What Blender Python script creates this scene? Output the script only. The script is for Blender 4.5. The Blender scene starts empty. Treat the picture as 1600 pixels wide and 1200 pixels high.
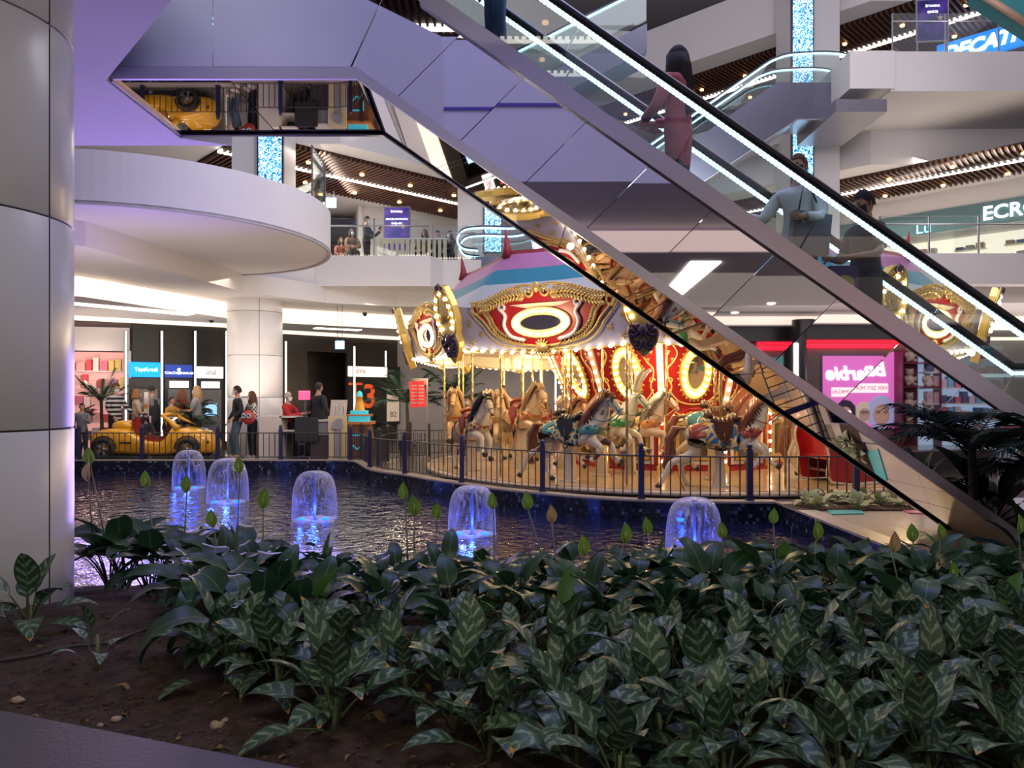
import bpy, bmesh, math, random
from mathutils import Vector, Matrix, noise
from mathutils.geometry import tessellate_polygon
random.seed(7)
C = bpy.context.scene.collection
sc = bpy.context.scene
PI = math.pi
F, HZ, H = 1200.0, 620.0, 1.62
def P(px, py, D):            # a point at depth D read off the 1600x1200 photograph
    return Vector(((px-800)/F*D, D, H+(HZ-py)/F*D))
def G(px, py, z=0.0):        # a point on the level z
    D = (H-z)*F/(py-HZ)
    return Vector(((px-800)/F*D, D, z))
# ---------------------------------------------------------------- camera
cd = bpy.data.cameras.new('camera'); cam = bpy.data.objects.new('camera', cd); C.objects.link(cam)
cam.location = (0, 0, H); cam.rotation_euler = (PI/2, 0, 0)
cd.sensor_width = 36; cd.lens = 36*F/1600; cd.shift_y = 20/1600; cd.clip_start = .05; cd.clip_end = 300
sc.camera = cam
# ---------------------------------------------------------------- world and light
w = bpy.data.worlds.new('world'); sc.world = w; w.use_nodes = True
bg = w.node_tree.nodes['Background']; bg.inputs[0].default_value = (.53, .49, .57, 1); bg.inputs[1].default_value = .72
sc.view_settings.view_transform = 'Standard'; sc.view_settings.look = 'None'
sc.view_settings.exposure = 0.12; sc.view_settings.gamma = 1; sc.view_settings.use_curve_mapping = False
sc.cycles.use_denoising = True; sc.cycles.max_bounces = 7; sc.cycles.diffuse_bounces = 2; sc.cycles.glossy_bounces = 4
sc.cycles.transparent_max_bounces = 10; sc.cycles.transmission_bounces = 4; sc.cycles.sample_clamp_indirect = 6
sc.cycles.caustics_reflective = False; sc.cycles.caustics_refractive = False
def aim(o, to):
    o.rotation_euler = (Vector(to)-o.location).to_track_quat('-Z', 'Y').to_euler()
def area(loc, to, sx, sy, power, col=(1, 1, 1)):
    d = bpy.data.lights.new('area_light', 'AREA'); d.shape = 'RECTANGLE'; d.size = sx; d.size_y = sy; d.energy = power; d.color = col
    o = bpy.data.objects.new('area_light', d); C.objects.link(o); o.location = loc; aim(o, to); return o
def point(loc, power, col=(1, 1, 1), r=.08, name='lamp_light'):
    d = bpy.data.lights.new(name, 'POINT'); d.energy = power; d.color = col; d.shadow_soft_size = r
    o = bpy.data.objects.new(name, d); C.objects.link(o); o.location = loc; return o
WARM = (1, .72, .42); CREAM = (1, .86, .72); COOL = (.7, .8, 1)
VIOLET = (.42, .30, 1)
area((-4.5, 12, 1.0), (-6, 7.5, 4.7), 5, 2.5, 230, VIOLET)          # violet show light washing up the near slab
area((1.5, 9, 12), (-2, 4.5, 5), 5, 4, 235, (.12, .18, 1))       # blue wash on the gallery front over the planter
area((3, 14, 16), (3, 15, 0), 16, 8, 520, (.85, .88, 1))      # atrium skylight
area((-9, 17.5, 4.2), (-9, 18.5, 0), 6, 3, 130, CREAM)        # ground ceiling, cash machines
area((-3, 22.5, 4.2), (-3.5, 22, 0), 6, 2, 90, CREAM)
area((-6, 25, 8.8), (-4, 25, 5), 5, 3, 520, CREAM)               # level one gallery, left wing
area((14, 25, 8.8), (13, 24.5, 5), 7, 3, 440, CREAM)             # level one gallery, right wing
area((3, 10, 9), (-5, 20, 5.4), 5, 3, 420, (.92, .88, 1))  # added fill, brightens the balcony and left gallery fascias
area((7, 11, 10), (15, 22, 10.4), 5, 3, 420, (1, .90, .96))  # added fill for the right gallery fascias
area((-7, 14, 2.2), (-7.5, 16.5, 4.75), 4, 3, 45, (1, .82, .7))  # added fill aimed up at the underside of the rounded balcony
area((5, -3, 4.1), (5, -3, 0), 12, 6, 48, CREAM)              # ground floor gallery behind the planter
area((-1.2, .6, 4.5), (.3, 4.0, .4), 2.4, 1.2, 150, (1, .97, .86))   # fill added over the planter to brighten leaves and soil
area((10.5, -6, 3.9), (10.5, -9.3, 1.6), 8, 1, 60, (1, .9, .9))
area((16, 22.5, 1.5), (16, 24, 9), 8, 3, 170, (1, .85, .8))
area((-8, 20, 2.3), (-8, 22, 4.3), 9, 2, 60, CREAM)
# ---------------------------------------------------------------- materials
def nd(nt, typ, **kw):
    n = nt.nodes.new(typ)
    for k, v in kw.items():
        if k in n.inputs: n.inputs[k].default_value = v
        else: setattr(n, k, v)
    return n
MATS = {}
def mat(name, col, rough=.5, metal=0, em=0, emcol=None, var=.12, scale=6, bump=0, spec=None, coat=0, alpha=1):
    if name in MATS: return MATS[name]
    m = bpy.data.materials.new(name); m.use_nodes = True; nt = m.node_tree; b = nt.nodes['Principled BSDF']
    c = tuple(col)+(1,)
    b.inputs['Base Color'].default_value = c; b.inputs['Roughness'].default_value = rough; b.inputs['Metallic'].default_value = metal
    if spec is not None: b.inputs['Specular IOR Level'].default_value = spec
    if coat: b.inputs['Coat Weight'].default_value = coat
    if em:
        b.inputs['Emission Color'].default_value = tuple(emcol or col)+(1,); b.inputs['Emission Strength'].default_value = em
    else:
        tc = nd(nt, 'ShaderNodeTexCoord'); nz = nd(nt, 'ShaderNodeTexNoise', Scale=scale, Detail=4.0)
        nt.links.new(tc.outputs['Object'], nz.inputs['Vector'])
        if var:
            mx = nd(nt, 'ShaderNodeMixRGB'); mx.inputs[1].default_value = tuple(x*(1-var) for x in col)+(1,)
            mx.inputs[2].default_value = tuple(min(1, x*(1+var)) for x in col)+(1,)
            nt.links.new(nz.outputs[0], mx.inputs[0]); nt.links.new(mx.outputs[0], b.inputs['Base Color'])
        if bump:
            bp = nd(nt, 'ShaderNodeBump', Strength=bump, Distance=.02); nt.links.new(nz.outputs[0], bp.inputs['Height']); nt.links.new(bp.outputs[0], b.inputs['Normal'])
    MATS[name] = m; return m
def glass(name, tint=(.9, 1, .97), refl=.09, rough=.0):
    m = bpy.data.materials.new(name); m.use_nodes = True; nt = m.node_tree; nt.nodes.clear()
    o = nd(nt, 'ShaderNodeOutputMaterial'); t = nd(nt, 'ShaderNodeBsdfTransparent'); g = nd(nt, 'ShaderNodeBsdfGlossy', Roughness=rough); x = nd(nt, 'ShaderNodeMixShader')
    f = nd(nt, 'ShaderNodeFresnel', IOR=1.5); mm = nd(nt, 'ShaderNodeMath', operation='MULTIPLY_ADD'); mm.inputs[1].default_value = .8; mm.inputs[2].default_value = refl-.03
    t.inputs[0].default_value = tint+(1,)
    nt.links.new(f.outputs[0], mm.inputs[0]); nt.links.new(mm.outputs[0], x.inputs[0]); nt.links.new(t.outputs[0], x.inputs[1]); nt.links.new(g.outputs[0], x.inputs[2]); nt.links.new(x.outputs[0], o.inputs[0])
    return m
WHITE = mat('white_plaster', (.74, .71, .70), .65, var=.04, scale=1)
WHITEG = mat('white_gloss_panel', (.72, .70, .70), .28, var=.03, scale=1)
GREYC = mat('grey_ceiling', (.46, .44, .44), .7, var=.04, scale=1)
BLACKW = mat('black_wall', (.018, .016, .016), .35, var=.2, scale=2)
BROWNW = mat('brown_black_panel', (.035, .028, .026), .3, var=.2, scale=2)
LITW = mat('lit_strip', (1, .93, .82), em=4.5)
COVE = mat('lit_cove', (1, .84, .66), em=1.15)
LITC = mat('lit_blue_strip', (.35, .8, 1), em=3.5)
WOODS = mat('brown_slat', (.10, .038, .022), .5)
STEEL = mat('satin_steel', (.55, .52, .54), .28, 1, var=.05)
DSTEEL = mat('dark_steel', (.12, .12, .16), .3, 1, var=.1)
MIRROR = mat('mirror_steel', (.66, .64, .69), .015, 1, var=.02, scale=.8)
RUBBER = mat('black_rubber', (.01, .01, .012), .35)
GLASS = glass('clear_glass', (.95, 1, .99), .06); GLASS2 = glass('far_glass', (.95, .99, .98), .09)
GOLD = mat('gold_leaf', (.95, .60, .16), .32, .6, var=.25, scale=12)
GOLDP = mat('gold_paint', (.92, .62, .22), .4, .3, var=.25, scale=14)
RED = mat('red_lacquer', (.42, .012, .018), .35, coat=.3)
BULB = mat('lit_bulb', (1, .84, .55), em=12)
# ---------------------------------------------------------------- mesh helpers
class MB:
    def __init__(s): s.v = []; s.f = []; s.sm = []; s.mi = []; s.m = 0; s.uv = None
    def add(s, vs, fs, smooth=False):
        o = len(s.v); s.v += [Vector(v) for v in vs]; s.f += [tuple(i+o for i in f) for f in fs]; s.sm += [smooth]*len(fs); s.mi += [s.m]*len(fs); return s
    def box(s, c, d, rot=None):
        x, y, z = (q/2 for q in d); vs = [Vector((a*x, b*y, e*z)) for a in (-1, 1) for b in (-1, 1) for e in (-1, 1)]
        if rot is not None: vs = [rot @ v for v in vs]
        return s.add([v+Vector(c) for v in vs], [(0, 1, 3, 2), (4, 6, 7, 5), (0, 4, 5, 1), (2, 3, 7, 6), (0, 2, 6, 4), (1, 5, 7, 3)])
    def bb(s, a, b):
        return s.box([(p+q)/2 for p, q in zip(a, b)], [abs(p-q) for p, q in zip(a, b)])
    def tube(s, pts, r, n=8, closed=False, smooth=True):
        pts = [Vector(p) for p in pts]; k = len(pts); rs = r if isinstance(r, (list, tuple)) else [r]*k
        vs = []; up = None
        for i, p in enumerate(pts):
            a = pts[i-1] if (i or closed) else p; b = pts[(i+1) % k] if (i < k-1 or closed) else p
            t = (b-a)
            t = t.normalized() if t.length > 1e-9 else Vector((0, 0, 1))
            if up is None: up = t.orthogonal().normalized()
            up = (up-t*up.dot(t)); up = up.normalized() if up.length > 1e-6 else t.orthogonal().normalized()
            q = t.cross(up)
            for j in range(n): an = 2*PI*j/n; vs.append(p+(up*math.cos(an)+q*math.sin(an))*rs[i])
        fs = [(i*n+j, i*n+(j+1) % n, ((i+1) % k)*n+(j+1) % n, ((i+1) % k)*n+j) for i in range(k if closed else k-1) for j in range(n)]
        if not closed: fs += [tuple(range(n))[::-1], tuple((k-1)*n+j for j in range(n))]
        return s.add(vs, fs, smooth)
    def lathe(s, prof, n=24, c=(0, 0, 0), a0=0, a1=2*PI, smooth=True, rib=None):
        full = abs(a1-a0-2*PI) < 1e-6; m = n if full else n+1; c = Vector(c); vs = []
        for r, z in prof:
            for j in range(m):
                a = a0+(a1-a0)*j/n; rr = r*(rib(a) if rib else 1); vs.append(c+Vector((rr*math.cos(a), rr*math.sin(a), z)))
        fs = [(i*m+j, i*m+(j+1) % m, (i+1)*m+(j+1) % m, (i+1)*m+j) for i in range(len(prof)-1) for j in range(n)]
        return s.add(vs, fs, smooth)
    def prism(s, poly, ax, lo, hi):
        """poly 2D extruded along axis ax from lo to hi"""
        def mk(p, t):
            return {'z': (p[0], p[1], t), 'y': (p[0], t, p[1]), 'x': (t, p[0], p[1])}[ax]
        n = len(poly); vs = [mk(p, lo) for p in poly]+[mk(p, hi) for p in poly]
        tr = tessellate_polygon([[Vector((p[0], p[1], 0)) for p in poly]])
        fs = [tuple(t) for t in tr]+[tuple(i+n for i in t)[::-1] for t in tr]+[(i, (i+1) % n, n+(i+1) % n, n+i) for i in range(n)]
        return s.add(vs, fs)
    def ball(s, c, r, n=8, sc=(1, 1, 1), rot=None):
        vs = []; c = Vector(c); m = max(3, n//2)
        for i in range(m+1):
            for j in range(n):
                th = PI*i/m; a = 2*PI*j/n; v = Vector((r*sc[0]*math.sin(th)*math.cos(a), r*sc[1]*math.sin(th)*math.sin(a), r*sc[2]*math.cos(th)))
                vs.append(c+(rot @ v if rot is not None else v))
        return s.add(vs, [(i*n+j, (i+1)*n+j, (i+1)*n+(j+1) % n, i*n+(j+1) % n) for i in range(m) for j in range(n)], True)
    def xf(s, M, i0=0):
        for i in range(i0, len(s.v)): s.v[i] = M @ s.v[i]
        return s
    def mesh(s, name, mats):
        me = bpy.data.meshes.new(name); me.from_pydata([tuple(v) for v in s.v], [], s.f); me.update()
        for m in (mats if isinstance(mats, (list, tuple)) else [mats]): me.materials.append(m)
        me.polygons.foreach_set('use_smooth', s.sm)
        if any(s.mi): me.polygons.foreach_set('material_index', s.mi)
        if s.uv:
            u = me.uv_layers.new(name='UVMap')
            for l in me.loops: u.data[l.index].uv = s.uv[l.vertex_index]
        bm = bmesh.new(); bm.from_mesh(me); bmesh.ops.remove_doubles(bm, verts=bm.verts, dist=1e-6) if not s.uv else None
        bmesh.ops.recalc_face_normals(bm, faces=bm.faces); bm.to_mesh(me); bm.free()
        return me
    def build(s, name, mats, parent=None, **tags):
        return link(name, s.mesh(name, mats), parent, **tags)
def link(name, data, parent=None, **tags):
    o = bpy.data.objects.new(name, data); C.objects.link(o)
    if parent is not None: o.parent = parent
    for k, v in tags.items(): o[k] = v
    return o
def thing(name, label, cat, loc=(0, 0, 0), rz=0, group=None):
    o = bpy.data.objects.new(name, None); C.objects.link(o); o.location = loc; o.rotation_euler = (0, 0, rz); o.empty_display_size = .1
    o['label'] = label; o['category'] = cat
    if group: o['group'] = group
    return o
def struct(name, mb, m, parent=None):
    return mb.build(name, m, parent, **({} if parent else {'kind': 'structure'}))
def smooth_curve(pts, n=6, closed=False):
    """Catmull-Rom through pts"""
    pts = [Vector(p) for p in pts]; k = len(pts); out = []
    for i in range(k if closed else k-1):
        g = lambda j: pts[j % k] if closed else pts[max(0, min(k-1, j))]
        a, b, c, d = g(i-1), g(i), g(i+1), g(i+2)
        for q in range(n):
            t = q/n; out.append(.5*((2*b)+(c-a)*t+(2*a-5*b+4*c-d)*t*t+(3*b-a-3*c+d)*t**3))
    if not closed: out.append(pts[-1])
    return out
def text(body, size, loc, mat_, parent=None, rz=0, rx=PI/2, name='lettering', ext=.004, shear=0, align='CENTER', sx=1, off=0):
    cu = bpy.data.curves.new(name, 'FONT'); cu.body = body; cu.size = size; cu.extrude = ext; cu.shear = shear; cu.align_x = align; cu.align_y = 'CENTER'; cu.resolution_u = 3; cu.offset = off
    tmp = link(name, cu); dg = bpy.context.evaluated_depsgraph_get(); me = bpy.data.meshes.new_from_object(tmp.evaluated_get(dg), depsgraph=dg); bpy.data.objects.remove(tmp); me.materials.clear(); me.materials.append(mat_); o = link(name, me, parent); o.location = loc; o.rotation_euler = (rx, 0, rz); o.scale = (sx, 1, 1); return o
def copy_tree(o, parent=None):
    c = o.copy(); C.objects.link(c)
    if parent is not None: c.parent = parent
    for ch in list(o.children): copy_tree(ch, c)
    return c
# ---------------------------------------------------------------- large structure
def tile_mat(name, c1, c2, size, rough=.2, mortar=.02, off=0, squash=1.0, coord='Object', mcol=None, bump=.3):
    m = bpy.data.materials.new(name); m.use_nodes = True; nt = m.node_tree; b = nt.nodes['Principled BSDF']
    tc = nd(nt, 'ShaderNodeTexCoord'); br = nd(nt, 'ShaderNodeTexBrick'); br.offset = off; br.squash = 1
    for k, v in (('Color1', c1+(1,)), ('Color2', c2+(1,)), ('Mortar', (mcol or tuple(x*.4 for x in c1))+(1,)), ('Scale', 1.0), ('Mortar Size', mortar*size), ('Brick Width', size), ('Row Height', size*squash), ('Bias', 0.0)):
        br.inputs[k].default_value = v
    nt.links.new(tc.outputs[coord], br.inputs['Vector']); nt.links.new(br.outputs['Color'], b.inputs['Base Color'])
    b.inputs['Roughness'].default_value = rough
    bp = nd(nt, 'ShaderNodeBump', Strength=bump, Distance=.005, invert=True); nt.links.new(br.outputs['Fac'], bp.inputs['Height']); nt.links.new(bp.outputs[0], b.inputs['Normal'])
    return m
FLOORM = tile_mat('floor_tile', (.20, .165, .14), (.17, .14, .12), .9, .16, .006)
DECKM = tile_mat('pale_deck_tile', (.50, .40, .32), (.47, .38, .30), 1.2, .18, .003)
POOL = [(-9, 19.4), (-4.6, 19.4), (-4.1, 19.25), (-3.75, 18.6), (-3.1, 16.8), (-2.2, 15.7), (-1.67, 14.95), (-.95, 14.1), (-.29, 13.35), (.51, 12.7), (1.2, 12.2), (2.0, 11.85), (3, 11.68), (4.03, 11.65)]
pf = [(p.x, p.y) for p in smooth_curve([(x, y, 0) for x, y in POOL[1:]], 4)]
m = MB(); m.prism([(-40, 70), (-40, 19.4)]+pf+[(4.03, 6.25), (26, 6.25), (26, 70)], 'z', -.12, 0)
struct('floor', m, FLOORM)
m = MB(); m.prism([(-40, 2.2), (-40, -14), (26, -14), (26, 2.2)], 'z', -.12, 0); struct('floor.001', m, FLOORM)
m = MB(); m.prism([(4.28, 6.3), (9.0, 6.3), (9.0, 11.4), (4.28, 11.4)], 'z', .0, .012); struct('floor.002', m, DECKM)
# pool walls with mosaic, each side of its own
def mosaic(name, axis):
    m = bpy.data.materials.new(name); m.use_nodes = True; nt = m.node_tree; b = nt.nodes['Principled BSDF']
    uv = nd(nt, 'ShaderNodeUVMap'); fl = nd(nt, 'ShaderNodeVectorMath', operation='FLOOR'); wn = nd(nt, 'ShaderNodeTexWhiteNoise'); rp = nd(nt, 'ShaderNodeValToRGB')
    e = rp.color_ramp.elements; e[0].color = (.004, .005, .012, 1); e[1].color = (.20, .23, .30, 1); e[0].position = 0; e[1].position = 1
    for p, c in ((.5, (.008, .009, .022)), (.78, (.015, .019, .05)), (.93, (.04, .06, .12)), (.98, (.12, .16, .24))):
        q = e.new(p); q.color = c+(1,)
    nt.links.new(uv.outputs[0], fl.inputs[0]); nt.links.new(fl.outputs[0], wn.inputs[0]); nt.links.new(wn.outputs[0], rp.inputs[0])
    fr = nd(nt, 'ShaderNodeVectorMath', operation='FRACTION'); nt.links.new(uv.outputs[0], fr.inputs[0]); sp = nd(nt, 'ShaderNodeSeparateXYZ'); nt.links.new(fr.outputs[0], sp.inputs[0])
    mn = nd(nt, 'ShaderNodeMath', operation='MINIMUM'); nt.links.new(sp.outputs[0], mn.inputs[0]); nt.links.new(sp.outputs[1], mn.inputs[1])
    gt = nd(nt, 'ShaderNodeMath', operation='GREATER_THAN'); gt.inputs[1].default_value = .14; nt.links.new(mn.outputs[0], gt.inputs[0])
    mx = nd(nt, 'ShaderNodeMixRGB'); mx.inputs[1].default_value = (.02, .022, .035, 1); nt.links.new(gt.outputs[0], mx.inputs[0]); nt.links.new(rp.outputs[0], mx.inputs[2]); nt.links.new(mx.outputs[0], b.inputs['Base Color'])
    b.inputs['Roughness'].default_value = .12
    return m
MOS = mosaic('mosaic_tile', 0)
def wall_strip(name, pts, z0, z1, cell, flip=1, th=.12):
    m = MB(); m.uv = []; L = 0
    for i in range(len(pts)-1):
        a, b = Vector(pts[i]+(0,)), Vector(pts[i+1]+(0,)); d = (b-a).length
        m.add([(a.x, a.y, z0), (b.x, b.y, z0), (b.x, b.y, z1), (a.x, a.y, z1)], [(0, 1, 2, 3)])
        m.uv += [(L/cell, z0/cell), ((L+d)/cell, z0/cell), ((L+d)/cell, z1/cell), (L/cell, z1/cell)]; L += d
    return struct(name, m, MOS)
wall_strip('pool_wall', [(-13, 19.395)]+[(x+(-.004), y-.006) for x, y in pf], -.85, 0, .055)
wall_strip('pool_wall.001', [(4.025, 11.65), (4.025, 6.3)], -.85, 0, .062)
m = MB(); m.prism([(-13.1, 6.2), (4.1, 6.2), (4.1, 6.35), (-13.1, 6.35)], 'z', -.85, .06); struct('pool_wall.002', m, mat('dark_kerb', (.05, .048, .055), .4))
m = MB(); m.prism([(-13.15, 6.3), (-13, 6.3), (-13, 19.5), (-13.15, 19.5)], 'z', -.85, .02); struct('pool_wall.003', m, mat('dark_kerb', (.05, .048, .055), .4))
KERB = mat('pale_kerb_stone', (.38, .33, .30), .3)
def ribbon(name, pts, w_, z0, z1, m_, **k):
    m = MB(); n = len(pts); L = []; R = []
    for i, p in enumerate(pts):
        a = Vector(pts[max(0, i-1)]); b = Vector(pts[min(n-1, i+1)]); t = (b-a).normalized(); q = Vector((-t.y, t.x))
        L.append(Vector(p)); R.append(Vector(p)+q*w_)
    for i in range(n-1):
        vs = [(L[i].x, L[i].y, z) for z in (z0, z1)]+[(R[i].x, R[i].y, z) for z in (z0, z1)]+[(L[i+1].x, L[i+1].y, z) for z in (z0, z1)]+[(R[i+1].x, R[i+1].y, z) for z in (z0, z1)]
        m.add(vs, [(1, 3, 7, 5), (0, 4, 6, 2), (0, 1, 5, 4), (2, 6, 7, 3)]+([(0, 2, 3, 1)] if i == 0 else [])+([(4, 5, 7, 6)] if i == n-2 else []))
    return m.build(name, m_, **k)
ribbon('pool_kerb', [(-13, 19.38)]+pf, .26, 0.0, .03, KERB, kind='structure')
m = MB(); m.bb((4.0, 6.3, 0), (4.28, 11.66, .03)); struct('pool_kerb.001', m, KERB)
m = MB(); m.bb((4.28, 11.4, 0), (8.5, 11.66, .03)); struct('pool_kerb.002', m, KERB)
m = MB(); m.prism([(-13, 6.3), (4.03, 6.3), (4.03, 12), (-4, 19.45), (-13, 19.45)], 'z', -.9, -.85); struct('pool_floor', m, mat('navy_pool_tile', (.015, .02, .06), .3))
# water
wm = bpy.data.materials.new('pool_water'); wm.use_nodes = True; nt = wm.node_tree; b = nt.nodes['Principled BSDF']
b.inputs['Base Color'].default_value = (.006, .007, .04, 1); b.inputs['Roughness'].default_value = .03; b.inputs['IOR'].default_value = 1.4; b.inputs['Specular IOR Level'].default_value = .6
tc = nd(nt, 'ShaderNodeTexCoord'); mp = nd(nt, 'ShaderNodeMapping'); mp.inputs['Scale'].default_value = (1, 1.0, 1)
n1 = nd(nt, 'ShaderNodeTexNoise', Scale=2.6, Detail=3.0, Distortion=1.5); n2 = nd(nt, 'ShaderNodeTexNoise', Scale=9.0, Detail=2.0, Distortion=.6); ad = nd(nt, 'ShaderNodeMath', operation='MULTIPLY_ADD'); ad.inputs[1].default_value = .35
nt.links.new(tc.outputs['Object'], mp.inputs[0]); nt.links.new(mp.outputs[0], n1.inputs['Vector']); nt.links.new(mp.outputs[0], n2.inputs['Vector'])
nt.links.new(n2.outputs[0], ad.inputs[0]); nt.links.new(n1.outputs[0], ad.inputs[2])
bp = nd(nt, 'ShaderNodeBump', Strength=.55, Distance=.07); nt.links.new(ad.outputs[0], bp.inputs['Height']); nt.links.new(bp.outputs[0], b.inputs['Normal'])
m = MB(); m.prism([(-13, 6.34), (4.03, 6.34)]+[(x+.0, y) for x, y in pf[::-1]]+[(-13, 19.4)], 'z', -.34, -.30); struct('pool_water', m, wm)

# the planter: dark kerb and soil
zk = .42
ka, kb = Vector((-1.96, 2.94)), Vector((-.68, 2.48)); kd = (kb-ka).normalized(); kn = Vector((kd.y, -kd.x))
A0, A1 = ka-kd*9, kb+kd*12
m = MB(); m.prism([(A0.x, A0.y), (A1.x, A1.y), (A1.x+kn.x*.34, A1.y+kn.y*.34), (A0.x+kn.x*.34, A0.y+kn.y*.34)], 'z', zk-.05, zk)
m.prism([(A0.x, A0.y), (A1.x, A1.y), (A1.x+kn.x*.29, A1.y+kn.y*.29), (A0.x+kn.x*.29, A0.y+kn.y*.29)], 'z', 0, zk-.05)
struct('planter_kerb', m, mat('basalt_kerb', (.075, .062, .07), .38, bump=.15, scale=60))
soil = bpy.data.materials.new('soil'); soil.use_nodes = True; nt = soil.node_tree; b = nt.nodes['Principled BSDF']; b.inputs['Roughness'].default_value = .95
tc = nd(nt, 'ShaderNodeTexCoord'); n1 = nd(nt, 'ShaderNodeTexNoise', Scale=14.0, Detail=9.0, Roughness=.7); rp = nd(nt, 'ShaderNodeValToRGB')
e = rp.color_ramp.elements; e[0].position = .32; e[0].color = (.012, .006, .004, 1); e[1].position = .75; e[1].color = (.13, .07, .042, 1)
nt.links.new(tc.outputs['Object'], n1.inputs['Vector']); nt.links.new(n1.outputs[0], rp.inputs[0]); nt.links.new(rp.outputs[0], b.inputs['Base Color'])
bp = nd(nt, 'ShaderNodeBump', Strength=1.0, Distance=.03); nt.links.new(n1.outputs[0], bp.inputs['Height']); nt.links.new(bp.outputs[0], b.inputs['Normal'])
def soilz(x, y):
    v = Vector((x, y, 0)); f = max(0, min(1, (y-4.6)/1.5)); return .345-.26*f+(.035*noise.noise(v*1.7)+.018*noise.noise(v*7)+.010*noise.noise(v*23))
m = MB(); nx, ny = 190, 70; vs = []
for j in range(ny+1):
    for i in range(nx+1):
        t = i/nx; x = -7+13.5*t; yb = 2.94+(x+1.96)*kd.y/kd.x+.01; y = max(yb, 0)+(6.25-max(yb, 0))*(j/ny)
        vs.append((x, y, soilz(x, y)))
m.add(vs, [(j*(nx+1)+i, j*(nx+1)+i+1, (j+1)*(nx+1)+i+1, (j+1)*(nx+1)+i) for j in range(ny) for i in range(nx)], True)
struct('ground', m, soil)

# round columns clad in panels
def column(cx, cy, r, seams, m_, seam_a=(), n=48):
    root = bpy.data.objects.new('column', None); C.objects.link(root); root['kind'] = 'structure'; root.location = (cx, cy, 0)
    cuts = sorted(a % (2*PI) for a in seam_a); g = .006/r
    c = MB(); c.lathe([(r-.02, seams[0]), (r-.02, seams[-1])], n); c.build('core', mat('joint_dark', (.05, .05, .05), .8), root)
    for z0, z1 in zip(seams[:-1], seams[1:]):
        for a0, a1 in zip(cuts, cuts[1:]+[cuts[0]+2*PI]):
            p = MB(); p.lathe([(r-.02, z0+.006), (r-.003, z0+.006), (r, z0+.01), (r, z1-.01), (r-.003, z1-.006), (r-.02, z1-.006)], max(6, int(n*(a1-a0)/2/PI)), a0=a0+g, a1=a1-g)
            p.build('panel', m_, root)
    return root
column(-3.70, 4.98, .75, [.0, 1.41, 2.77, 4.0, 4.76], WHITEG, (-.1, 2.0, 4.0))
cE = column(-7.16, 21.4, .74, [0, 1.6, 2.75, 3.95, 4.31], WHITEG, (-1.1, -3.2, 1.0))
# ground floor ceilings behind, stepped, with lit coves
LA = [(-16, 10), (-9.6, 17.2), (-8.1, 21.9), (-7.2, 23.2), (-3.9, 25.3), (3, 25.8), (26, 25.8)]
LB = [(-17, 17), (-12.0, 21.5), (-8.9, 23.6), (-8.06, 25.76), (-4.3, 28.9), (3, 29), (26, 29)]
SLAB = [(-40, 8.0), (-11.5, 10.2), (-8.9, 12.5), (-7.6, 13.7), (-6.9, 19.6), (-5.3, 21.9), (-3.4, 22.8), (-.9, 22.9), (.3, 24.6), (3.2, 29.0), (5.15, 29.4), (12.6, 21.9), (26, 21.9)]
m = MB(); m.prism(SLAB+[(26, 26.4), (3, 26.4), (3, 26.0)][:0]+LA[::-1]+[(-40, 10)], 'z', 4.3, 4.36) if False else None
m = MB(); m.prism([(-40, 8), (-11.5, 10.2), (-8.9, 12.5), (-7.6, 13.7), (-6.9, 19.6), (-5.3, 21.9), (-3.4, 22.8), (-.9, 22.9), (2.6, 25.7), (-3.9, 25.25), (-7.2, 23.1), (-8.1, 21.8), (-9.6, 17.1), (-16, 9.9), (-40, 9.9)], 'z', 4.3, 4.8)
struct('ceiling', m, WHITE)
m = MB(); m.prism([(8.8, 25.7), (12.6, 21.9), (26, 21.9), (26, 25.7)], 'z', 4.3, 4.8); struct('ceiling.001', m, WHITE)
m = MB(); m.prism(LA+[(26, 31), (-4.2, 31), (-40, 31), (-40, 10)], 'z', 3.86, 3.9); struct('ceiling.002', m, WHITE)
def face_strip(name, pts, z0, z1, m_, d=(0, -.02)):
    m = MB()
    for i in range(len(pts)-1):
        a, b = pts[i], pts[i+1]
        m.add([(a[0]+d[0], a[1]+d[1], z0), (b[0]+d[0], b[1]+d[1], z0), (b[0]+d[0], b[1]+d[1], z1), (a[0]+d[0], a[1]+d[1], z1)], [(0, 1, 2, 3)])
    return struct(name, m, m_)
face_strip('ceiling_cove', LA, 3.86, 4.32, COVE, (.02, -.02))
face_strip('ceiling_cove.001', LB, 3.74, 3.86, COVE, (.1, -.12))
m = MB(); m.prism([(-10.6, 17.9), (-8.5, 20.6), (-8.9, 21.0), (-10.9, 18.2)], 'z', 3.84, 3.858); m.build('ceiling_light', LITW, label='long lit ceiling panel above the cash machines', category='ceiling light', group='slot lights')
m = MB(); m.prism([(-6.3, 24.8), (-5.0, 25.6), (-5.2, 25.9), (-6.5, 25.1)], 'z', 3.84, 3.858); m.build('ceiling_light', LITW, label='short lit ceiling panel over the dark entrance niche', category='ceiling light', group='slot lights')
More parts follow.
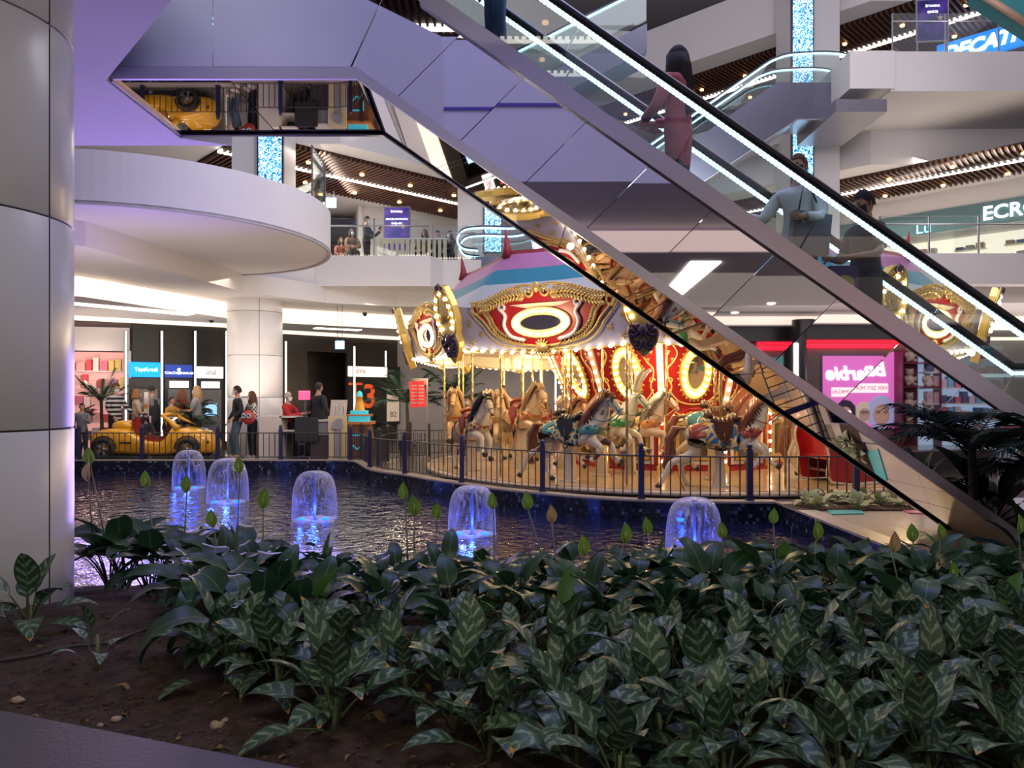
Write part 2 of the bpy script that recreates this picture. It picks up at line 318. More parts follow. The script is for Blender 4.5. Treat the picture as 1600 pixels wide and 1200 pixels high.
# ground floor back wall: dark panels with niches
def wallseg(name, a, b, z0, z1, m_, th=.15, parent=None):
    a, b = Vector(a), Vector(b); t = (b-a).normalized(); n = Vector((-t.y, t.x))*th
    m = MB(); m.prism([tuple(a), tuple(b), tuple(b+n), tuple(a+n)], 'z', z0, z1)
    return struct(name, m, m_, parent)
wallseg('wall_back', (-10.97, 22.2), (-8.9, 23.64), 0, 3.78, BLACKW)
wallseg('wall_back.001', (-8.9, 23.64), (-8.06, 25.76), 0, 3.78, BROWNW)
wallseg('wall_back.002', (-4.35, 29.15), (1.0, 29.2), 0, 3.9, mat('grey_wall', (.42, .41, .43), .5))
wallseg('wall_back.003', (1.0, 29.2), (26, 29.2), 0, 3.9, mat('grey_wall', (.42, .41, .43), .5))
wallseg('wall_back.004', (-8.06, 25.76), (-7.1, 26.6), 0, 3.78, BROWNW)
wallseg('wall_back.005', (-5.94, 27.67), (-4.35, 29.15), 0, 3.78, BROWNW)
wallseg('wall_back.006', (-7.6, 27.9), (-5.7, 29.6), 0, 3.9, BROWNW)
wallseg('wall_back.007', (-7.1, 26.6), (-5.94, 27.67), 3.2, 3.78, BROWNW)
wallseg('wall_left', (-40, -2), (-24, 20), 0, 20, WHITE)
# level one slab with its rounded tip
cx, cy, R = -7.63, 16.0, 3.75
arc = [(cx+R*math.cos(a), cy+R*math.sin(a)) for a in [math.radians(q) for q in range(-100, 86, 3)]]
m = MB(); m.prism([(-12, 9.0)]+arc+[(-12, 20)], 'z', 4.75, 5.6); struct('balcony_slab', m, WHITE)
ring = [(-12, 9.0)]+arc
face = MB()
for p0, p1 in zip(arc[:-1], arc[1:]):
    pass
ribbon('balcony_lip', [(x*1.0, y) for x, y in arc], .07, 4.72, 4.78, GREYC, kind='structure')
L1E = [(-40, 19), (-9, 19), (-5.6, 21.7), (-2.3, 21.7), (-2.0, 22.3), (-.9, 22.3), (-.9, 25.3), (3.2, 29.0), (5.15, 29.4), (8.2, 24.2), (10.2, 21.3), (26, 21.3)]
m = MB(); m.prism(L1E+[(26, 50), (-40, 50)], 'z', 4.75, 5.6); struct('gallery_slab', m, WHITE)
L2E = [(-40, 21.8), (-4.8, 21.8), (.25, 26.5), (3.2, 29.3), (5.15, 29.65), (10.5, 24.1), (10.5, 21.3), (26, 21.3)]
m = MB(); m.prism(L2E+[(26, 50), (-40, 50)], 'z', 10.1, 11.2); struct('gallery_slab.001', m, WHITE)
m = MB(); m.prism([(-40, 22.4), (-5, 22.4), (.2, 27.2), (3.2, 30), (5.2, 30.3), (11.4, 24.4), (26, 24.0), (26, 50), (-40, 50)], 'z', 9.0, 10.15); struct('gallery_slab.002', m, WHITE)
L3E = [(-40, 22.4), (-4.8, 22.4), (.2, 27.2), (3.2, 30), (5.2, 30.3), (11.4, 24.4), (26, 24.4)]
m = MB(); m.prism(L3E+[(26, 50), (-40, 50)], 'z', 14.2, 16.0); struct('gallery_slab.003', m, WHITE)
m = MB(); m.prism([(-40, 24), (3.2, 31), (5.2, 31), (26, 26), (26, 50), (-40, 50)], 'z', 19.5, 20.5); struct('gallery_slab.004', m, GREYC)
m = MB(); m.bb((-40, 45, 0), (26, 45.3, 22)); struct('wall_back.008', m, WHITE)
m = MB(); m.bb((26, -14, 0), (26.3, 50, 22)); struct('wall_right', m, WHITE)
# brown slat ceilings with one light line each
def slat_ceiling(a, b, z, half=2.0, gap=.14, step=.17, where='x'):
    a, b = Vector(a), Vector(b); t = (b-a); L = t.length; t = t/L; n = Vector((-t.y, t.x))
    m = MB(); k = int(L/step)
    for i in range(k):
        for s0, s1 in ((-half, -gap), (gap, half)):
            c = a+t*(i+.5)*step+n*(s0+s1)/2; rot = Matrix.Rotation(math.atan2(n.y, n.x), 3, 'Z')
            m.box((c.x, c.y, z-.06), (s1-s0, .06, .12), rot)
    m.build('ceiling_slats', WOODS, kind='stuff', label='rows of brown wooden ceiling slats '+where, category='ceiling slats')
    m = MB(); q = [a-n*half, b-n*half, b+n*half, a+n*half]; m.prism([tuple(v) for v in q], 'z', z-.004, z+.02); struct('ceiling_void', m, mat('slat_void', (.02, .013, .01), .8))
    m = MB(); q = [a-n*gap*.8, b-n*gap*.8, b+n*gap*.8, a+n*gap*.8]; m.prism([tuple(v) for v in q], 'z', z-.1, z-.03)
    m.build('ceiling_light', LITW, label='continuous lit line between brown slats '+where, category='ceiling light', group='gallery light lines')
    for i in range(int(L/1.9)):
        for s in (-1.05, 1.05):
            c = a+t*(i+.5+.25*s)*1.9+n*s; m = MB(); m.lathe([(0, 0), (.07, 0), (.08, .05), (.05, .07)], 10, (0, 0, 0)); o = m.build('spotlight', mat('spot_glow', (1, .55, .18), em=5), label='small amber spotlight between brown slats '+where, category='spotlight', group='spotlights '+where); o.location = (c.x, c.y, z-.195)
slat_ceiling((-8.7, 22.8), (-.6, 30.3), 8.99, 1.95, where='over the gallery of the man with the phone')
slat_ceiling((16.9, 22.4), (6.2, 33.5), 8.99, 1.6, where='over the clothes shop wing')
slat_ceiling((17.5, 21.4+1.3), (5.2, 35.0), 14.19, 2.2, where='over the sports shop gallery')
# level one walls
wallseg('wall_back.009', (-5.9, 29.5), (2.5, 34.8), 5.6, 9, WHITE)
wallseg('wall_back.010', (-6.6, 32.0), (-5.9, 29.5), 5.6, 9, WHITE)
wallseg('wall_back.011', (-9.5, 30.6), (-6.2, 30.6), 5.6, 8.5, BLACKW)
wallseg('wall_back.012', (-16, 30), (-9, 30), 5.6, 9, WHITE)
m = MB(); m.bb((-3.2, 29.3, 5.6), (-1.0, 29.9, 6.9)); struct('wall_back.013', m, BLACKW)
# pale square pillars with lit screens
def sparkle():
    m = bpy.data.materials.new('screen_sparkle'); m.use_nodes = True; nt = m.node_tree; b = nt.nodes['Principled BSDF']
    tc = nd(nt, 'ShaderNodeTexCoord'); n1 = nd(nt, 'ShaderNodeTexNoise', Scale=9.0, Detail=5.0, Distortion=2.5); rp = nd(nt, 'ShaderNodeValToRGB'); e = rp.color_ramp.elements
    e[0].position = .38; e[0].color = (.004, .03, .09, 1); e[1].position = .62; e[1].color = (.75, .95, 1, 1); q = e.new(.48); q.color = (.03, .25, .5, 1)
    nt.links.new(tc.outputs['Object'], n1.inputs['Vector']); nt.links.new(n1.outputs[0], rp.inputs[0]); nt.links.new(rp.outputs[0], b.inputs['Emission Color']); b.inputs['Emission Strength'].default_value = 2.6; b.inputs['Base Color'].default_value = (.01, .01, .01, 1)
    return m
SPARK = sparkle()
def pillar(px0, px1, D, z0, z1, spx0, spx1, sz0, sz1, lab):
    a, b = P(px0, HZ, D), P(px1, HZ, D); c = (a+b)/2; wd = b.x-a.x
    m = MB(); m.bb((c.x-wd/2, D, z0), (c.x+wd/2, D+wd, z1)); struct('pillar', m, WHITEG)
    s0, s1 = P(spx0, HZ, D-.12), P(spx1, HZ, D-.12)
    t = thing('display_screen', lab, 'display', ((s0.x+s1.x)/2, D-.12, (sz0+sz1)/2)); ww = s1.x-s0.x; hh = sz1-sz0
    m = MB(); m.bb((-ww/2-.04, 0, -hh/2-.04), (ww/2+.04, .11, hh/2+.04)); m.build('frame', DSTEEL, t)
    m = MB(); m.bb((-ww/2, -.012, -hh/2), (ww/2, .01, hh/2)); m.build('screen', SPARK, t)
pillar(1238, 1312, 24.6, 5.6, 22, 1239, 1270, 7.6, 18, 'tall sparkling blue screen on the pale pillar behind the escalator riders')
pillar(362, 440, 20.6, 5.6, 9.2, 404, 440, 5.7, 9.0, 'sparkling blue screen on the pillar above the curved balcony')
pillar(715, 757, 26.5, 5.6, 9.05, 757, 783, 6.6, 8.3, 'small sparkling blue screen beside the gallery poster wall')
# near slab over the planter (its underside catches the violet light) and the gallery that the mirrors show
m = MB(); m.prism([(18, 4.1), (-1.0, 4.1), (-2.66, 6.04), (-4.03, 7.62), (-4.03, 9.32), (-3.5, 9.6), (-30, 9.6), (-30, 1.0), (18, 1.0)], 'z', 4.76, 5.6); struct('gallery_slab.005', m, WHITE)
m = MB(); m.prism([(18, 4.1), (-1.0, 4.1), (-2.66, 6.04), (-4.03, 7.62), (-4.12, 7.55), (-2.72, 5.95), (-1.06, 4.0), (18, 4.0)], 'z', 5.6, 6.9); struct('gallery_parapet', m, WHITE)
m = MB(); m.prism([(18, 4.13), (-1.0, 4.13), (-1.0, 4.1), (18, 4.1)], 'z', 5.86, 5.9); struct('trim_1', m, mat('violet_lit_line', (.12, .08, .4), .4))  # violet light on the parapet line put into its colour
m = MB(); m.prism([(26, 1.1), (-30, 1.1), (-30, -9.4), (26, -9.4)], 'z', 4.3, 4.8); struct('ceiling.003', m, WHITE)
m = MB(); m.prism([(26, -8.7), (-30, -8.7), (-30, -9.4), (26, -9.4)], 'z', 3.96, 4.3); struct('ceiling.004', m, WHITE)
m = MB(); m.prism([(26, -8.68), (-30, -8.68), (-30, -8.7), (26, -8.7)], 'z', 4.0, 4.26); struct('ceiling_cove.002', m, COVE)
m = MB(); m.prism([(26, 1.14), (-30, 1.14), (-30, 1.1), (26, 1.1)], 'z', 4.32, 4.7); struct('ceiling_cove.003', m, mat('pale_cove', (1, .78, .66), em=.62))
m = MB(); m.prism([(26, 3.0), (-30, 3.0), (-30, -12), (26, -12)], 'z', 10.2, 11.2); struct('gallery_slab.006', m, WHITE)
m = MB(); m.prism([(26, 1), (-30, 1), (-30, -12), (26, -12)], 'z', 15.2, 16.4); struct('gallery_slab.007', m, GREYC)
m = MB(); m.bb((-30, -9.6, 0), (26, -9.4, 4)); struct('wall_front', m, mat('mauve_grey_wall', (.24, .17, .17), .4))
m = MB(); m.bb((-30, -9.6, 4), (26, -9.4, 22)); struct('wall_front.001', m, mat('dusk_wall', (.2, .2, .26), .5))
slat_ceiling((-14, -2.4), (8, -2.4), 10.19, 3.6, where='behind the planter, seen in the mirror')
# ---------------------------------------------------------------- main escalator, parallel to the picture
YN, YF = 7.7, 9.3
botz = lambda x: 3.711-.7*x
topz = lambda x: 5.106-.7*x
XK0 = (3.711-4.8)/.7; XT0 = (5.106-5.75)/.7
XK1, XT1 = 5.3, (5.106-1.05)/.7
esc = thing('escalator', 'large mirror-clad escalator descending across the scene with lit handrails', 'escalator', (0, 0, 0))
poly = [(-4.03, 4.8), (XK0, 4.8), (XK1, .0), (8.5, 0), (8.5, 1.05), (XT1, 1.05), (XT0, 5.75), (-4.03, 5.75)]
m = MB(); m.prism([(x+.0, z) for x, z in [(-4.0, 4.84), (XK0+.01, 4.84), (XK1+.02, .04), (8.4, .04), (8.4, .3), (XT1-.1, .3), (XT0-.2, 4.98), (-4.0, 4.98)]], 'y', YN+.03, YF-.03); m.build('truss', DSTEEL, esc)
# mirror panels of the near side, each a piece with its own slight tilt
U = Vector((1, 0, -.7)).normalized(); N = Vector((.7, 0, 1)).normalized()
def isect(xb):      # joint rising perpendicular to the slope from the foot point on the bottom edge
    p = Vector((xb, 0, botz(xb))); k = (5.106-3.711)/(N.z+.7*N.x); return p, p+N*k
def mpanel(pts, y, tilt):
    c = sum((Vector((p[0], 0, p[1])) for p in pts), Vector())/len(pts); m = MB()
    m.prism([(p[0]-c.x, p[1]-c.z) for p in pts], 'y', -.004, .012)
    o = m.build('mirror_panel', MIRROR, esc); o.location = (c.x, y, c.z); o.rotation_euler = (tilt[0], 0, tilt[1]); return o
xs = [-4.03]; g = .006
edge = []
b0 = Vector((XK0-.01, 0, 4.8)); k1 = Vector((XT0+.19-.0, 0, 5.75)); 
foots = [-1.147+.63*i for i in range(0, 11)]
lo_j = [(XK0-.06, 4.8), (XK0+.32, 5.75)]
rnd = random.Random(5)
tl = lambda: (math.radians(rnd.uniform(-.22, .22)), math.radians(rnd.uniform(-.3, .3)))
mpanel([(-4.0, 4.93), (-3.0, 4.93), (-3.0, 5.75), (-4.0, 5.75)], YN, tl())
mpanel([(-3.0+g, 4.93), (lo_j[0][0]-g, 4.93), (lo_j[1][0]-g, 5.75), (-3.0+g, 5.75)], YN, tl())
prev = [(lo_j[0][0]+g, 4.86), (lo_j[1][0]+g, 5.75)]
kk = .11     # lower metal strip height
for i, fx in enumerate(foots):
    a, b = isect(fx)
    low = (a.x-g, a.z+kk); hi = (b.x-g, b.z-.17)
    pts = [prev[0], low, hi]
    if i == 0: pts += [(XT0, 5.75-.17+.0), prev[1]]; pts[0] = (prev[0][0], 4.86+.05)
    else: pts += [prev[1]]
    if low[1] < .02: break
    mpanel(pts, YN, tl())
    prev = [(a.x+g, a.z+kk), (b.x+g, b.z-.17)]
m = MB(); m.prism([(prev[0][0], max(prev[0][1], .02)), (5.3, .02), (8.4, .02), (8.4, .9), (XT1, .9), prev[1]], 'y', YN-.004, YN+.012); m.build('mirror_panel', MIRROR, esc)
# soffit mirrors
def sofpanel(p0, p1):
    m = MB(); a, b = Vector((p0[0], 0, p0[1])), Vector((p1[0], 0, p1[1])); t = (b-a).normalized(); n = Vector((t.z, 0, -t.x)); c = (a+b)/2; L = (b-a).length/2-.005
    m.box((0, 0, 0), (2*L, YF-YN-.06, .012)); o = m.build('soffit_mirror', MIRROR, esc); o.location = (c.x, (YN+YF)/2, c.z-.0); o.rotation_euler = (math.radians(rnd.uniform(-.15, .15)), math.atan2(-t.z, t.x), 0)
for a, b in ((-4.03, -2.85), (-2.85, XK0)): sofpanel((a, 4.82), (b, 4.82))
x = XK0
while x < XK1-.2:
    x2 = min(x+1.05, XK1-.02); sofpanel((x, botz(x)+.02), (x2, botz(x2)+.02)); x = x2
SATIN = mat('satin_lavender_steel', (.50, .47, .52), .3, .9, var=.06, scale=3)
def band(pts, w0, w1, y0, y1, nm, m_):
    """strip following pts (x,z): from w0 to w1 above it"""
    m = MB()
    for (a, b) in zip(pts[:-1], pts[1:]):
        m.prism([(a[0], a[1]+w0), (b[0], b[1]+w0), (b[0], b[1]+w1), (a[0], a[1]+w1)], 'y', y0, y1)
    return m.build(nm, m_, esc)
band([(XT0, 5.75), (XT1, 1.05), (8.5, 1.05)], -.21, .0, YN-.05, YN+.06, 'top_band', SATIN)
band([(XT0, 5.75), (XT1, 1.05), (8.5, 1.05)], -.21, .0, YF-.06, YF+.05, 'top_band', SATIN)
band([(-4.05, 4.8), (XK0, 4.8), (XK1, 0.0)], 0, .12, YN-.02, YN+.02, 'bottom_band', SATIN)
band([(-4.05, 4.8), (XK0, 4.8), (XK1, 0.0)], -.02, .03, YF-.02, YF+.03, 'bottom_band', DSTEEL)
m = MB(); m.bb((-4.05, YN, 4.78), (-4.0, YF, 5.6)); m.build('end_plate', SATIN, esc)
# cladding of the far side
m = MB(); m.prism([(x, z) for x, z in poly], 'y', YF-.02, YF); m.build('far_cladding', DSTEEL, esc)
# balustrade glass, handrails with light strips
def ledmat():
    m = bpy.data.materials.new('led_strip'); m.use_nodes = True; nt = m.node_tree; b = nt.nodes['Principled BSDF']; b.inputs['Base Color'].default_value = (.3, .4, .5, 1)
    tc = nd(nt, 'ShaderNodeTexCoord'); wv = nd(nt, 'ShaderNodeTexWave', Scale=8.0); wv.bands_direction = 'X'; ma = nd(nt, 'ShaderNodeMath', operation='MULTIPLY_ADD'); ma.inputs[1].default_value = 3.6; ma.inputs[2].default_value = .8
    nt.links.new(tc.outputs['Object'], wv.inputs['Vector']); nt.links.new(wv.outputs[0], ma.inputs[0]); nt.links.new(ma.outputs[0], b.inputs['Emission Strength']); b.inputs['Emission Color'].default_value = (.62, .86, 1, 1)
    return m
LED = ledmat()
HR = .835     # handrail light above the band
for y in (7.95, 8.9):
    gp = []
    x0 = XT0-2.2; lx = [XT0-2.2+1.35*i for i in range(9)]
    def rail(x): return topz(x) if XT0 < x < XT1 else (5.75 if x <= XT0 else 1.05)
    for a, b in zip([XT0+1.28*i for i in range(-2, 6)], [XT0+1.28*i for i in range(-1, 7)]):
        sh = .34 if XT0-.1 < a < XT1 else 0; sh2 = .34 if XT0-.1 < b < XT1 else 0
        q = [(a+.01, rail(a)-.02), (b-.01, rail(b)-.02), (b+sh2-.01, rail(b+sh2)+HR), (a+sh+.01, rail(a+sh)+HR)]
        if a < XT0 < b: q = [(a+.01, 5.73), (XT0, 5.73), (b-.01, rail(b)-.02), (b+sh2-.01, rail(b+sh2)+HR), (XT0, 5.75+HR), (a+sh+.01, 5.75+HR)]
        m = MB(); m.prism(q, 'y', y-.006, y+.006); m.build('glass_panel', GLASS, esc)
    m = MB()
    pts = [(XT0-3, 5.75), (XT0, 5.75), (XT1, 1.05), (8.4, 1.05)]
    for a, b in zip(pts[:-1], pts[1:]):
        m.prism([(a[0], a[1]+HR-.012), (b[0], b[1]+HR-.012), (b[0], b[1]+HR+.03), (a[0], a[1]+HR+.03)], 'y', y-.022, y+.022)
    m.build('light_strip', LED, esc)
    m = MB(); m.tube([(a, y, z+HR+.085) for a, z in pts], .052, 10); m.build('handrail', RUBBER, esc)
# steps, deep between the balustrades
m = MB(); x = XT0
while x < XT1:
    z = topz(x)-.66; m.bb((x, 8.0, z-.1), (x+.4, 8.85, z)); x += .4
m.bb((-4.0, 8.0, 5.1), (XT0, 8.85, 5.2)); m.build('steps', DSTEEL, esc)
print('ESC', XK0, XT0, XT1)

# ---------------------------------------------------------------- second escalator at the back, rising the other way
e2 = thing('escalator', 'second escalator behind, climbing to the upper gallery with pale blue lit rails', 'escalator')
za, xb0, xb1, xb2, xb3 = 5.6, -1.6, .6, 7.9, 9.7
def r2(x): return za if x <= xb1 else (za+(x-xb1)*.7 if x < xb2 else za+(xb2-xb1)*.7)
zt = r2(xb3)
prof = [(-1.2, za-.8), (xb1+.3, za-.8), (xb2+.45, zt-.95), (xb3+.9, zt-.95), (xb3+.9, zt+.12), (xb2-.15, zt+.12), (xb1-.1, za+.12), (-1.2, za+.12)]
m = MB(); m.prism(prof, 'y', 22.5, 23.7); m.build('truss', mat('blue_grey_steel', (.22, .22, .30), .25, .8), e2)
m = MB(); m.prism([(-1.2, za-.84), (xb1+.3, za-.84), (xb2+.45, zt-.99), (xb3+.9, zt-.99), (xb3+.9, zt-.95), (xb2+.45, zt-.95), (xb1+.3, za-.8), (-1.2, za-.8)], 'y', 22.48, 23.72); m.build('bottom_band', SATIN, e2)
for y in (22.55, 23.65):
    pl = [(-1.2, za), (xb1, za), (xb2, zt), (xb3, zt)]
    m = MB(); m.prism([(p[0], p[1]+.1) for p in pl]+[(p[0], p[1]+1.0) for p in pl[::-1]], 'y', y-.01, y+.01); m.build('glass_panel', GLASS2, e2)
    loop = [(-1.0, 0, za+.35), (-1.45, 0, za+.42), (-1.6, 0, za+.68), (-1.4, 0, za+.95), (-.8, 0, za+1.02), (xb1-.4, 0, za+1.02), (xb1+.5, 0, za+1.35), (xb1+1.4, 0, r2(xb1+1.4)+1.02), (xb2-1.2, 0, r2(xb2-1.2)+1.02), (xb2-.1, 0, zt+.88), (xb2+.8, 0, zt+1.02), (xb3-.2, 0, zt+1.02), (xb3+.25, 0, zt+.9), (xb3+.4, 0, zt+.62), (xb3+.2, 0, zt+.38)]
    c = [Vector((p.x, y, p.z)) for p in smooth_curve(loop, 6)]
    m = MB(); m.tube(c, .04, 8); m.build('handrail', DSTEEL, e2)
    m = MB(); m.tube([p+Vector((0, -.035, -.05)) for p in c], .026, 6); m.build('light_strip', LITC, e2)
# third flight, higher up, only its lit rails and glass in view
e3 = thing('escalator', 'lit rails of a third escalator crossing high behind the glass balustrade', 'escalator')
for D in (19.6, 20.6):
    a, b = P(770, 98, D), P(1010, -22, D); k = (b-a).normalized()
    m = MB(); m.tube([a, b], .04, 8); m.build('handrail', DSTEEL, e3); m = MB(); m.tube([a+Vector((0, -.03, -.06)), b+Vector((0, -.03, -.06))], .024, 6); m.build('light_strip', LITC, e3)
    m = MB(); dz = Vector((0, 0, -.9)); m.add([a+dz, b+dz, b, a, a+dz+Vector((0, .02, 0)), b+dz+Vector((0, .02, 0)), b+Vector((0, .02, 0)), a+Vector((0, .02, 0))], [(0, 1, 2, 3), (4, 7, 6, 5), (0, 4, 5, 1), (3, 2, 6, 7)]); m.build('glass_panel', GLASS2, e3)
a, b = P(770, 98, 19.6), P(1010, -22, 19.6); m = MB(); m.prism([(a.x, a.z-1.0), (b.x, b.z-1.0), (b.x, b.z-1.7), (a.x, a.z-1.7)], 'y', 19.5, 20.7); m.build('truss', mat('blue_grey_steel', (.22, .22, .30), .25, .8), e3)
# landing box that carries its head
m = MB(); m.bb((9.35, 21.25, 10.15), (10.6, 24, 11.2)); struct('landing_slab', m, WHITE)
m = MB(); m.bb((8.9, 21.1, 9.45), (10.3, 24, 9.8)); struct('landing_slab.001', m, mat('landing_steel', (.3, .28, .33), .3, .6))
# glass balustrades on the gallery edges: each pane a part
def balustrade(pts, z, label, h=1.02, pane=1.5, name='glass_balustrade'):
    t = thing(name, label, 'balustrade', (pts[0][0], pts[0][1], z)); o = Vector((pts[0][0], pts[0][1], z)); hb = MB(); 
    for a, b in zip(pts[:-1], pts[1:]):
        a, b = Vector(a+(z,)), Vector(b+(z,)); L = (b-a).length; k = max(1, round(L/pane)); d = (b-a)/L; n = Vector((-d.y, d.x, 0))*.008
        for i in range(k):
            p, q = a+d*(L*i/k+.02)-o, a+d*(L*(i+1)/k-.02)-o; m = MB()
            m.add([p-n, q-n, q+n, p+n]+[v+Vector((0, 0, h)) for v in (p-n, q-n, q+n, p+n)], [(0, 1, 2, 3), (4, 7, 6, 5), (0, 4, 5, 1), (1, 5, 6, 2), (2, 6, 7, 3), (3, 7, 4, 0)]); m.build('glass_pane', GLASS2, t)
            pm = MB(); pm.box(a-o+d*(L*i/k)+Vector((0, 0, h/2)), (.03, .03, h)); pm.build('post', STEEL, t)
        hb.tube([a-o+Vector((0, 0, h-.22)), b-o+Vector((0, 0, h-.22))], .022, 6)
    hb.build('rail', STEEL, t)
balustrade([(-5.5, 21.85), (-2.35, 21.85)], 5.6, 'glass balustrade in front of the man with the phone', 1.1)
balustrade([(-2.3, 22.35), (-1.05, 22.35)], 5.6, 'short glass balustrade beside the curved lit handrails', 1.0)
sa = [(cx+(R-.12)*math.cos(math.radians(q)), cy+(R-.12)*math.sin(math.radians(q))) for q in (-8, 12, 32, 52, 72)]
balustrade(sa, 5.6, 'curved glass balustrade on the rounded balcony tip', 1.1)
balustrade([(-6.4, 13.0), (-5.0, 14.1), (-4.1, 15.4)], 5.6, 'curved glass balustrade on the near rim of the rounded balcony', .02, 3, 'balustrade_shoe') if False else None
balustrade([(10.25, 21.4), (18.5, 21.4)], 5.6, 'glass balustrade in front of the lit clothes shop', 1.05)
balustrade([(10.6, 21.4), (18.0, 21.4)], 11.2, 'glass balustrade on the white upper gallery', 1.1)
# ---------------------------------------------------------------- carousel
CX, CY = 3.73, 17.8
car = thing('carousel', 'brightly lit carousel with red and gold painted boards, oval mirrors and a striped canopy', 'carousel', (CX, CY, 0))
def pol(phi, R, z): a = math.radians(phi); return Vector((-R*math.sin(a), -R*math.cos(a), z))
LILAC = mat('lilac_board', (.56, .52, .72), .35, var=.06); CREAMP = mat('cream_paint', (.78, .68, .52), .4, var=.06); BRONZE = mat('purple_bronze', (.13, .085, .12), .3, .5, var=.3)
PLANK = mat('blond_plank', (.62, .42, .24), .22, var=.15, scale=3, coat=.3)
DARKMIR = mat('board_mirror', (.25, .24, .42), .06, .9); WHP = mat('white_scroll', (.80, .74, .74), .35)
OLDG = mat('antique_gold', (.70, .48, .17), .34, .5, var=.3, scale=18)
m = MB(); m.lathe([(0, 0), (5.55, 0), (5.60, .02), (5.68, .03), (5.68, .10), (5.6, .11)], 96); m.build('platform', mat('platform_edge', (.55, .42, .3), .35), car)
for k in range(36):      # deck boards radiating between joints
    m = MB(); a0 = k*PI/18+.0015; a1 = (k+1)*PI/18-.0015
    vs = []
    for r in (2.2, 5.62):
        for a in (a0, a1): vs += [(r*math.cos(a), r*math.sin(a), .105), (r*math.cos(a), r*math.sin(a), .122)]
    m.add(vs, [(1, 3, 7, 5), (0, 2, 6, 4), (0, 1, 5, 4), (2, 3, 7, 6), (0, 1, 3, 2), (4, 5, 7, 6)]); m.build('plank', PLANK, car)
# canopy in bands
def ringpoly(R0, z0, R1, z1, off=0):
    m = MB(); n = 10
    for k in range(n):
        for s in range(4):
            f0, f1 = s/4, (s+1)/4; A, B = pol(16+36*k, 1, 0), pol(16+36*(k+1), 1, 0)
            q0, q1 = A.lerp(B, f0), A.lerp(B, f1); sag = lambda f: -.06*math.sin(PI*f)
            m.add([q0*R0+Vector((0, 0, z0+sag(f0))), q1*R0+Vector((0, 0, z0+sag(f1))), q1*R1+Vector((0, 0, z1+sag(f1)*.6)), q0*R1+Vector((0, 0, z1+sag(f0)*.6))], [(0, 1, 2, 3)], True)
    return m
bands = [(5.9, 3.2, 'white', (.42, .44, .47)), (5.42, 3.72, 'teal', (.015, .19, .30)), (5.12, 4.03, 'pink', (.42, .16, .36)), (4.85, 4.36, 'red', (.28, .02, .04)), (4.80, 4.44, '', None)]
for (r0, z0, nm, c), (r1, z1, _, _) in zip(bands[:-1], bands[1:]):
    ringpoly(r0, z0, r1, z1).build('canopy_band', mat('canvas_'+nm, c, .6, bump=.1), car)
m = ringpoly(4.80, 4.44, 2.6, 4.2); m.build('canopy_top', mat('canvas_teal', (.02, .2, .3)), car)
for k in range(10):
    m = MB(); c = pol(16+36*k, 4.85, 4.4); m.tube([c+Vector((0, 0, -.1)), c+Vector((0, 0, .1)), c*1.01+Vector((0, 0, .42))], [.12, .07, .005], 6); m.build('canopy_spike', mat('canvas_red', (.28, .02, .04)), car)
# underside of the canopy
m = MB(); m.lathe([(5.62, 2.72), (4.2, 2.80), (3.0, 2.98), (0, 3.0)], 60); m.lathe([(5.62, 2.76), (5.9, 3.2)], 60); m.build('ceiling_panel', mat('cream_underside', (.72, .64, .50), .5), car)

def mirror_x(pts): return [(-x, z) for x, z in pts]
def tube2(m, pts, y, r, n=6, closed=False, k=5):
    c = smooth_curve([(x, y, z) for x, z in pts], k, closed); m.tube(c, r, n, closed)
def volute(cx_, cz, r, turns, dirn, a0, n=14):
    return [(cx_+dirn*r*(1-.8*i/n)*math.cos(a0+turns*2*PI*i/n), cz+r*(1-.8*i/n)*math.sin(a0+turns*2*PI*i/n)) for i in range(n+1)]
def leaves(m, pts, y, s, k=4, seed=1):
    c = smooth_curve([(x, y, z) for x, z in pts], k); r = random.Random(seed)
    for i in range(len(c)-1):
        t = (c[i+1]-c[i]).normalized(); a = math.atan2(t.z, t.x)
        for sgn in (-1, 1):
            rot = Matrix.Rotation(-(a+sgn*.7), 3, 'Y'); m.ball(c[i]+Vector((t.z*-sgn, 0, t.x*sgn))*s*.55, s, 5, (1.1, .35, .38), rot)
def shared_bulb():
    m = MB(); m.ball((0, -.02, 0), .034, 8); return m.mesh('bulb', BULB)
BULBM = shared_bulb()
def bulb(x, y, z, parent):
    o = link('bulb', BULBM, parent); o.location = (x, y, z); return o
# one rounding board, split in meshes that all ten boards share
redh = [(0, 1.0), (.35, .97), (.6, 1.0), (.85, .93), (1.1, .84), (1.35, .82), (1.42, .76), (1.30, .66), (1.14, .50), (1.02, .34), (.82, .20), (.5, .12), (.2, .08), (0, .06)]
redp = redh+mirror_x(redh)[::-1][1:-1]
W = 1.86
lilh = [(0, .98), (1.0, .84), (1.4, .80), (W, .86), (W, .10), (1.5, .03), (1.0, .0), (.5, -.02), (0, -.03)]
lilp = lilh+mirror_x(lilh)[::-1][1:-1]
BP = {}
m = MB(); m.prism(lilp, 'y', -.01, .03); BP['board'] = (m.mesh('board', LILAC),)
m = MB(); m.prism([(x*1.0, z*1.0) for x, z in lilp], 'y', .035, .06); BP['back_board'] = (m.mesh('back_board', CREAMP),)
m = MB(); m.prism(redp, 'y', -.05, -.012); BP['red_panel'] = (m.mesh('red_panel', RED),)
m = MB()
for sx in (1, -1):
    f = lambda pts: [(sx*x, z) for x, z in pts]
    tube2(m, f(redh[4:]), -.06, .022); tube2(m, f(volute(1.36, .74, .11, .9, 1, 1.6)), -.06, .022)
    tube2(m, f([(1.47, .74), (1.36, .60), (1.2, .44), (1.08, .28), (.88, .13), (.55, .05), (0, 0)]), -.05, .016)
    tube2(m, f([(W, .10), (1.5, .03), (1.0, .0), (.5, -.02), (0, -.03)]), -.03, .018)
m.lathe([], 3) if 0 else None
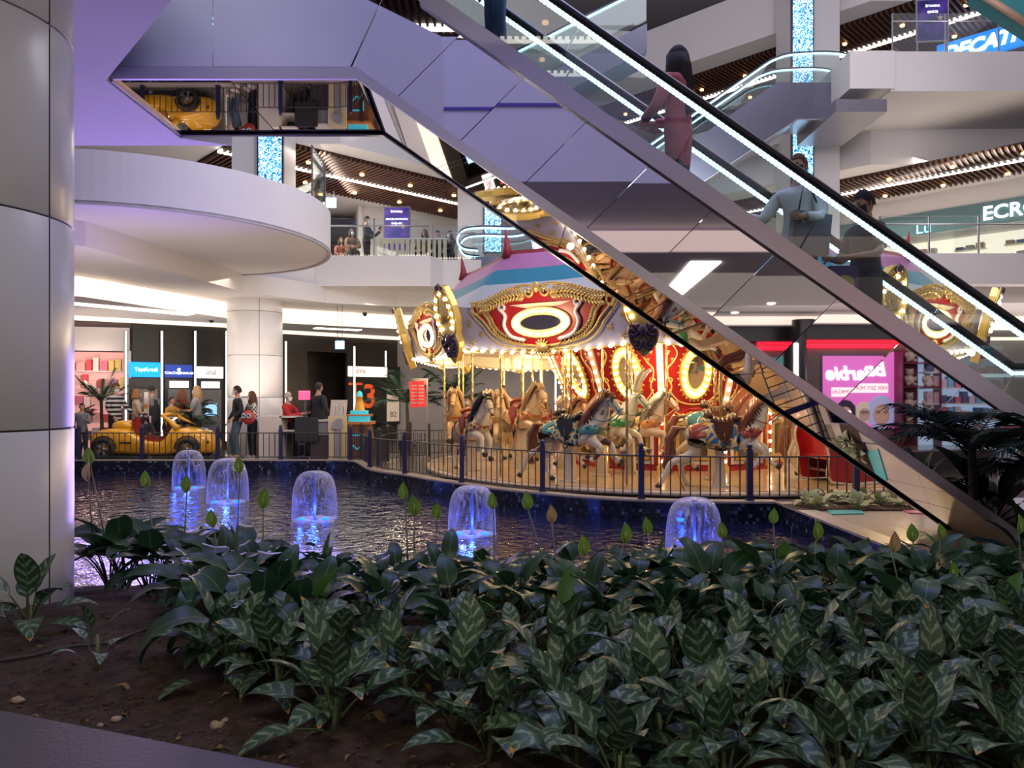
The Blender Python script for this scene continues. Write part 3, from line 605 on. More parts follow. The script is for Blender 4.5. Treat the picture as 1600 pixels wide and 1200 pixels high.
t0_ = [(.50*math.cos(a), .47+.195*math.sin(a)) for a in [2*PI*i/24 for i in range(24)]]
m.tube([Vector((x, -.07, z)) for x, z in [(.58*math.cos(2*PI*i/28), .47+.25*math.sin(2*PI*i/28)) for i in range(28)]], .022, 6, True)
m.tube([Vector((x, -.07, z)) for x, z in [(.42*math.cos(2*PI*i/28), .47+.14*math.sin(2*PI*i/28)) for i in range(28)]], .016, 6, True)
BP['gold_border'] = (m.mesh('gold_border', GOLDP),)
m = MB()
vs = [(.42*math.cos(2*PI*i/28), -.055, .47+.14*math.sin(2*PI*i/28)) for i in range(28)]+[(.58*math.cos(2*PI*i/28), -.06, .47+.25*math.sin(2*PI*i/28)) for i in range(28)]
m.add(vs, [(i, (i+1) % 28, 28+(i+1) % 28, 28+i) for i in range(28)]); BP['bulb_frame'] = (m.mesh('bulb_frame', GOLD),)
m = MB(); m.prism([(.42*math.cos(2*PI*i/28), .47+.14*math.sin(2*PI*i/28)) for i in range(28)], 'y', -.056, -.052); BP['oval_mirror'] = (m.mesh('oval_mirror', DARKMIR),)
m = MB()
for sx in (1, -1):
    f = lambda pts: [(sx*x, z) for x, z in pts]
    tube2(m, f([(.35, .18), (.62, .26), (.74, .45), (.70, .62), (.80, .74)]), -.075, .036); tube2(m, f(volute(.74, .76, .08, 1.0, 1, -.3)), -.075, .026)
m.add([], [])
BP['white_scroll'] = (m.mesh('white_scroll', WHP),)
m = MB()
for sx in (1, -1):
    f = lambda pts: [(sx*x, z) for x, z in pts]
    leaves(m, f([(.30, .93), (.55, .93), (.8, .87), (1.05, .78), (1.25, .77)]), -.09, .07, 4, 2); leaves(m, f([(.34, 1.03), (.6, 1.04), (.9, .95), (1.2, .87), (1.42, .85)]), -.07, .05, 5, 2)
    leaves(m, f([(1.14, .74), (1.04, .60), (.97, .44), (.82, .28), (.60, .19), (.3, .13)]), -.08, .055, 4, 3)
    tube2(m, f(volute(.17, 1.0, .10, 1.2, 1, 2.6)), -.09, .026); tube2(m, f(volute(.33, .95, .07, 1.1, -1, 0)), -.08, .02)
    tube2(m, f([(0, 1.07), (.25, 1.11), (.5, 1.08), (.8, .98), (1.1, .88), (1.4, .86)]), -.05, .026)
    for x, z in ((1.28, .32), (1.52, .52), (1.5, .17), (1.74, .38)):
        for k in range(5): a = 2*PI*k/5+.3; m.ball((sx*x+.035*math.sin(a), -.03, z+.04*math.cos(a)), .035, 5, (.45, .3, 1), Matrix.Rotation(a, 3, 'Y'))
m.ball((0, -.1, 1.07), .09, 8, (.8, .5, 1.1)); m.ball((0, -.1, .05), .10, 8, (1.3, .5, .9))
for k in range(7): a = (k-3)*.42; m.ball((.11*math.sin(a), -.09, .04+.11*math.cos(a)), .06, 5, (.35, .4, 1), Matrix.Rotation(a, 3, 'Y'))
leaves(m, [(-.32, .0), (-.12, -.05), (.12, -.05), (.32, .0)], -.08, .05, 4, 5)
BP['carved_ornament'] = (m.mesh('carved_ornament', OLDG),)
# shield between the boards
SH = {}
so = [(0, 1.26), (.12, 1.22), (.2, 1.08), (.27, .86), (.30, .62), (.25, .42), (.20, .34), (.24, .2), (.17, .02), (.07, -.08), (0, -.16)]
sp_ = so+mirror_x(so)[::-1][1:-1]
m = MB(); m.prism(sp_, 'y', -.12, .02); SH['shield_plate'] = m.mesh('shield_plate', GOLD)
m = MB(); m.prism([(x*.8, .38+(z-.38)*.88) for x, z in sp_ if z > .3], 'y', -.135, -.12); SH['shield_field'] = m.mesh('shield_field', GOLDP)
m = MB()
for sx in (1, -1):
    f = lambda pts: [(sx*x, z) for x, z in pts]
    tube2(m, f(volute(.16, .24, .10, 1.2, 1, 1.5)), -.15, .035); tube2(m, f(volute(.10, .02, .08, 1.1, 1, 1.5)), -.15, .03); tube2(m, f([(.05, .35), (.14, .3), (.2, .15), (.1, -.05)]), -.14, .035)
m.ball((0, -.16, .26), .09, 8, (1, .5, 1.1)); m.ball((0, -.16, .06), .07, 8, (1, .5, 1.4)); m.ball((0, -.13, 1.22), .08, 6); SH['dark_carving'] = m.mesh('dark_carving', BRONZE)
m = MB(); tube2(m, [(x, z) for x, z in sp_], -.12, .025, 6, True, 2)
for k in range(7): a = (k-3)*.38; m.ball((.14*math.sin(a), -.15, .52+.16*math.cos(a)), .09, 5, (.22, .3, 1), Matrix.Rotation(a, 3, 'Y'))
for sx in (1, -1): leaves(m, [(sx*.05, 1.1), (sx*.15, .95), (sx*.2, .75)], -.14, .04, 4, 7)
SH['shell_ornament'] = m.mesh('shell_ornament', OLDG)
shb = [(x*.66, .42+(z-.42)*.78) for x, z in smooth_curve([(a, 0, b) for a, b in so if b > .3], 2) for _ in (0,)] if 0 else [(0, 1.1), (.12, 1.0), (.17, .86), (.2, .72), (.19, .58), (.14, .47)]
stuffb = MB()
for k in range(10):
    phi = 34+36*k; seen = phi in (34, 70, 106) or k == 9
    b = bpy.data.objects.new('rounding_board', None); C.objects.link(b); b.parent = car; b.location = pol(phi, 5.66, 2.43); b.rotation_euler = (math.radians(11), 0, math.radians(-phi)); b.rotation_mode = 'XYZ'
    for nm in BP: link(nm, BP[nm][0], b)
    pos = [(.50*math.cos(2*PI*(i+.5)/20), -.085, .47+.195*math.sin(2*PI*(i+.5)/20)) for i in range(20)]
    pos += [(-1.7+3.4*i/16, -.05, -.035+.10*abs((i-8)/8)**2) for i in range(17) if i != 8]
    Mx = Matrix.Translation(b.location) @ b.rotation_euler.to_matrix().to_4x4()
    for p in pos:
        if seen: bulb(*p, b)
        else: stuffb.ball(Mx @ Vector(p), .034, 6)
    phi = 16+36*k; seen = phi in (16, 52, 88) or k == 8
    s = bpy.data.objects.new('shield', None); C.objects.link(s); s.parent = car; s.location = pol(phi, 5.98, 2.44); s.rotation_euler = (math.radians(15), 0, math.radians(-phi))
    for nm in SH: link(nm, SH[nm], s)
    Mx = Matrix.Translation(s.location) @ s.rotation_euler.to_matrix().to_4x4()
    for x, z in [(a, c) for a, c in shb]+[(-a, c) for a, c in shb if a]:
        if seen: bulb(x*1.25, -.13, z, s)
        else: stuffb.ball(Mx @ Vector((x*1.25, -.15, z)), .034, 6)
# centre drum, twelve sides, flared upper panels
def rot_panel(name, phi, R, z, tilt=0):
    b = bpy.data.objects.new(name, None); C.objects.link(b); b.parent = car; b.location = pol(phi, R, z); b.rotation_euler = (math.radians(tilt), 0, math.radians(-phi)); return b
DP = {}
t15 = math.tan(math.radians(15)); R0, R1 = 2.3, 2.98; hh = 1.62; sl = math.hypot(hh, R1-R0); tl_ = math.degrees(math.atan2(R1-R0, hh))
m = MB(); m.prism([(-R0*t15, 0), (R0*t15, 0), (R1*t15, sl), (-R1*t15, sl)], 'y', 0, .04); DP['red_panel'] = m.mesh('red_panel', RED)
m = MB(); m.prism([(.17*math.cos(2*PI*i/24), .80+.36*math.sin(2*PI*i/24)) for i in range(24)], 'y', -.045, -.03); DP['oval_mirror'] = m.mesh('oval_mirror', mat('drum_mirror', (.75, .72, .68), .05, .95))
m = MB()
vs = [(.165*math.cos(2*PI*i/24), -.05, .80+.355*math.sin(2*PI*i/24)) for i in range(24)]+[(.34*math.cos(2*PI*i/24), -.03, .80+.60*math.sin(2*PI*i/24)) for i in range(24)]
m.add(vs, [(i, (i+1) % 24, 24+(i+1) % 24, 24+i) for i in range(24)])
m.tube([Vector((.30*math.cos(2*PI*i/24), -.05, .80+.56*math.sin(2*PI*i/24))) for i in range(24)], .025, 6, True); m.tube([Vector((.17*math.cos(2*PI*i/24), -.05, .80+.36*math.sin(2*PI*i/24))) for i in range(24)], .014, 6, True)
for i in range(28): a = 2*PI*i/28; m.ball((.34*math.cos(a), -.04, .80+.60*math.sin(a)), .045, 5, (1, .5, .6), Matrix.Rotation(-a, 3, 'Y'))
DP['oval_frame'] = m.mesh('oval_frame', GOLD)
m = MB()
for sx in (1, -1):
    f = lambda pts: [(sx*x, z) for x, z in pts]
    tube2(m, f([(.62, 1.5), (.50, 1.38), (.40, 1.2), (.46, 1.02), (.56, .88), (.54, .7), (.46, .5), (.50, .3), (.58, .2)]), -.02, .018); tube2(m, f(volute(.50, .62, .07, 1, 1, 0)), -.02, .015); tube2(m, f(volute(.52, .2, .07, 1, -1, 0)), -.02, .018)
    tube2(m, f([(0, .10), (.15, .12), (.3, .18), (.42, .3), (.5, .42)]), -.02, .018); tube2(m, f(volute(.36, .12, .06, 1, 1, 1)), -.02, .015)
    for x, z in ((.57, 1.2), (.5, 1.45), (.38, 1.5), (.49, 1.05)):
        for k in (-.6, 0, .6): m.ball((sx*x+.03*math.sin(k), -.015, z+.03*math.cos(k)), .032, 5, (.4, .3, 1), Matrix.Rotation(k, 3, 'Y'))
        m.ball((sx*x, -.015, z-.015), .02, 5, (1.3, .3, .5))
DP['gilt_scroll'] = m.mesh('gilt_scroll', GOLDP)
LPN = {}
w_ = R0*t15
m = MB(); m.prism([(-w_, 0), (w_, 0), (w_, 1.24), (-w_, 1.24)], 'y', 0, .04); m.bb((-w_, -.05, 0), (w_, 0, .07)); LPN['red_panel'] = m.mesh('red_panel', RED)
def frame(x, z0, z1, t, y0, y1):
    m = MB(); m.bb((-x, y0, z0), (-x+t, y1, z1)); m.bb((x-t, y0, z0), (x, y1, z1)); m.bb((-x+t, y0, z0), (x-t, y1, z0+t)); m.bb((-x+t, y0, z1-t), (x-t, y1, z1)); return m
LPN['white_frame'] = frame(.44, .13, 1.08, .07, -.03, 0).mesh('white_frame', WHP)
m = frame(.345, .22, .99, .06, -.06, 0)
for sx in (1, -1):
    for q in range(5): pass
    tube2(m, [(sx*.02, 1.2), (sx*.2, 1.13), (sx*.38, 1.2)], -.02, .014)
    for x in (.02, .2, .38): m.ball((sx*x, -.02, 1.13), .03, 5, (.7, .5, 1.6))
LPN['gold_frame'] = m.mesh('gold_frame', GOLD)
m = MB(); m.bb((-.29, -.02, .28), (.29, -.005, .93)); LPN['dark_mirror'] = m.mesh('dark_mirror', mat('smoked_mirror', (.30, .25, .2), .08, .8))
for k in range(12):
    phi = 2+30*k; seen = phi in (2, 32, 62, 332)
    b = rot_panel('drum_panel', phi, R0, 1.38, tl_)
    for nm in DP: link(nm, DP[nm], b)
    Mx = Matrix.Translation(b.location) @ b.rotation_euler.to_matrix().to_4x4()
    for i in range(20):
        a = 2*PI*i/20; p = (.235*math.cos(a), -.07, .80+.46*math.sin(a))
        if seen: bulb(*p, b)
        else: stuffb.ball(Mx @ Vector(p), .034, 6)
    l = rot_panel('drum_base_panel', phi, R0, .12)
    for nm in LPN: link(nm, LPN[nm], l)
    phi = 17+30*k; seen = phi in (17, 47, 347)
    Rc = R0/math.cos(math.radians(15)); c = rot_panel('light_column', phi, Rc, .12); m = MB()
    m.bb((-.10, -.05, 0), (.10, .04, .10)); m.bb((-.07, -.03, .1), (.07, .04, 1.2)); m.bb((-.12, -.07, 1.2), (.12, .04, 1.30)); m.build('pilaster', GOLDP, c)
    m = MB(); m.bb((-.035, -.04, .14), (.035, -.025, 1.16)); m.build('red_inlay', RED, c)
    dR = (R1-R0)/math.cos(math.radians(15)); m = MB(); t = Vector((0, -dR, hh)).normalized()
    q = Matrix.Rotation(math.atan2(dR, hh), 3, 'X')
    m.box(Vector((0, -.02, 1.3))+t*.82, (.13, .05, 1.5), q); m.build('upper_pilaster', CREAMP, c)
    Mx = Matrix.Translation(c.location) @ c.rotation_euler.to_matrix().to_4x4()
    pos = [(0, -.05, .2+.19*i) for i in range(6)]+[tuple(Vector((0, -.06, 1.35))+t*(.12+.2*i)) for i in range(8)]
    for p in pos:
        if seen: bulb(*p, c)
        else: stuffb.ball(Mx @ Vector(p), .034, 6)
m = MB(); m.lathe([(2.2, 0.1), (2.2, 1.3), (2.32, 1.32), (2.32, 1.42), (2.25, 1.45), (2.9, 2.98)], 24); m.build('drum_core', RED, car)
stuffb.build('bulbs', BULB, car, kind='stuff')
point_z = 2.35
for k in range(10):
    p = pol(34+36*k, 4.9, 2.45)+Vector((CX, CY, 0)); point(p, 62, (1, .74, .42), .06, 'canopy_fill')  # point lights added under the canopy for the spill of the bulbs
    p = pol(34+36*k, 6.6, 2.75)+Vector((CX, CY, 0))
    if k in (0, 1, 9, 8, 2): point(p, 42, (1, .76, .45), .05, 'board_fill')  # added in mid-air before the boards to brighten them
for k in range(6):
    p = pol(17+60*k, 3.3, 2.0)+Vector((CX, CY, 0)); point(p, 34, (1, .74, .42), .05, 'drum_fill')  # added around the drum, standing in for its bulbs' light
# ---------------------------------------------------------------- figures grown from skeletons
def skin(nodes, edges, root, sub=1):
    names = list(nodes); me = bpy.data.meshes.new('sk'); me.from_pydata([tuple(nodes[n][0]) for n in names], [(names.index(a), names.index(b)) for a, b in edges], []); me.update()
    o = bpy.data.objects.new('sk', me); C.objects.link(o); md = o.modifiers.new('s', 'SKIN'); md.use_smooth_shade = True
    for i, n in enumerate(names):
        r = nodes[n][1]; r = r if isinstance(r, tuple) else (r, r); sv = me.skin_vertices[0].data[i]; sv.radius = r; sv.use_root = (n == root)
    sb = o.modifiers.new('b', 'SUBSURF'); sb.levels = sub; sb.render_levels = sub
    dg = bpy.context.evaluated_depsgraph_get(); dg.update(); ev = o.evaluated_get(dg); out = bpy.data.meshes.new_from_object(ev, depsgraph=dg)
    bpy.data.objects.remove(o); bpy.data.meshes.remove(me); return out
def bone_of(p, nodes, edges):
    best = None; bd = 1e9
    for e in edges:
        a, b = Vector(nodes[e[0]][0]), Vector(nodes[e[1]][0]); ab = b-a; t = max(0, min(1, (p-a).dot(ab)/max(ab.length_squared, 1e-9)))
        ra = nodes[e[0]][1]; rb = nodes[e[1]][1]; ra = ra[0] if isinstance(ra, tuple) else ra; rb = rb[0] if isinstance(rb, tuple) else rb
        d = (p-(a+ab*t)).length-.8*(ra+(rb-ra)*t)
        if d < bd: bd = d; best = (e, t)
    return best
def shell(src, tags, keep, off, name, mats, parent, rule=None):
    """garment: the faces whose bone is kept, lifted off the body and thickened at the rim by the offset"""
    bm = bmesh.new(); bm.from_mesh(src); bm.faces.ensure_lookup_table()
    kill = [f for i, f in enumerate(bm.faces) if not (tags[i][0] in keep and (keep[tags[i][0]] is None or keep[tags[i][0]][0] <= tags[i][1] <= keep[tags[i][0]][1]) and (rule is None or rule(f.calc_center_median())))]
    bmesh.ops.delete(bm, geom=kill, context='FACES')
    if not bm.faces: bm.free(); return None
    bm.normal_update()
    for v in bm.verts: v.co += v.normal*off
    ed = [e for e in bm.edges if e.is_boundary]; r = bmesh.ops.extrude_edge_only(bm, edges=ed)
    for v in [g for g in r['geom'] if isinstance(g, bmesh.types.BMVert)]: v.co -= v.normal*off*1.0 if v.normal.length else Vector()
    bmesh.ops.recalc_face_normals(bm, faces=bm.faces)
    me = bpy.data.meshes.new(name); bm.to_mesh(me); bm.free(); me.materials.clear()
    for q in (mats if isinstance(mats, list) else [mats]): me.materials.append(q)
    for p in me.polygons: p.use_smooth = True
    return link(name, me, parent)
SKIN = mat('skin', (.52, .29, .20), .5, var=.06); SKIND = mat('skin_tan', (.38, .21, .14), .5, var=.06)
MASKW = mat('mask_white', (.75, .76, .80), .7); MASKB = mat('mask_black', (.015, .015, .017), .7); EYEM = mat('eye', (.03, .02, .02), .2)
def cloth(c): return mat('cloth_%02x%02x%02x' % tuple(int(255*x) for x in c), c, .85, var=.18, scale=9, bump=.15)
def head_mesh(sk):
    m = MB(); n = 16; k = 12; vs = []
    for i in range(k+1):
        th = PI*i/k; z = math.cos(th)
        for j in range(n):
            a = 2*PI*j/n; x = math.sin(th)*math.sin(a); y = -math.sin(th)*math.cos(a)      # a=0 looks to -Y
            fr = max(0, math.cos(a)); sx = .074*(1-.16*max(0, -z)); sy = .092*(1 if y > 0 else .98)
            X, Y, Z = x*sx, y*sy+.004, z*.115
            if z < -.2: X *= 1-.25*(-z-.2); Y += .018*(-z-.2)*(-1 if y < 0 else -1.6)
            if fr > .9 and -.42 < z < .12: Y -= .020*(1-abs(z+.2)/.35)*(1 if j == 0 else .25)   # nose
            if .25 < z*1 < .3: pass
            if 0 < abs(x) < .5 and y < -.5 and .0 < z < .3: Y += .006                             # eye sockets
            vs.append((X, Y, Z))
    m.add(vs, [(i*n+j, (i+1)*n+j, (i+1)*n+(j+1) % n, i*n+(j+1) % n) for i in range(k) for j in range(n)], True)
    for s in (-1, 1): m.ball((s*.074, .012, -.01), .028, 6, (.35, .7, 1.1))                          # ears
    m.tube([(-.022, -.088, -.062), (0, -.093, -.060), (.022, -.088, -.062)], [.003, .007, .003], 5)   # lips
    return m
def person(name, label, pos, rz, h=1.72, arms=None, legs=None, top=(.1, .1, .1), bottom=(.05, .05, .08), shoes=(.4, .4, .4), hair=(.03, .02, .015), hairlen=0, mask=None, sleeve=1.0, skin_=None, lean=0, headpitch=0, headyaw=0, seat=False, width=1.0, toprule=None, top2=None, tunic=0, group=None):
    S = h/1.75; sk = skin_ or SKIN; root = thing(name, label, 'person', pos, rz, group)
    A = {'l': ((.25, .02, 1.15), (.27, -.04, .90)), 'r': ((-.25, .02, 1.15), (-.27, -.04, .90))}
    if arms: A.update(arms)
    L = {'l': ((.10, -.01, .50), (.11, .02, .09)), 'r': ((-.10, -.01, .50), (-.11, .02, .09))}
    if seat: L = {'l': ((.11, -.42, .93), (.12, -.46, .50)), 'r': ((-.11, -.42, .93), (-.12, -.46, .50))}
    if legs: L.update(legs)
    V = lambda t: Vector(t)*S
    lz = lambda z: Vector((0, -math.sin(lean)*(z-.95), 0))
    N_ = {'pel': (V((0, 0, .95)), (.150*S*width, .115*S)), 'wai': (V((0, 0, 1.10)+Vector())+lz(1.10) if 0 else V(Vector((0, 0, 1.10))+lz(1.10)), (.125*S*width, .095*S)),
          'che': (V(Vector((0, 0, 1.30))+lz(1.30)), (.150*S*width, .110*S)), 'nec': (V(Vector((0, .01, 1.46))+lz(1.46)), (.062*S, .062*S)), 'hea': (V(Vector((0, 0, 1.58))+lz(1.6)), (.052*S, .052*S))}
    E = [('pel', 'wai'), ('wai', 'che'), ('che', 'nec'), ('nec', 'hea')]
    for s, sg in (('l', 1), ('r', -1)):
        el, wr = A[s]
        sh = Vector((sg*.175*width, 0, 1.40))+lz(1.4); N_['sh'+s] = (V(sh), (.062*S, .062*S)); N_['el'+s] = (V(Vector(el)+lz(1.3)), (.043*S, .043*S)); N_['wr'+s] = (V(Vector(wr)+lz(1.3)), (.030*S, .030*S))
        d = (Vector(wr)-Vector(el)).normalized(); N_['pa'+s] = (V(Vector(wr)+lz(1.3)+d*.08), (.036*S, .020*S))
        E += [('che', 'sh'+s), ('sh'+s, 'el'+s), ('el'+s, 'wr'+s), ('wr'+s, 'pa'+s)]
        kn, an = L[s]; N_['hi'+s] = (V((sg*.09, 0, .88)), (.092*S, .09*S)); N_['kn'+s] = (V(kn), (.062*S, .062*S)); N_['an'+s] = (V(an), (.040*S, .042*S))
        fd = Vector((0, -1, 0)); N_['to'+s] = (V(Vector(an)+Vector((sg*.02, -.15, -.05))), (.035*S, .028*S))
        E += [('pel', 'hi'+s), ('hi'+s, 'kn'+s), ('kn'+s, 'an'+s), ('an'+s, 'to'+s)]
    me = skin(N_, E, 'pel', 1); tags = [bone_of(p.center, N_, E) for p in me.polygons]
    # fingers and head join the body mesh
    mb = MB()
    for s, sg in (('l', 1), ('r', -1)):
        p = N_['pa'+s][0]; d = (p-N_['wr'+s][0]).normalized(); side = d.cross(Vector((0, 1, 0))); side = side.normalized() if side.length > .1 else Vector((1, 0, 0)); bd = side.cross(d).normalized()
        for k, ln in enumerate((.062, .075, .070, .054)):
            q = p+side*(k-1.5)*.019*S; mb.tube([q-d*.02, q+d*ln*.5*S, q+d*ln*.85*S+bd*.018*S], [.010*S, .009*S, .007*S], 5)
        q = p-side*.034*S-d*.035*S; mb.tube([q, q-side*.02*S+d*.03*S, q-side*.022*S+d*.055*S+bd*.01], [.012*S, .010*S, .008*S], 5)
    hm = head_mesh(sk); hr = Matrix.Rotation(headyaw, 4, 'Z') @ Matrix.Rotation(headpitch, 4, 'X'); hc = V(Vector((0, -.015, 1.635))+lz(1.65)); HM = Matrix.Translation(hc) @ hr @ Matrix.Scale(S, 4)
    i0 = len(mb.v); mb.v += [HM @ v for v in hm.v]; mb.f += [tuple(i+i0 for i in f) for f in hm.f]; mb.sm += hm.sm; mb.mi += hm.mi
    o2 = mb.mesh('tmp', sk); bm = bmesh.new(); bm.from_mesh(me); bm.from_mesh(o2); body = bpy.data.meshes.new('body'); bm.to_mesh(body); bm.free(); body.materials.clear(); body.materials.append(sk)
    for p in body.polygons: p.use_smooth = True; p.material_index = 0
    link('body', body, root)
    sl = {}
    for s in 'lr':
        sl[('che', 'sh'+s)] = None; sl[('sh'+s, 'el'+s)] = (0, 1 if sleeve > .5 else .75)
        if sleeve > .5: sl[('el'+s, 'wr'+s)] = (0, .92)
    keep = {('pel', 'wai'): None, ('wai', 'che'): None, ('che', 'nec'): (0, .95), ('pel', 'hil'): (0, .35), ('pel', 'hir'): (0, .35)}; keep.update(sl)
    if tunic:
        for s in 'lr': keep[('pel', 'hi'+s)] = None; keep[('hi'+s, 'kn'+s)] = (0, tunic)
    tm = cloth(top) if isinstance(top, tuple) else top
    shell(me, tags, keep, .016*S, 'top', tm, root)
    if top2: shell(me, tags, {k: v for k, v in keep.items() if k[0] in ('che', 'shl', 'shr', 'ell', 'elr')}, .021*S, 'jacket_panel', cloth(top2), root, toprule)
    kb = {('pel', 'wai'): (0, .35)}
    for s in 'lr': kb[('pel', 'hi'+s)] = None; kb[('hi'+s, 'kn'+s)] = None; kb[('kn'+s, 'an'+s)] = (0, .95)
    shell(me, tags, kb, .012*S, 'trousers', cloth(bottom), root)
    for s, sg in (('l', 1), ('r', -1)):
        m = MB(); a = N_['an'+s][0]; t_ = N_['to'+s][0]; d = (t_-a); d.z = 0; d = d.normalized()
        m.ball(a+d*.065*S+Vector((0, 0, -.045*S)), .1*S, 10, (.5, 1.35, .42)); m.box(a+d*.06*S+Vector((0, 0, -.078*S)), (.085*S, .26*S, .02*S)); m.build('shoe', cloth(shoes), root)
    # hair, eyes, mask
    m = MB(); n = 14; vs = []; k = 9; ex = hairlen*.09
    for i in range(k+1):
        th = (.0+.62*i/k)*PI
        for j in range(n):
            a = 2*PI*j/n; fr = math.cos(a); lim = .36*PI if fr > .45 else (.50*PI if fr > 0 else .64*PI); t = min(th, lim)
            x = math.sin(t)*math.sin(a)*.083; y = -math.sin(t)*math.cos(a)*.103+.008; z = math.cos(t)*.125+.006; wv = 1+.05*math.sin(5*a+3*th)
            vs.append(HM @ Vector((x*wv, y*wv, z)))
    m.add(vs, [(i*n+j, (i+1)*n+j, (i+1)*n+(j+1) % n, i*n+(j+1) % n) for i in range(k) for j in range(n)], True)
    if hairlen:
        rr = random.Random(len(label))
        for j in range(34):
            a = PI*(.30+1.40*j/33); x = math.sin(a)*.078; y = -math.cos(a)*.09; c0 = Vector((x, y, .03)); ll = hairlen*rr.uniform(.85, 1.05); sw = rr.uniform(-.02, .02)
            m.tube([HM @ c0, HM @ Vector((x*1.12, y*1.12+.01, -.09)), HM @ Vector((x*1.25+sw, y*1.15+.02, -.09-ll*.5)), HM @ Vector((x*1.2-sw, y*1.1+.03, -.09-ll))], [.024*S, .03*S, .03*S, .008*S], 5)
    m.build('hair', cloth(hair), root)
    for s in (-1, 1): m = MB(); m.ball(HM @ Vector((s*.03, -.080, .015)), .011*S, 6); m.build('eye', EYEM, root)
    if mask:
        m = MB(); rows = []
        for i in range(6):
            z = -.005-.10*i/5
            for j in range(9):
                a = (j-4)*.30; bul = .020*math.cos(a)*(1-abs(i-2.2)/4); x = .079*math.sin(a)*(1-.05*i); y = -.092*math.cos(a)*(1-.03*i)-.004-bul; rows.append(HM @ Vector((x, y, z)))
        m.add(rows, [(i*9+j, i*9+j+1, (i+1)*9+j+1, (i+1)*9+j) for i in range(5) for j in range(8)], True)
        for s in (-1, 1): m.tube([HM @ Vector((s*.074, -.03, -.02)), HM @ Vector((s*.084, .015, .0))], .003, 4)
        m.build('face_mask', MASKW if mask == 'w' else MASKB, root)
    root['_s'] = S
    del root['_s']
    return root, N_, HM, me, tags
# ---------------------------------------------------------------- carousel animals
def animal_parts(kind):
    """skeleton facing +X; returns meshes shared by every animal of that pose"""
    N_ = {'mid': (Vector((0, 0, .99)), (.215, .235)), 'che': (Vector((.34, 0, 1.0)), (.22, .25)), 'rum': (Vector((-.40, 0, 1.03)), (.215, .24)), 'tai': (Vector((-.58, 0, 1.06)), (.09, .10)),
          'nk1': (Vector((.52, 0, 1.20)), (.15, .21)), 'nk2': (Vector((.62, 0, 1.40)), (.10, .155)), 'pol': (Vector((.70, 0, 1.56)), (.08, .105)),
          'chk': (Vector((.80, 0, 1.50)), (.072, .098)), 'nos': (Vector((.93, 0, 1.36)), (.050, .062)), 'muz': (Vector((.985, 0, 1.29)), (.050, .054))}
    E = [('mid', 'che'), ('mid', 'rum'), ('rum', 'tai'), ('che', 'nk1'), ('nk1', 'nk2'), ('nk2', 'pol'), ('pol', 'chk'), ('chk', 'nos'), ('nos', 'muz')]
    fl = {'l': ((.72, .80), (.80, .55), (.92, .50)), 'r': ((.66, .72), (.48, .50), (.40, .56))}
    bl = {'l': ((-.34, .70), (-.62, .50), (-.54, .24), (-.44, .14)), 'r': ((-.46, .70), (-.80, .56), (-.92, .30), (-.98, .20))}
    if kind == 'jump': fl = {'l': ((.66, .76), (.56, .50), (.66, .42)), 'r': ((.74, .84), (.74, .56), (.86, .52))}; bl = {'l': ((-.30, .70), (-.52, .46), (-.40, .24), (-.30, .16)), 'r': ((-.42, .70), (-.70, .48), (-.66, .24), (-.60, .12))}
    for s, y in (('l', .10), ('r', -.10)):
        k, f, h = fl[s]; N_['sh'+s] = (Vector((.40, y, .88)), (.105, .12)); N_['k'+s] = (Vector((k[0], y*1.1, k[1])), .056); N_['f'+s] = (Vector((f[0], y*1.1, f[1])), .038); N_['h'+s] = (Vector((h[0], y*1.1, h[1])), .042)
        E += [('che', 'sh'+s), ('sh'+s, 'k'+s), ('k'+s, 'f'+s), ('f'+s, 'h'+s)]
        st, hk, ft, hf = bl[s]; N_['hi'+s] = (Vector((-.42, y*1.1, .92)), (.115, .13)); N_['st'+s] = (Vector((st[0], y*1.2, st[1])), (.09, .11)); N_['hk'+s] = (Vector((hk[0], y*1.1, hk[1])), .054); N_['ft'+s] = (Vector((ft[0], y*1.1, ft[1])), .040); N_['hf'+s] = (Vector((hf[0], y*1.1, hf[1])), .042)
        E += [('rum', 'hi'+s), ('hi'+s, 'st'+s), ('st'+s, 'hk'+s), ('hk'+s, 'ft'+s), ('ft'+s, 'hf'+s)]
    me = skin(N_, E, 'mid', 2); tags = [bone_of(p.center, N_, E) for p in me.polygons]; out = {}
    me.name = 'body'
    hoof = []
    for s in 'lr':
        for a, b in (('f'+s, 'h'+s), ('ft'+s, 'hf'+s)):
            p, q = N_[a][0], N_[b][0]; d = (q-p).normalized(); hb_ = MB(); hb_.tube([q-d*.03, q+d*.045], [.043, .056], 8); hoof.append(hb_)
    out['body'] = me; out['N'] = N_; out['E'] = E; out['tags'] = tags; out['hoof'] = hoof
    return out
def tmpo(me, tags, keep, off, nm, rule):
    o = shell(me, tags, keep, off, nm, WHITE, None, rule); d = o.data; bpy.data.objects.remove(o); return d
HK = {}
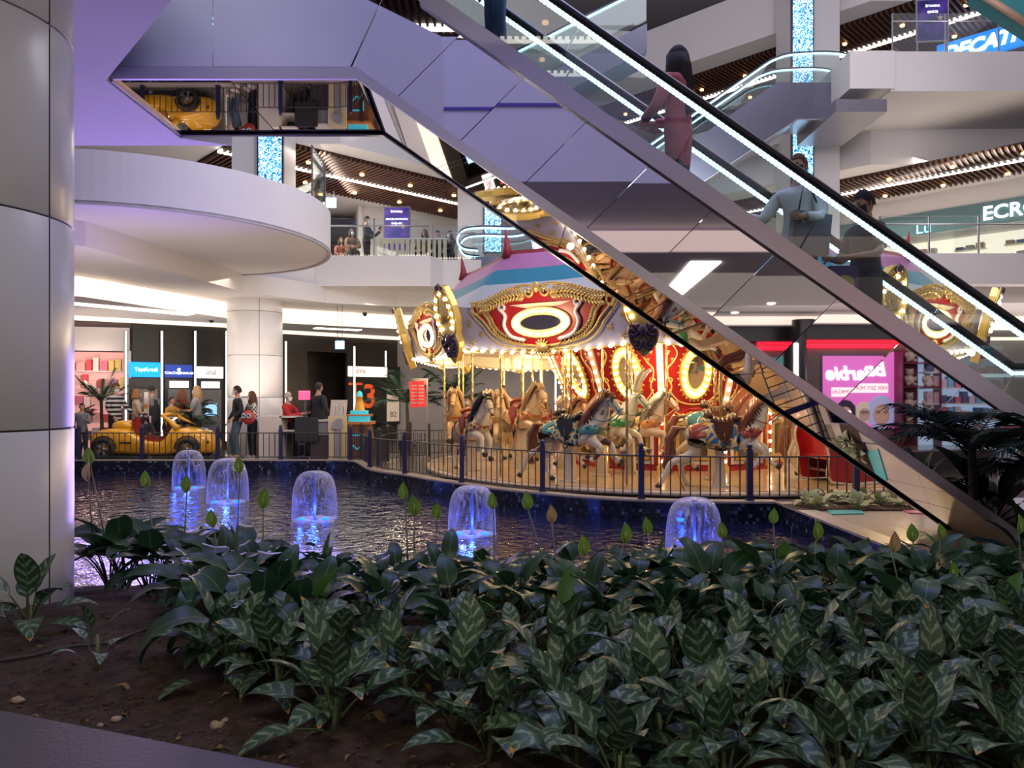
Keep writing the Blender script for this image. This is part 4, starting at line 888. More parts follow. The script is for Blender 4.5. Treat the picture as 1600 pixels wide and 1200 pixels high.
def horse_meshes(kind):
    A = animal_parts(kind); me, tags, E = A['body'], A['tags'], A['E']; allk = {e: None for e in E}; R_ = {'body': me, 'N': A['N']}
    me.materials.clear(); me.materials.append(WHITE); [setattr(p, 'use_smooth', True) for p in me.polygons]
    R_['blanket'] = tmpo(me, tags, allk, .018, 'blanket', lambda c: -.26 < c.x < .27 and c.z > .86+.04*math.cos(c.x*20))
    R_['rump_cover'] = tmpo(me, tags, allk, .014, 'rump_cover', lambda c: -.50 < c.x < -.28 and c.z > .98)
    R_['chest_strap'] = tmpo(me, tags, allk, .018, 'chest_strap', lambda c: .26 < c.x < .62 and .98 < c.z < 1.10)
    R_['girth'] = tmpo(me, tags, allk, .024, 'girth', lambda c: -.03 < c.x < .06)
    m = MB()
    for s in (-1, 1):      # saddle flaps and seat
        m.prism([(-.16, 1.20), (.15, 1.22), (.14, 1.02), (.05, .90), (-.06, .92), (-.14, 1.06)], 'y', s*.222, s*.245)
        m.tube([(0, s*.25, 1.05), (.02, s*.26, .80)], .012, 5); m.tube([(.02+.05*math.cos(a), s*.26, .76+.05*math.sin(a)) for a in [2*PI*i/8 for i in range(8)]], .010, 5, True)
    for i in range(7):
        x = -.20+.40*i/6; z = 1.235+.07*abs((i-3)/3)**2+(.05 if i == 0 else 0); m.tube([(x, -.15, z-.07), (x, -.08, z), (x, 0, z+.01), (x, .08, z), (x, .15, z-.07)], .045, 6)
    m.tube([(-.20, -.13, 1.27), (-.23, 0, 1.36), (-.20, .13, 1.27)], .03, 6); R_['saddle'] = m.mesh('saddle', WHITE)
    m = MB(); rr = random.Random(3)
    for i in range(34):
        t = i/33; base = Vector((.36, 0, 1.24)).lerp(Vector((.70, 0, 1.66)), t)+Vector((-.06*math.sin(t*PI)-.02, 0, 0)); s = -1 if i % 2 else 1; L = .34-.12*t; bl = rr.uniform(.02, .07)
        m.tube([base, base+Vector((-.03, s*.07, .035)), base+Vector((-.05+rr.uniform(-.03, .03), s*.155, -.5*L)), base+Vector((-.10-bl, s*.17, -L*.9)), base+Vector((-.02-bl, s*.175, -L*1.35))], [.03, .048, .046, .034, .008], 5)
    for i in range(5): m.tube([(.70, (i-2)*.02, 1.65), (.78, (i-2)*.028, 1.66), (.84, (i-2)*.03, 1.56)], [.025, .028, .008], 5)
    R_['mane'] = m.mesh('mane', WHITE)
    m = MB()
    for i in range(9):
        a = 2*PI*i/9; dx, dy = .04*math.cos(a), .04*math.sin(a); w_ = rr.uniform(-.03, .03)
        m.tube([(-.56, dy*.5, 1.10), (-.70+dx, dy, 1.10), (-.80+dx, dy*1.4, .92), (-.78+dx+w_, dy*1.6, .70), (-.86+dx, dy*1.2, .50), (-.80+dx-w_, dy*.4, .38)], [.03, .045, .05, .045, .032, .006], 5)
    R_['tail'] = m.mesh('tail', WHITE)
    m = MB()
    def ringat(c, r, d, rr_=.011):
        d = Vector(d).normalized(); u = d.cross(Vector((0, 1, 0))).normalized(); m.tube([Vector(c)+u*r[1]*math.cos(q)+Vector((0, 1, 0))*r[0]*math.sin(q) for q in [2*PI*i/14 for i in range(14)]], rr_, 5, True)
    ringat((.93, 0, 1.36), (.056, .064), (.1, 0, -.12)); ringat((.765, 0, 1.545), (.082, .10), (.1, 0, -.1)); 
    for s in (-1, 1):
        m.tube([(.93, s*.057, 1.36), (.84, s*.072, 1.46), (.765, s*.083, 1.545)], .010, 5)
        m.tube(smooth_curve([(.93, s*.06, 1.34), (.72, s*.15, 1.18), (.45, s*.17, 1.26), (.15, s*.08, 1.30)], 4), .010, 5)
        m.ball((.93, s*.062, 1.345), .02, 6, (1, .5, 1)); m.ball((.42, s*.22, 1.08), .045, 6, (1, .4, 1))
    R_['bridle'] = m.mesh('bridle', WHITE)
    m = MB()
    for s in (-1, 1): m.tube([(.685, s*.05, 1.62), (.675, s*.062, 1.70), (.69, s*.055, 1.745)], [.024, .026, .004], 6)
    R_['ears'] = m.mesh('ears', WHITE)
    m = MB()
    for s in (-1, 1): m.ball((.815, s*.062, 1.525), .02, 8); m.ball((1.0, s*.03, 1.30), .010, 5)
    m.tube([(1.01, -.03, 1.262), (1.028, 0, 1.262), (1.01, .03, 1.262)], .006, 4); R_['eyes'] = m.mesh('eyes', EYEM)
    R_['hooves'] = [q.mesh('hoof', mat('hoof', (.05, .035, .03), .3)) for q in A['hoof']]
    m = MB()
    for s in (-1, 1): m.tube(smooth_curve([(.70, s*.05, 1.62), (.74, s*.08, 1.80), (.84, s*.13, 1.97), (.95, s*.17, 2.08)], 4), [.03]+[.045]*4+[.05]*4+[.035]*3+[.008], 6)
    R_['rabbit_ears'] = m.mesh('ears', WHITE)
    return R_
for k in ('stride', 'jump'): HK[k] = horse_meshes(k)
def paint(name, c, rough=.28, patches=None):
    if name in MATS: return MATS[name]
    m = mat(name, c, rough, var=.05, coat=.4)
    if patches:
        nt = m.node_tree; b = nt.nodes['Principled BSDF']; tc = nd(nt, 'ShaderNodeTexCoord'); n = nd(nt, 'ShaderNodeTexNoise', Scale=3.2, Detail=1.5); r = nd(nt, 'ShaderNodeValToRGB'); e = r.color_ramp.elements
        e[0].position = .56; e[0].color = tuple(c)+(1,); e[1].position = .58; e[1].color = tuple(patches)+(1,); nt.links.new(tc.outputs['Object'], n.inputs[0]); nt.links.new(n.outputs[0], r.inputs[0]); nt.links.new(r.outputs[0], b.inputs['Base Color'])
    return m
def setm(o, m_):
    if not o.data.materials: o.data.materials.append(None)
    o.material_slots[0].link = 'OBJECT'; o.material_slots[0].material = m_; return o
def blanketmat(name, c1, c2, sc_=9):
    if name in MATS: return MATS[name]
    m = mat(name, c1, .3, var=0); nt = m.node_tree; b = nt.nodes['Principled BSDF']; tc = nd(nt, 'ShaderNodeTexCoord'); v = nd(nt, 'ShaderNodeTexVoronoi', Scale=sc_, feature='DISTANCE_TO_EDGE'); r = nd(nt, 'ShaderNodeValToRGB'); e = r.color_ramp.elements
    e[0].position = .10; e[0].color = (.72, .50, .2, 1); e[1].position = .14; e[1].color = tuple(c1)+(1,); q = e.new(.34); q.color = tuple(c2)+(1,); nt.links.new(tc.outputs['Object'], v.inputs[0]); nt.links.new(v.outputs['Distance'], r.inputs[0]); nt.links.new(r.outputs[0], b.inputs['Base Color'])
    return m
POLEM = mat('brass_pole', (.78, .56, .24), .22, .9, var=.05)
pm = MB(); pts = []
nz = 150
prof_r = []
vs = []; n = 8
for i in range(nz+1):
    z = .12+(2.78-.12)*i/nz
    for j in range(n): a = 2*PI*j/n; r = .024*(1+.16*math.sin(2*a+z*34)); vs.append((r*math.cos(a), r*math.sin(a), z))
pm.add(vs, [(i*n+j, i*n+(j+1) % n, (i+1)*n+(j+1) % n, (i+1)*n+j) for i in range(nz) for j in range(n)], True); POLEME = pm.mesh('pole', POLEM)
sm_ = MB(); sm_.prism([(-.10, .0), (.10, .0), (.055, .72), (-.055, .72)], 'y', -.07, .07); sm_.box((0, 0, .02), (.3, .2, .04)); STANDM = sm_.mesh('stand', mat('cream_stand', (.66, .56, .44), .4))
def ride(phi, R, kind, label, coat, mane, blan, sad, dz=0, sc_=1.0, rabbit=False, turn=0, trim=None, noB=False):
    p = pol(phi, R, 0)+Vector((CX, CY, .12)); t = thing('carousel_rabbit' if rabbit else 'carousel_horse', label, 'carousel rabbit' if rabbit else 'carousel horse', p, math.radians(-phi+turn), 'animals of the carousel'); H_ = HK[kind]
    tr = trim or paint('trim_red', (.35, .05, .05))
    mm = {'body': coat, 'mane': mane, 'tail': mane, 'blanket': blan, 'rump_cover': tr, 'chest_strap': tr, 'girth': sad, 'saddle': sad, 'bridle': tr, 'eyes': None}
    mm['rabbit_ears' if rabbit else 'ears'] = coat
    if rabbit: mm.pop('mane')
    for hm_ in H_['hooves']: o = link('hoof', hm_, t); o.location = (0, 0, dz-.12); o.scale = (sc_,)*3
    for k, q in mm.items():
        o = link({'rabbit_ears': 'ears'}.get(k, k), H_[k], t); o.location = (0, 0, dz-.12); o.scale = (sc_,)*3
        if q: setm(o, q)
    o = link('pole', POLEME, t); o.location = (0, 0, -.12)
    o = link('stand', STANDM, t); o.location = (-.02, 0, 0); o.scale = (1, 1, 1+max(-.3, dz))
    return t
W_ = paint('coat_white', (.72, .64, .54)); CR = paint('coat_cream', (.66, .50, .32)); TAN = paint('coat_tan', (.62, .40, .20)); PNT = paint('coat_paint', (.70, .62, .54), patches=(.12, .035, .03)); PINK = paint('coat_pinkwhite', (.74, .58, .5)); GR = paint('coat_grey', (.5, .47, .4))
MBR = paint('mane_chestnut', (.19, .055, .025)); MBK = paint('mane_charcoal', (.02, .02, .03)); MTA = paint('mane_sand', (.5, .34, .18)); MGY = paint('mane_grey', (.24, .22, .18))
B1 = blanketmat('blanket_turquoise', (.01, .25, .32), (.02, .08, .3)); B2 = blanketmat('blanket_blue', (.02, .10, .45), (.05, .3, .5), 6); B3 = blanketmat('blanket_rose', (.38, .08, .07), (.1, .2, .3)); B4 = blanketmat('blanket_green', (.03, .25, .16), (.4, .12, .08)); B5 = blanketmat('blanket_orange', (.5, .2, .06), (.05, .2, .4))
SB = paint('saddle_brown', (.10, .035, .02)); SK = paint('saddle_black', (.015, .015, .02)); SR = paint('saddle_red', (.28, .04, .03)); TT = paint('trim_teal', (.05, .22, .26)); TO = paint('trim_orange', (.55, .22, .08))
ride(32, 5.08, 'stride', 'brown and white patched horse with chestnut mane and turquoise blanket behind the fence', PNT, MBR, B1, SK, .02, trim=TT)
ride(3, 5.05, 'stride', 'white horse with curly chestnut mane and tail and blue blanket', W_, MBR, B2, SB, -.06, 1.05, trim=SR)
ride(64, 5.05, 'jump', 'white horse with charcoal mane and rose and green trappings', W_, MBK, B4, SR, .0, 1.0, trim=B3)
ride(94, 5.0, 'jump', 'palomino horse facing the queue rail at the edge of the platform', TAN, MTA, B5, SB, .12, trim=TO)
ride(31, 3.95, 'stride', 'white rabbit with long upright ears beside the patched horse', W_, W_, B4, SR, .16, .95, True, trim=paint('trim_green', (.05, .25, .1)))
ride(27, 3.05, 'jump', 'grey-maned white horse beside the rabbit, nearest the drum', PINK, MGY, B5, SB, .12, .95, trim=TO)
ride(63, 3.95, 'jump', 'cream horse with sandy mane rearing its head beside the charcoal-maned horse', CR, MTA, B3, SR, .20, trim=TO)
ride(60, 3.05, 'stride', 'tan camel-coloured horse with green blanket close to the drum', TAN, MBR, B4, SB, .08, .9)
ride(1, 3.95, 'jump', 'cream horse with dark saddle partly hidden behind the blue-blanket horse', CR, MBR, B1, SB, .16, trim=TT)
ride(96, 3.95, 'stride', 'honey-coloured horse ridden by the person in black', CR, MTA, B3, SB, .06, trim=TO)
ride(98, 3.05, 'jump', 'cream horse with orange trim on the far side of the platform', CR, MTA, B5, SR, .1)
ride(128, 5.0, 'stride', 'pale horse at the far edge of the platform', W_, MTA, B3, SR, .1)
ride(-33, 3.7, 'jump', 'white horse with blue saddle behind the red chariot', W_, MBR, B2, SK, .1)
ride(160, 4.6, 'stride', 'white horse on the far side behind the drum', W_, MBK, B1, SR, .1)
# red chariot
ch = thing('chariot', 'red carousel chariot bench with a cream carved outline', 'chariot', tuple(pol(-27, 4.75, 0)+Vector((CX, CY, .12))), math.radians(14))
side = [(-.60, .05), (-.66, .5), (-.74, .85), (-.62, 1.10), (-.48, 1.2), (-.34, 1.08), (-.20, .78), (.0, .66), (.5, .66), (.62, .6), (.7, .3), (.6, .05)]
for y in (-.42, .42):
    m = MB(); m.prism(side, 'y', y-.025, y+.025); m.build('side_panel', RED, ch)
    m = MB(); tube2(m, side, y-.03, .022, 6, True, 3); m.build('carved_edge', CREAMP, ch)
m = MB(); m.bb((-.55, -.4, .42), (.2, .4, .50)); m.build('seat', RED, ch)
m = MB(); m.box((-.52, 0, .78), (.06, .8, .7), Matrix.Rotation(-.15, 3, 'Y')); m.build('backrest', RED, ch)
m = MB(); m.bb((-.5, -.38, .2), (.5, .38, .24)); m.build('footboard', SB, ch)
ch2 = thing('chariot', 'gilded carved chariot wheel side at the platform rim, farther along than the red one', 'chariot', tuple(pol(-42, 5.2, 0)+Vector((CX, CY, .12))), math.radians(35))
m = MB(); m.prism([(-.5, .1), (-.55, .7), (-.3, .95), (.1, .6), (.5, .5), (.55, .1)], 'y', -.03, .03); m.build('side_panel', RED, ch2)
m = MB(); m.tube([(.33*math.cos(2*PI*i/20)-.05, -.05, .40+.33*math.sin(2*PI*i/20)) for i in range(20)], .045, 6, True)
for k in range(8): a = 2*PI*k/8; m.tube([(-.05, -.05, .4), (-.05+.33*math.cos(a), -.05, .4+.33*math.sin(a))], .025, 5)
leaves(m, [(-.5, .2), (-.5, .7), (-.3, .9), (0, .7), (.45, .5)], -.05, .06, 4); m.build('gilt_wheel', GOLD, ch2)
# operating poles on the platform
for phi, R in ((48, 5.3), (20, 5.3), (80, 5.3), (-8, 5.3), (40, 4.2), (110, 5.3), (140, 5.3), (14, 3.2), (75, 3.4)):
    o = link('support_pole', POLEME, car); o.location = pol(phi, R, 0); 
# ---------------------------------------------------------------- fences
NAVY = mat('navy_paint', (.022, .025, .085), .35); DGREY = mat('charcoal_paint', (.035, .035, .042), .4)
def fence(pts, posts, label, m_, h=.86, step=.15, top=.70, name='fence'):
    """pts: ground path; posts at path lengths"""
    o = Vector((pts[0][0], pts[0][1], 0)); t = thing(name, label, 'fence', o); P_ = [Vector((p[0], p[1], 0)) for p in pts]; cum = [0]
    for a, b in zip(P_[:-1], P_[1:]): cum.append(cum[-1]+(b-a).length)
    def at(s):
        for i in range(len(P_)-1):
            if s <= cum[i+1]+1e-6: return P_[i].lerp(P_[i+1], (s-cum[i])/(cum[i+1]-cum[i]))-o
        return P_[-1]-o
    pm_ = MB(); pm_.bb((-.042, -.042, .03), (.042, .042, h-.06)); pm_.bb((-.055, -.055, .03), (.055, .055, .06)); pm_.lathe([(.03, h-.06), (.045, h-.05), (.03, h-.03), (.05, h), (.03, h+.04), (0, h+.05)], 10); pme = pm_.mesh('post', m_)
    bm_ = MB(); bm_.bb((-.008, -.008, .09), (.008, .008, top)); bme = bm_.mesh('baluster', DGREY)
    ps = posts if posts else [cum[-1]*i/max(1, round(cum[-1]/1.8)) for i in range(max(1, round(cum[-1]/1.8))+1)]
    for s in ps: q = link('post', pme, t); q.location = at(s)
    for a, b in zip(ps[:-1], ps[1:]):
        k = max(2, round((b-a)/step))
        for i in range(1, k): q = link('baluster', bme, t); q.location = at(a+(b-a)*i/k)
        for z in (.09, top):
            m = MB(); n = max(2, int((b-a)/.3)); m.tube([at(a+(b-a)*i/n)+Vector((0, 0, z)) for i in range(n+1)], .013, 5); m.build('rail', DGREY, t)
    return t
fp = [(-11, 19.52), (-4.6, 19.52)]+[(x+.09 if x < 2 else x, y+.12) for x, y in pf[1:]]+[(6.6, 11.95)]
def s_of(px):
    best = None; s = 0
    for a, b in zip(fp[:-1], fp[1:]):
        for k in range(20):
            q = [a[i]+(b[i]-a[i])*k/20 for i in (0, 1)]; e = abs(800+F*q[0]/q[1]-px)
            if best is None or e < best[0]: best = (e, s+math.dist(a, b)*k/20)
        s += math.dist(a, b)
    return best[1]
fence(fp, [s_of(p) for p in (128, 219, 336, 445, 548, 578, 633, 722, 848, 1002, 1172, 1340, 1440)], 'low navy post fence with thin balusters curving along the pool edge', NAVY)
fence([(-3.9, 19.9), (-3.7, 21.2), (-2.0, 21.0), (-1.2, 22.2)], None, 'charcoal queue fence behind the red notice board', DGREY, h=.9, step=.13)
fence([(-3.0, 17.3), (-3.1, 19.3), (-2.2, 20.3)], None, 'short charcoal queue fence between pool and carousel', DGREY, h=.88, step=.13)
# ---------------------------------------------------------------- water bells
wd = bpy.data.materials.new('falling_water'); wd.use_nodes = True; nt = wd.node_tree; nt.nodes.clear()
o_ = nd(nt, 'ShaderNodeOutputMaterial'); tr_ = nd(nt, 'ShaderNodeBsdfTransparent'); gl = nd(nt, 'ShaderNodeBsdfGlossy', Roughness=.12); tl2 = nd(nt, 'ShaderNodeBsdfTranslucent'); m1 = nd(nt, 'ShaderNodeMixShader'); m2 = nd(nt, 'ShaderNodeMixShader')
tl2.inputs[0].default_value = (.8, .85, 1, 1); tc = nd(nt, 'ShaderNodeTexCoord'); mp = nd(nt, 'ShaderNodeMapping'); mp.inputs['Scale'].default_value = (9, 9, 1.6); nz_ = nd(nt, 'ShaderNodeTexNoise', Scale=2.5, Detail=4.0); rp = nd(nt, 'ShaderNodeValToRGB'); rp.color_ramp.elements[0].position = .48; rp.color_ramp.elements[0].color = (.05,)*3+(1,); rp.color_ramp.elements[1].position = .72; rp.color_ramp.elements[1].color = (.55,)*3+(1,)
lw = nd(nt, 'ShaderNodeLayerWeight', Blend=.25); mm = nd(nt, 'ShaderNodeMath', operation='MAXIMUM')
nt.links.new(tc.outputs['Object'], mp.inputs[0]); nt.links.new(mp.outputs[0], nz_.inputs['Vector']); nt.links.new(nz_.outputs[0], rp.inputs[0]); nt.links.new(rp.outputs[0], mm.inputs[0]); nt.links.new(lw.outputs['Facing'], mm.inputs[1])
bp = nd(nt, 'ShaderNodeBump', Strength=.8, Distance=.05); nt.links.new(nz_.outputs[0], bp.inputs['Height']); nt.links.new(bp.outputs[0], gl.inputs['Normal'])
nt.links.new(gl.outputs[0], m1.inputs[1]); nt.links.new(tl2.outputs[0], m1.inputs[2]); m1.inputs[0].default_value = .45; nt.links.new(mm.outputs[0], m2.inputs[0]); nt.links.new(tr_.outputs[0], m2.inputs[1]); nt.links.new(m1.outputs[0], m2.inputs[2]); nt.links.new(m2.outputs[0], o_.inputs[0])
FOAM = mat('foam', (.30, .32, .42), .5, bump=.8, scale=30); JET = mat('jet_pipe', (.22, .24, .34), .2)
BLAMP = mat('blue_lamp', (.0, .07, 1), em=6)
for i, (px, yb, rr_, hh_, lab) in enumerate([(295, 763, .33, .80, 'water bell fountain in front of the yellow car wheel'), (356, 785, .36, .80, 'water bell fountain overlapping its neighbour near the couple'), (492, 812, .345, .76, 'water bell fountain in the middle of the pool, nearest the counter'), (738, 835, .335, .68, 'water bell fountain in front of the charcoal-maned carousel horse'), (1085, 868, .335, .70, 'water bell fountain nearest the pale deck')]):
    g_ = G(px, yb, -.3); t = thing('fountain', lab, 'fountain', (g_.x, g_.y, -.3), 0, 'water bell fountains')
    prof = [(.012, hh_*.97), (.05, hh_), (.14, hh_*.99), (.22, hh_*.93), (.28, hh_*.80), (.315, hh_*.6), (.33, hh_*.35), (.335, .0)]; prof = [(p.x, p.z) for p in smooth_curve([(r*rr_/.335, 0, z) for r, z in prof], 3)]
    ph = i*1.3; m = MB(); m.lathe(prof, 40, rib=lambda a: 1+.02*math.sin(5*a+ph)+.012*math.sin(11*a)); m.build('water_bell', wd, t)
    m = MB(); m.lathe([(.022, 0), (.022, hh_*.93), (.035, hh_*.95), (.03, hh_*.97), (0, hh_*.97)], 10); m.build('jet_pipe', JET, t)
    m = MB(); n = 36; vs = []; rs = (.05, .14, .24, .30, .345); rnd2 = random.Random(i)
    for q, r in enumerate(rs):
        for j in range(n): a = 2*PI*j/n; k_ = r*(1+.30*noise.noise(Vector((math.cos(a)*2, math.sin(a)*2, i*3+q*.4)))); vs.append((k_*math.cos(a), k_*math.sin(a), (-.002, .012, .028, .012, -.004)[q]+.014*noise.noise(Vector((k_*30*math.cos(a), k_*30*math.sin(a), i)))))
    m.add(vs, [(q*n+j, q*n+(j+1) % n, (q+1)*n+(j+1) % n, (q+1)*n+j) for q in range(4) for j in range(n)], True); m.build('foam_ring', FOAM, t, kind='stuff')  # foam added to catch the blue light, as the water is opaque
    for sx in (-1, 1):
        m = MB(); m.lathe([(0, .05), (.05, .045), (.06, .02), (.06, -.03)], 12, (sx*rr_*.55, -.12, 0)); m.build('blue_lamp', BLAMP, t)
    point((g_.x, g_.y-.10, -.3+.16), 7, (.03, .10, 1), .04, 'pool_lamp_light'); point((g_.x-.1, g_.y-rr_-.16, -.3+.12), 3, (.03, .10, 1), .04, 'pool_lamp_light')
for px, py in ((558, 748), (1052, 802)):
    q = P(px, py, 19.0 if px < 600 and px > 300 else (11.55 if px > 1000 else 19.2)); q = G(px, py, -.22) if px > 1000 else q; q.y = min(q.y, 11.62) if px > 1000 else q.y
    m = MB(); m.lathe([(0, -.05), (.045, -.045), (.055, -.02), (.055, 0)], 12); o = m.build('pool_lamp', BLAMP, label='round blue lamp set in the pool wall', category='lamp', group='blue lamps in the pool wall'); o.location = q; o.rotation_euler = (PI/2*0, 0, 0); point(q+Vector((0, -.12, .03)), 1.6, (.03, .1, 1), .04, 'pool_lamp_light')
# ---------------------------------------------------------------- bank machines and lit strips on the dark wall
ta = Vector((.822, .569, 0)); wa = math.atan2(.569, .822); W0 = Vector((-10.97, 22.2, 0))
def wallpt(px, z=0, off=.0):
    k = (px-800)/F; s = (k*22.2+10.97)/(.822-.569*k); return W0+ta*s+Vector((ta.y, -ta.x, 0))*off+Vector((0, 0, z))
def zat(p, py): return H+(HZ-py)/F*p.y
def vstrip(name_loc, z0, z1, label, rz=0, w_=.05):
    t = thing('wall_light', label, 'wall light', (name_loc.x, name_loc.y, z0), rz, 'vertical light strips'); m = MB(); m.bb((-w_/2-.02, -.03, 0), (w_/2+.02, 0, z1-z0)); m.build('housing', DSTEEL, t); m = MB(); m.bb((-w_/2, -.045, .01), (w_/2, -.03, z1-z0-.01)); m.build('tube', LITW, t)
for px, nm in ((196, 'beside the toy shop'), (252, 'between the light blue and navy bank signs'), (304, 'between the navy and white bank signs'), (353, 'beside the round pale column')):
    p = wallpt(px, 0, .06); vstrip(p, .25, zat(p, 517), 'vertical light strip '+nm, wa)
for px, py0, D, nm in ((446, 533, 25.4, 'just behind the round pale column'), (553, 541, 27.4, 'above the toy lighthouse'), (602, 548, 28.8, 'behind the palm beside the orange wall logo')):
    p = P(px, HZ, D); vstrip(p, .6, zat(p, py0), 'vertical light strip '+nm, .7)
for px, D in ((845, 28), (868, 28.6)): p = P(px, HZ, D); vstrip(p, .5, 2.9, 'slim vertical light strip seen between the carousel poles', 0, .05)
BLUS = mat('sign_lightblue', (.0, .28, .82), em=1.5); NAVS = mat('sign_navy', (.02, .05, .32), em=.9); WHS = mat('sign_white', (1, .93, .88), em=1.1); WTX = mat('white_letter', (1, 1, 1), em=2.2); GTX = mat('grey_letter', (.12, .1, .12), .5); PKS = mat('sign_magenta', (.55, .05, .25), em=.8); ATMB = mat('machine_grey', (.22, .22, .24), .35); ATMD = mat('machine_dark', (.03, .03, .04), .3); SCRB = mat('machine_screen', (.25, .5, .75), em=1.2)
def sign_box(px0, px1, py0, py1, m_, label, txt, tm, size, off=.12):
    a, b = wallpt(px0, 0, off), wallpt(px1, 0, off); c = (a+b)/2; z0, z1 = zat(c, py1), zat(c, py0); wd_ = (b-a).length
    t = thing('bank_machine', label, 'cash machine', (c.x, c.y, 0), wa)
    m = MB(); m.bb((-wd_/2, -.02, z0), (wd_/2, .1, z1)); m.build('sign_panel', m_, t)
    for tx, x, sz, mt in txt: o = text(tx, sz, (x*wd_, -.03, (z0+z1)/2+(0 if sz > .1 else -.06)), mt, t)
    m = MB(); m.bb((-wd_/2, .0, .1), (wd_/2, .1, z0-.04)); m.build('casing', ATMD, t)
    m = MB(); m.bb((-wd_*.4, -.08, .55), (wd_*.4, .0, z0-.35)); m.build('console', ATMB, t)
    m = MB(); m.bb((-wd_*.22, -.1, 1.05), (wd_*.22, -.08, 1.42)); m.build('screen', SCRB, t)
    m = MB(); m.bb((-wd_*.25, -.2, .86), (wd_*.25, -.08, .92)); m.build('keypad', ATMB, t)
    m = MB(); m.bb((-wd_*.35, -.05, z0-.30), (wd_*.35, .0, z0-.10)); m.build('lit_header', WHS if tm else ATMD, t)
sign_box(201, 249, 566, 589, BLUS, 'cash machine under the light blue sign', [('YapıKredi', .04, .155, WTX)], 0, .2)
sign_box(257, 299, 570, 590, NAVS, 'cash machine under the navy blue sign', [('TÜRKİYE', -.28, .095, WTX), ('$', 0, .24, WTX), ('BANKASI', .28, .095, WTX)], 1, .1)
sign_box(307, 347, 573, 591, WHS, 'cash machine under the white sign', [('QNB', .02, .15, GTX), ('FINANSBANK', .05, .05, GTX)], 1, .1)
p = wallpt(343, 0, .15); 
# toy shop at the edge
TS = thing('toy_shop_front', 'pink toy shop front with white header and shelves, beside the dark cash machine wall', 'shop front', (-12.0, 22.0, 0), .3)
m = MB(); m.bb((-2.6, .0, 2.95), (.95, .25, 3.62)); m.build('header', WHITE, TS)
m = MB(); m.bb((.80, -.05, 0), (1.0, .3, 2.95)); m.build('side_post', WHITE, TS)
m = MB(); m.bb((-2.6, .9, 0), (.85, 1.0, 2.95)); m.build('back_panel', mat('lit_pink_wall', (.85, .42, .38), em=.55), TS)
for k in range(5): m = MB(); m.bb((-2.6, .5, .35+.5*k), (.8, .9, .38+.5*k)); m.build('shelf', WHITE, TS)
rr = random.Random(11); bc = [(.75, .2, .3), (.85, .5, .45), (.8, .65, .2), (.85, .75, .7), (.7, .1, .12), (.4, .2, .5)]
Mt = Matrix.Translation((-12.0, 22.0, 0)) @ Matrix.Rotation(.3, 4, 'Z')
for k in range(5):
    x = -1.2
    while x < .62:
        w_ = rr.uniform(.14, .26); h_ = rr.uniform(.22, .4); m = MB(); m.bb((-w_/2+.01, -.08, 0), (w_/2-.01, .08, h_)); m.bb((-w_/2+.03, -.086, h_*.3), (w_/2-.03, -.08, h_*.8))
        o = m.build('toy_box', cloth(bc[rr.randrange(6)]), label='boxed toy on the pink shop shelves', category='box', group='boxed toys on the pink shelves'); o.location = Mt @ Vector((x+w_/2, .66, .38+.5*k)); o.rotation_euler[2] = .3; x += w_+.02
point(Mt @ Vector((0, -.3, 2.4)), 28, (1, .7, .6), .1)
# wall graphics behind the queue fence
wl = Vector((-5.94, 27.67, 0)); tb = (Vector((-4.35, 29.15, 0))-wl).normalized(); tba = math.atan2(tb.y, tb.x)
t = thing('wall_graphic', 'dark shop wall with a large orange emblem and white sign strip', 'shop sign', (-5.36, 28.06, 0), tba)
ORG = mat('orange_graphic', (.75, .10, .02), em=.5)
m = MB(); m.bb((-.8, -.04, .6), (1.5, 0, 2.75)); m.build('panel', BLACKW, t)
m = MB(); m.bb((-.75, -.08, 2.35), (.9, -.04, 2.72)); m.build('sign_strip', WHS, t); text('GEPA', .22, (-.3, -.09, 2.53), mat('orange_text', (.7, .15, .05), .5), t)
text('T', 1.0, (-.45, -.06, 1.75), ORG, t); text('3', 1.2, (.15, -.06, 1.6), ORG, t, off=.02)
m = MB(); m.bb((.9, -.06, .7), (1.45, -.04, 1.9)); m.build('poster', mat('poster_cream', (.62, .5, .38), em=.4), t); text('B2', .28, (1.18, -.07, .95), GTX, t)
# exit sign
def exit_sign(p, label, s=1):
    t = thing('exit_sign', label, 'sign', p); m = MB(); m.bb((-.13*s, -.03, -.12*s), (-.005, .03, .12*s)); m.bb((.005, -.03, -.12*s), (.13*s, .03, .12*s)); m.build('lit_box', mat('lit_sign_blue', (.35, .65, .95), em=1.5), t)
    m = MB()
    for x in (-.07*s, .07*s): m.ball((x, -.035, .06*s), .02*s, 6); m.box((x, -.035, -.01*s), (.025*s, .01, .1*s)); m.box((x+.02*s, -.035, -.05*s), (.02*s, .01, .06*s), Matrix.Rotation(.5, 3, 'Y'))
    m.build('pictogram', WTX, t)
    m = MB(); m.tube([(-.07*s, 0, .12*s), (-.07*s, 0, 1.16 if s == 1 else .71)], .008, 5); m.tube([(.07*s, 0, .12*s), (.07*s, 0, 1.16 if s == 1 else .71)], .008, 5); m.build('hanger', DSTEEL, t)
exit_sign(P(531, 539, 22.6), 'hanging lit pictogram sign above the counter', 1); exit_sign(P(517, 317, 26.5), 'hanging lit pictogram sign on the upper gallery', 1.4)
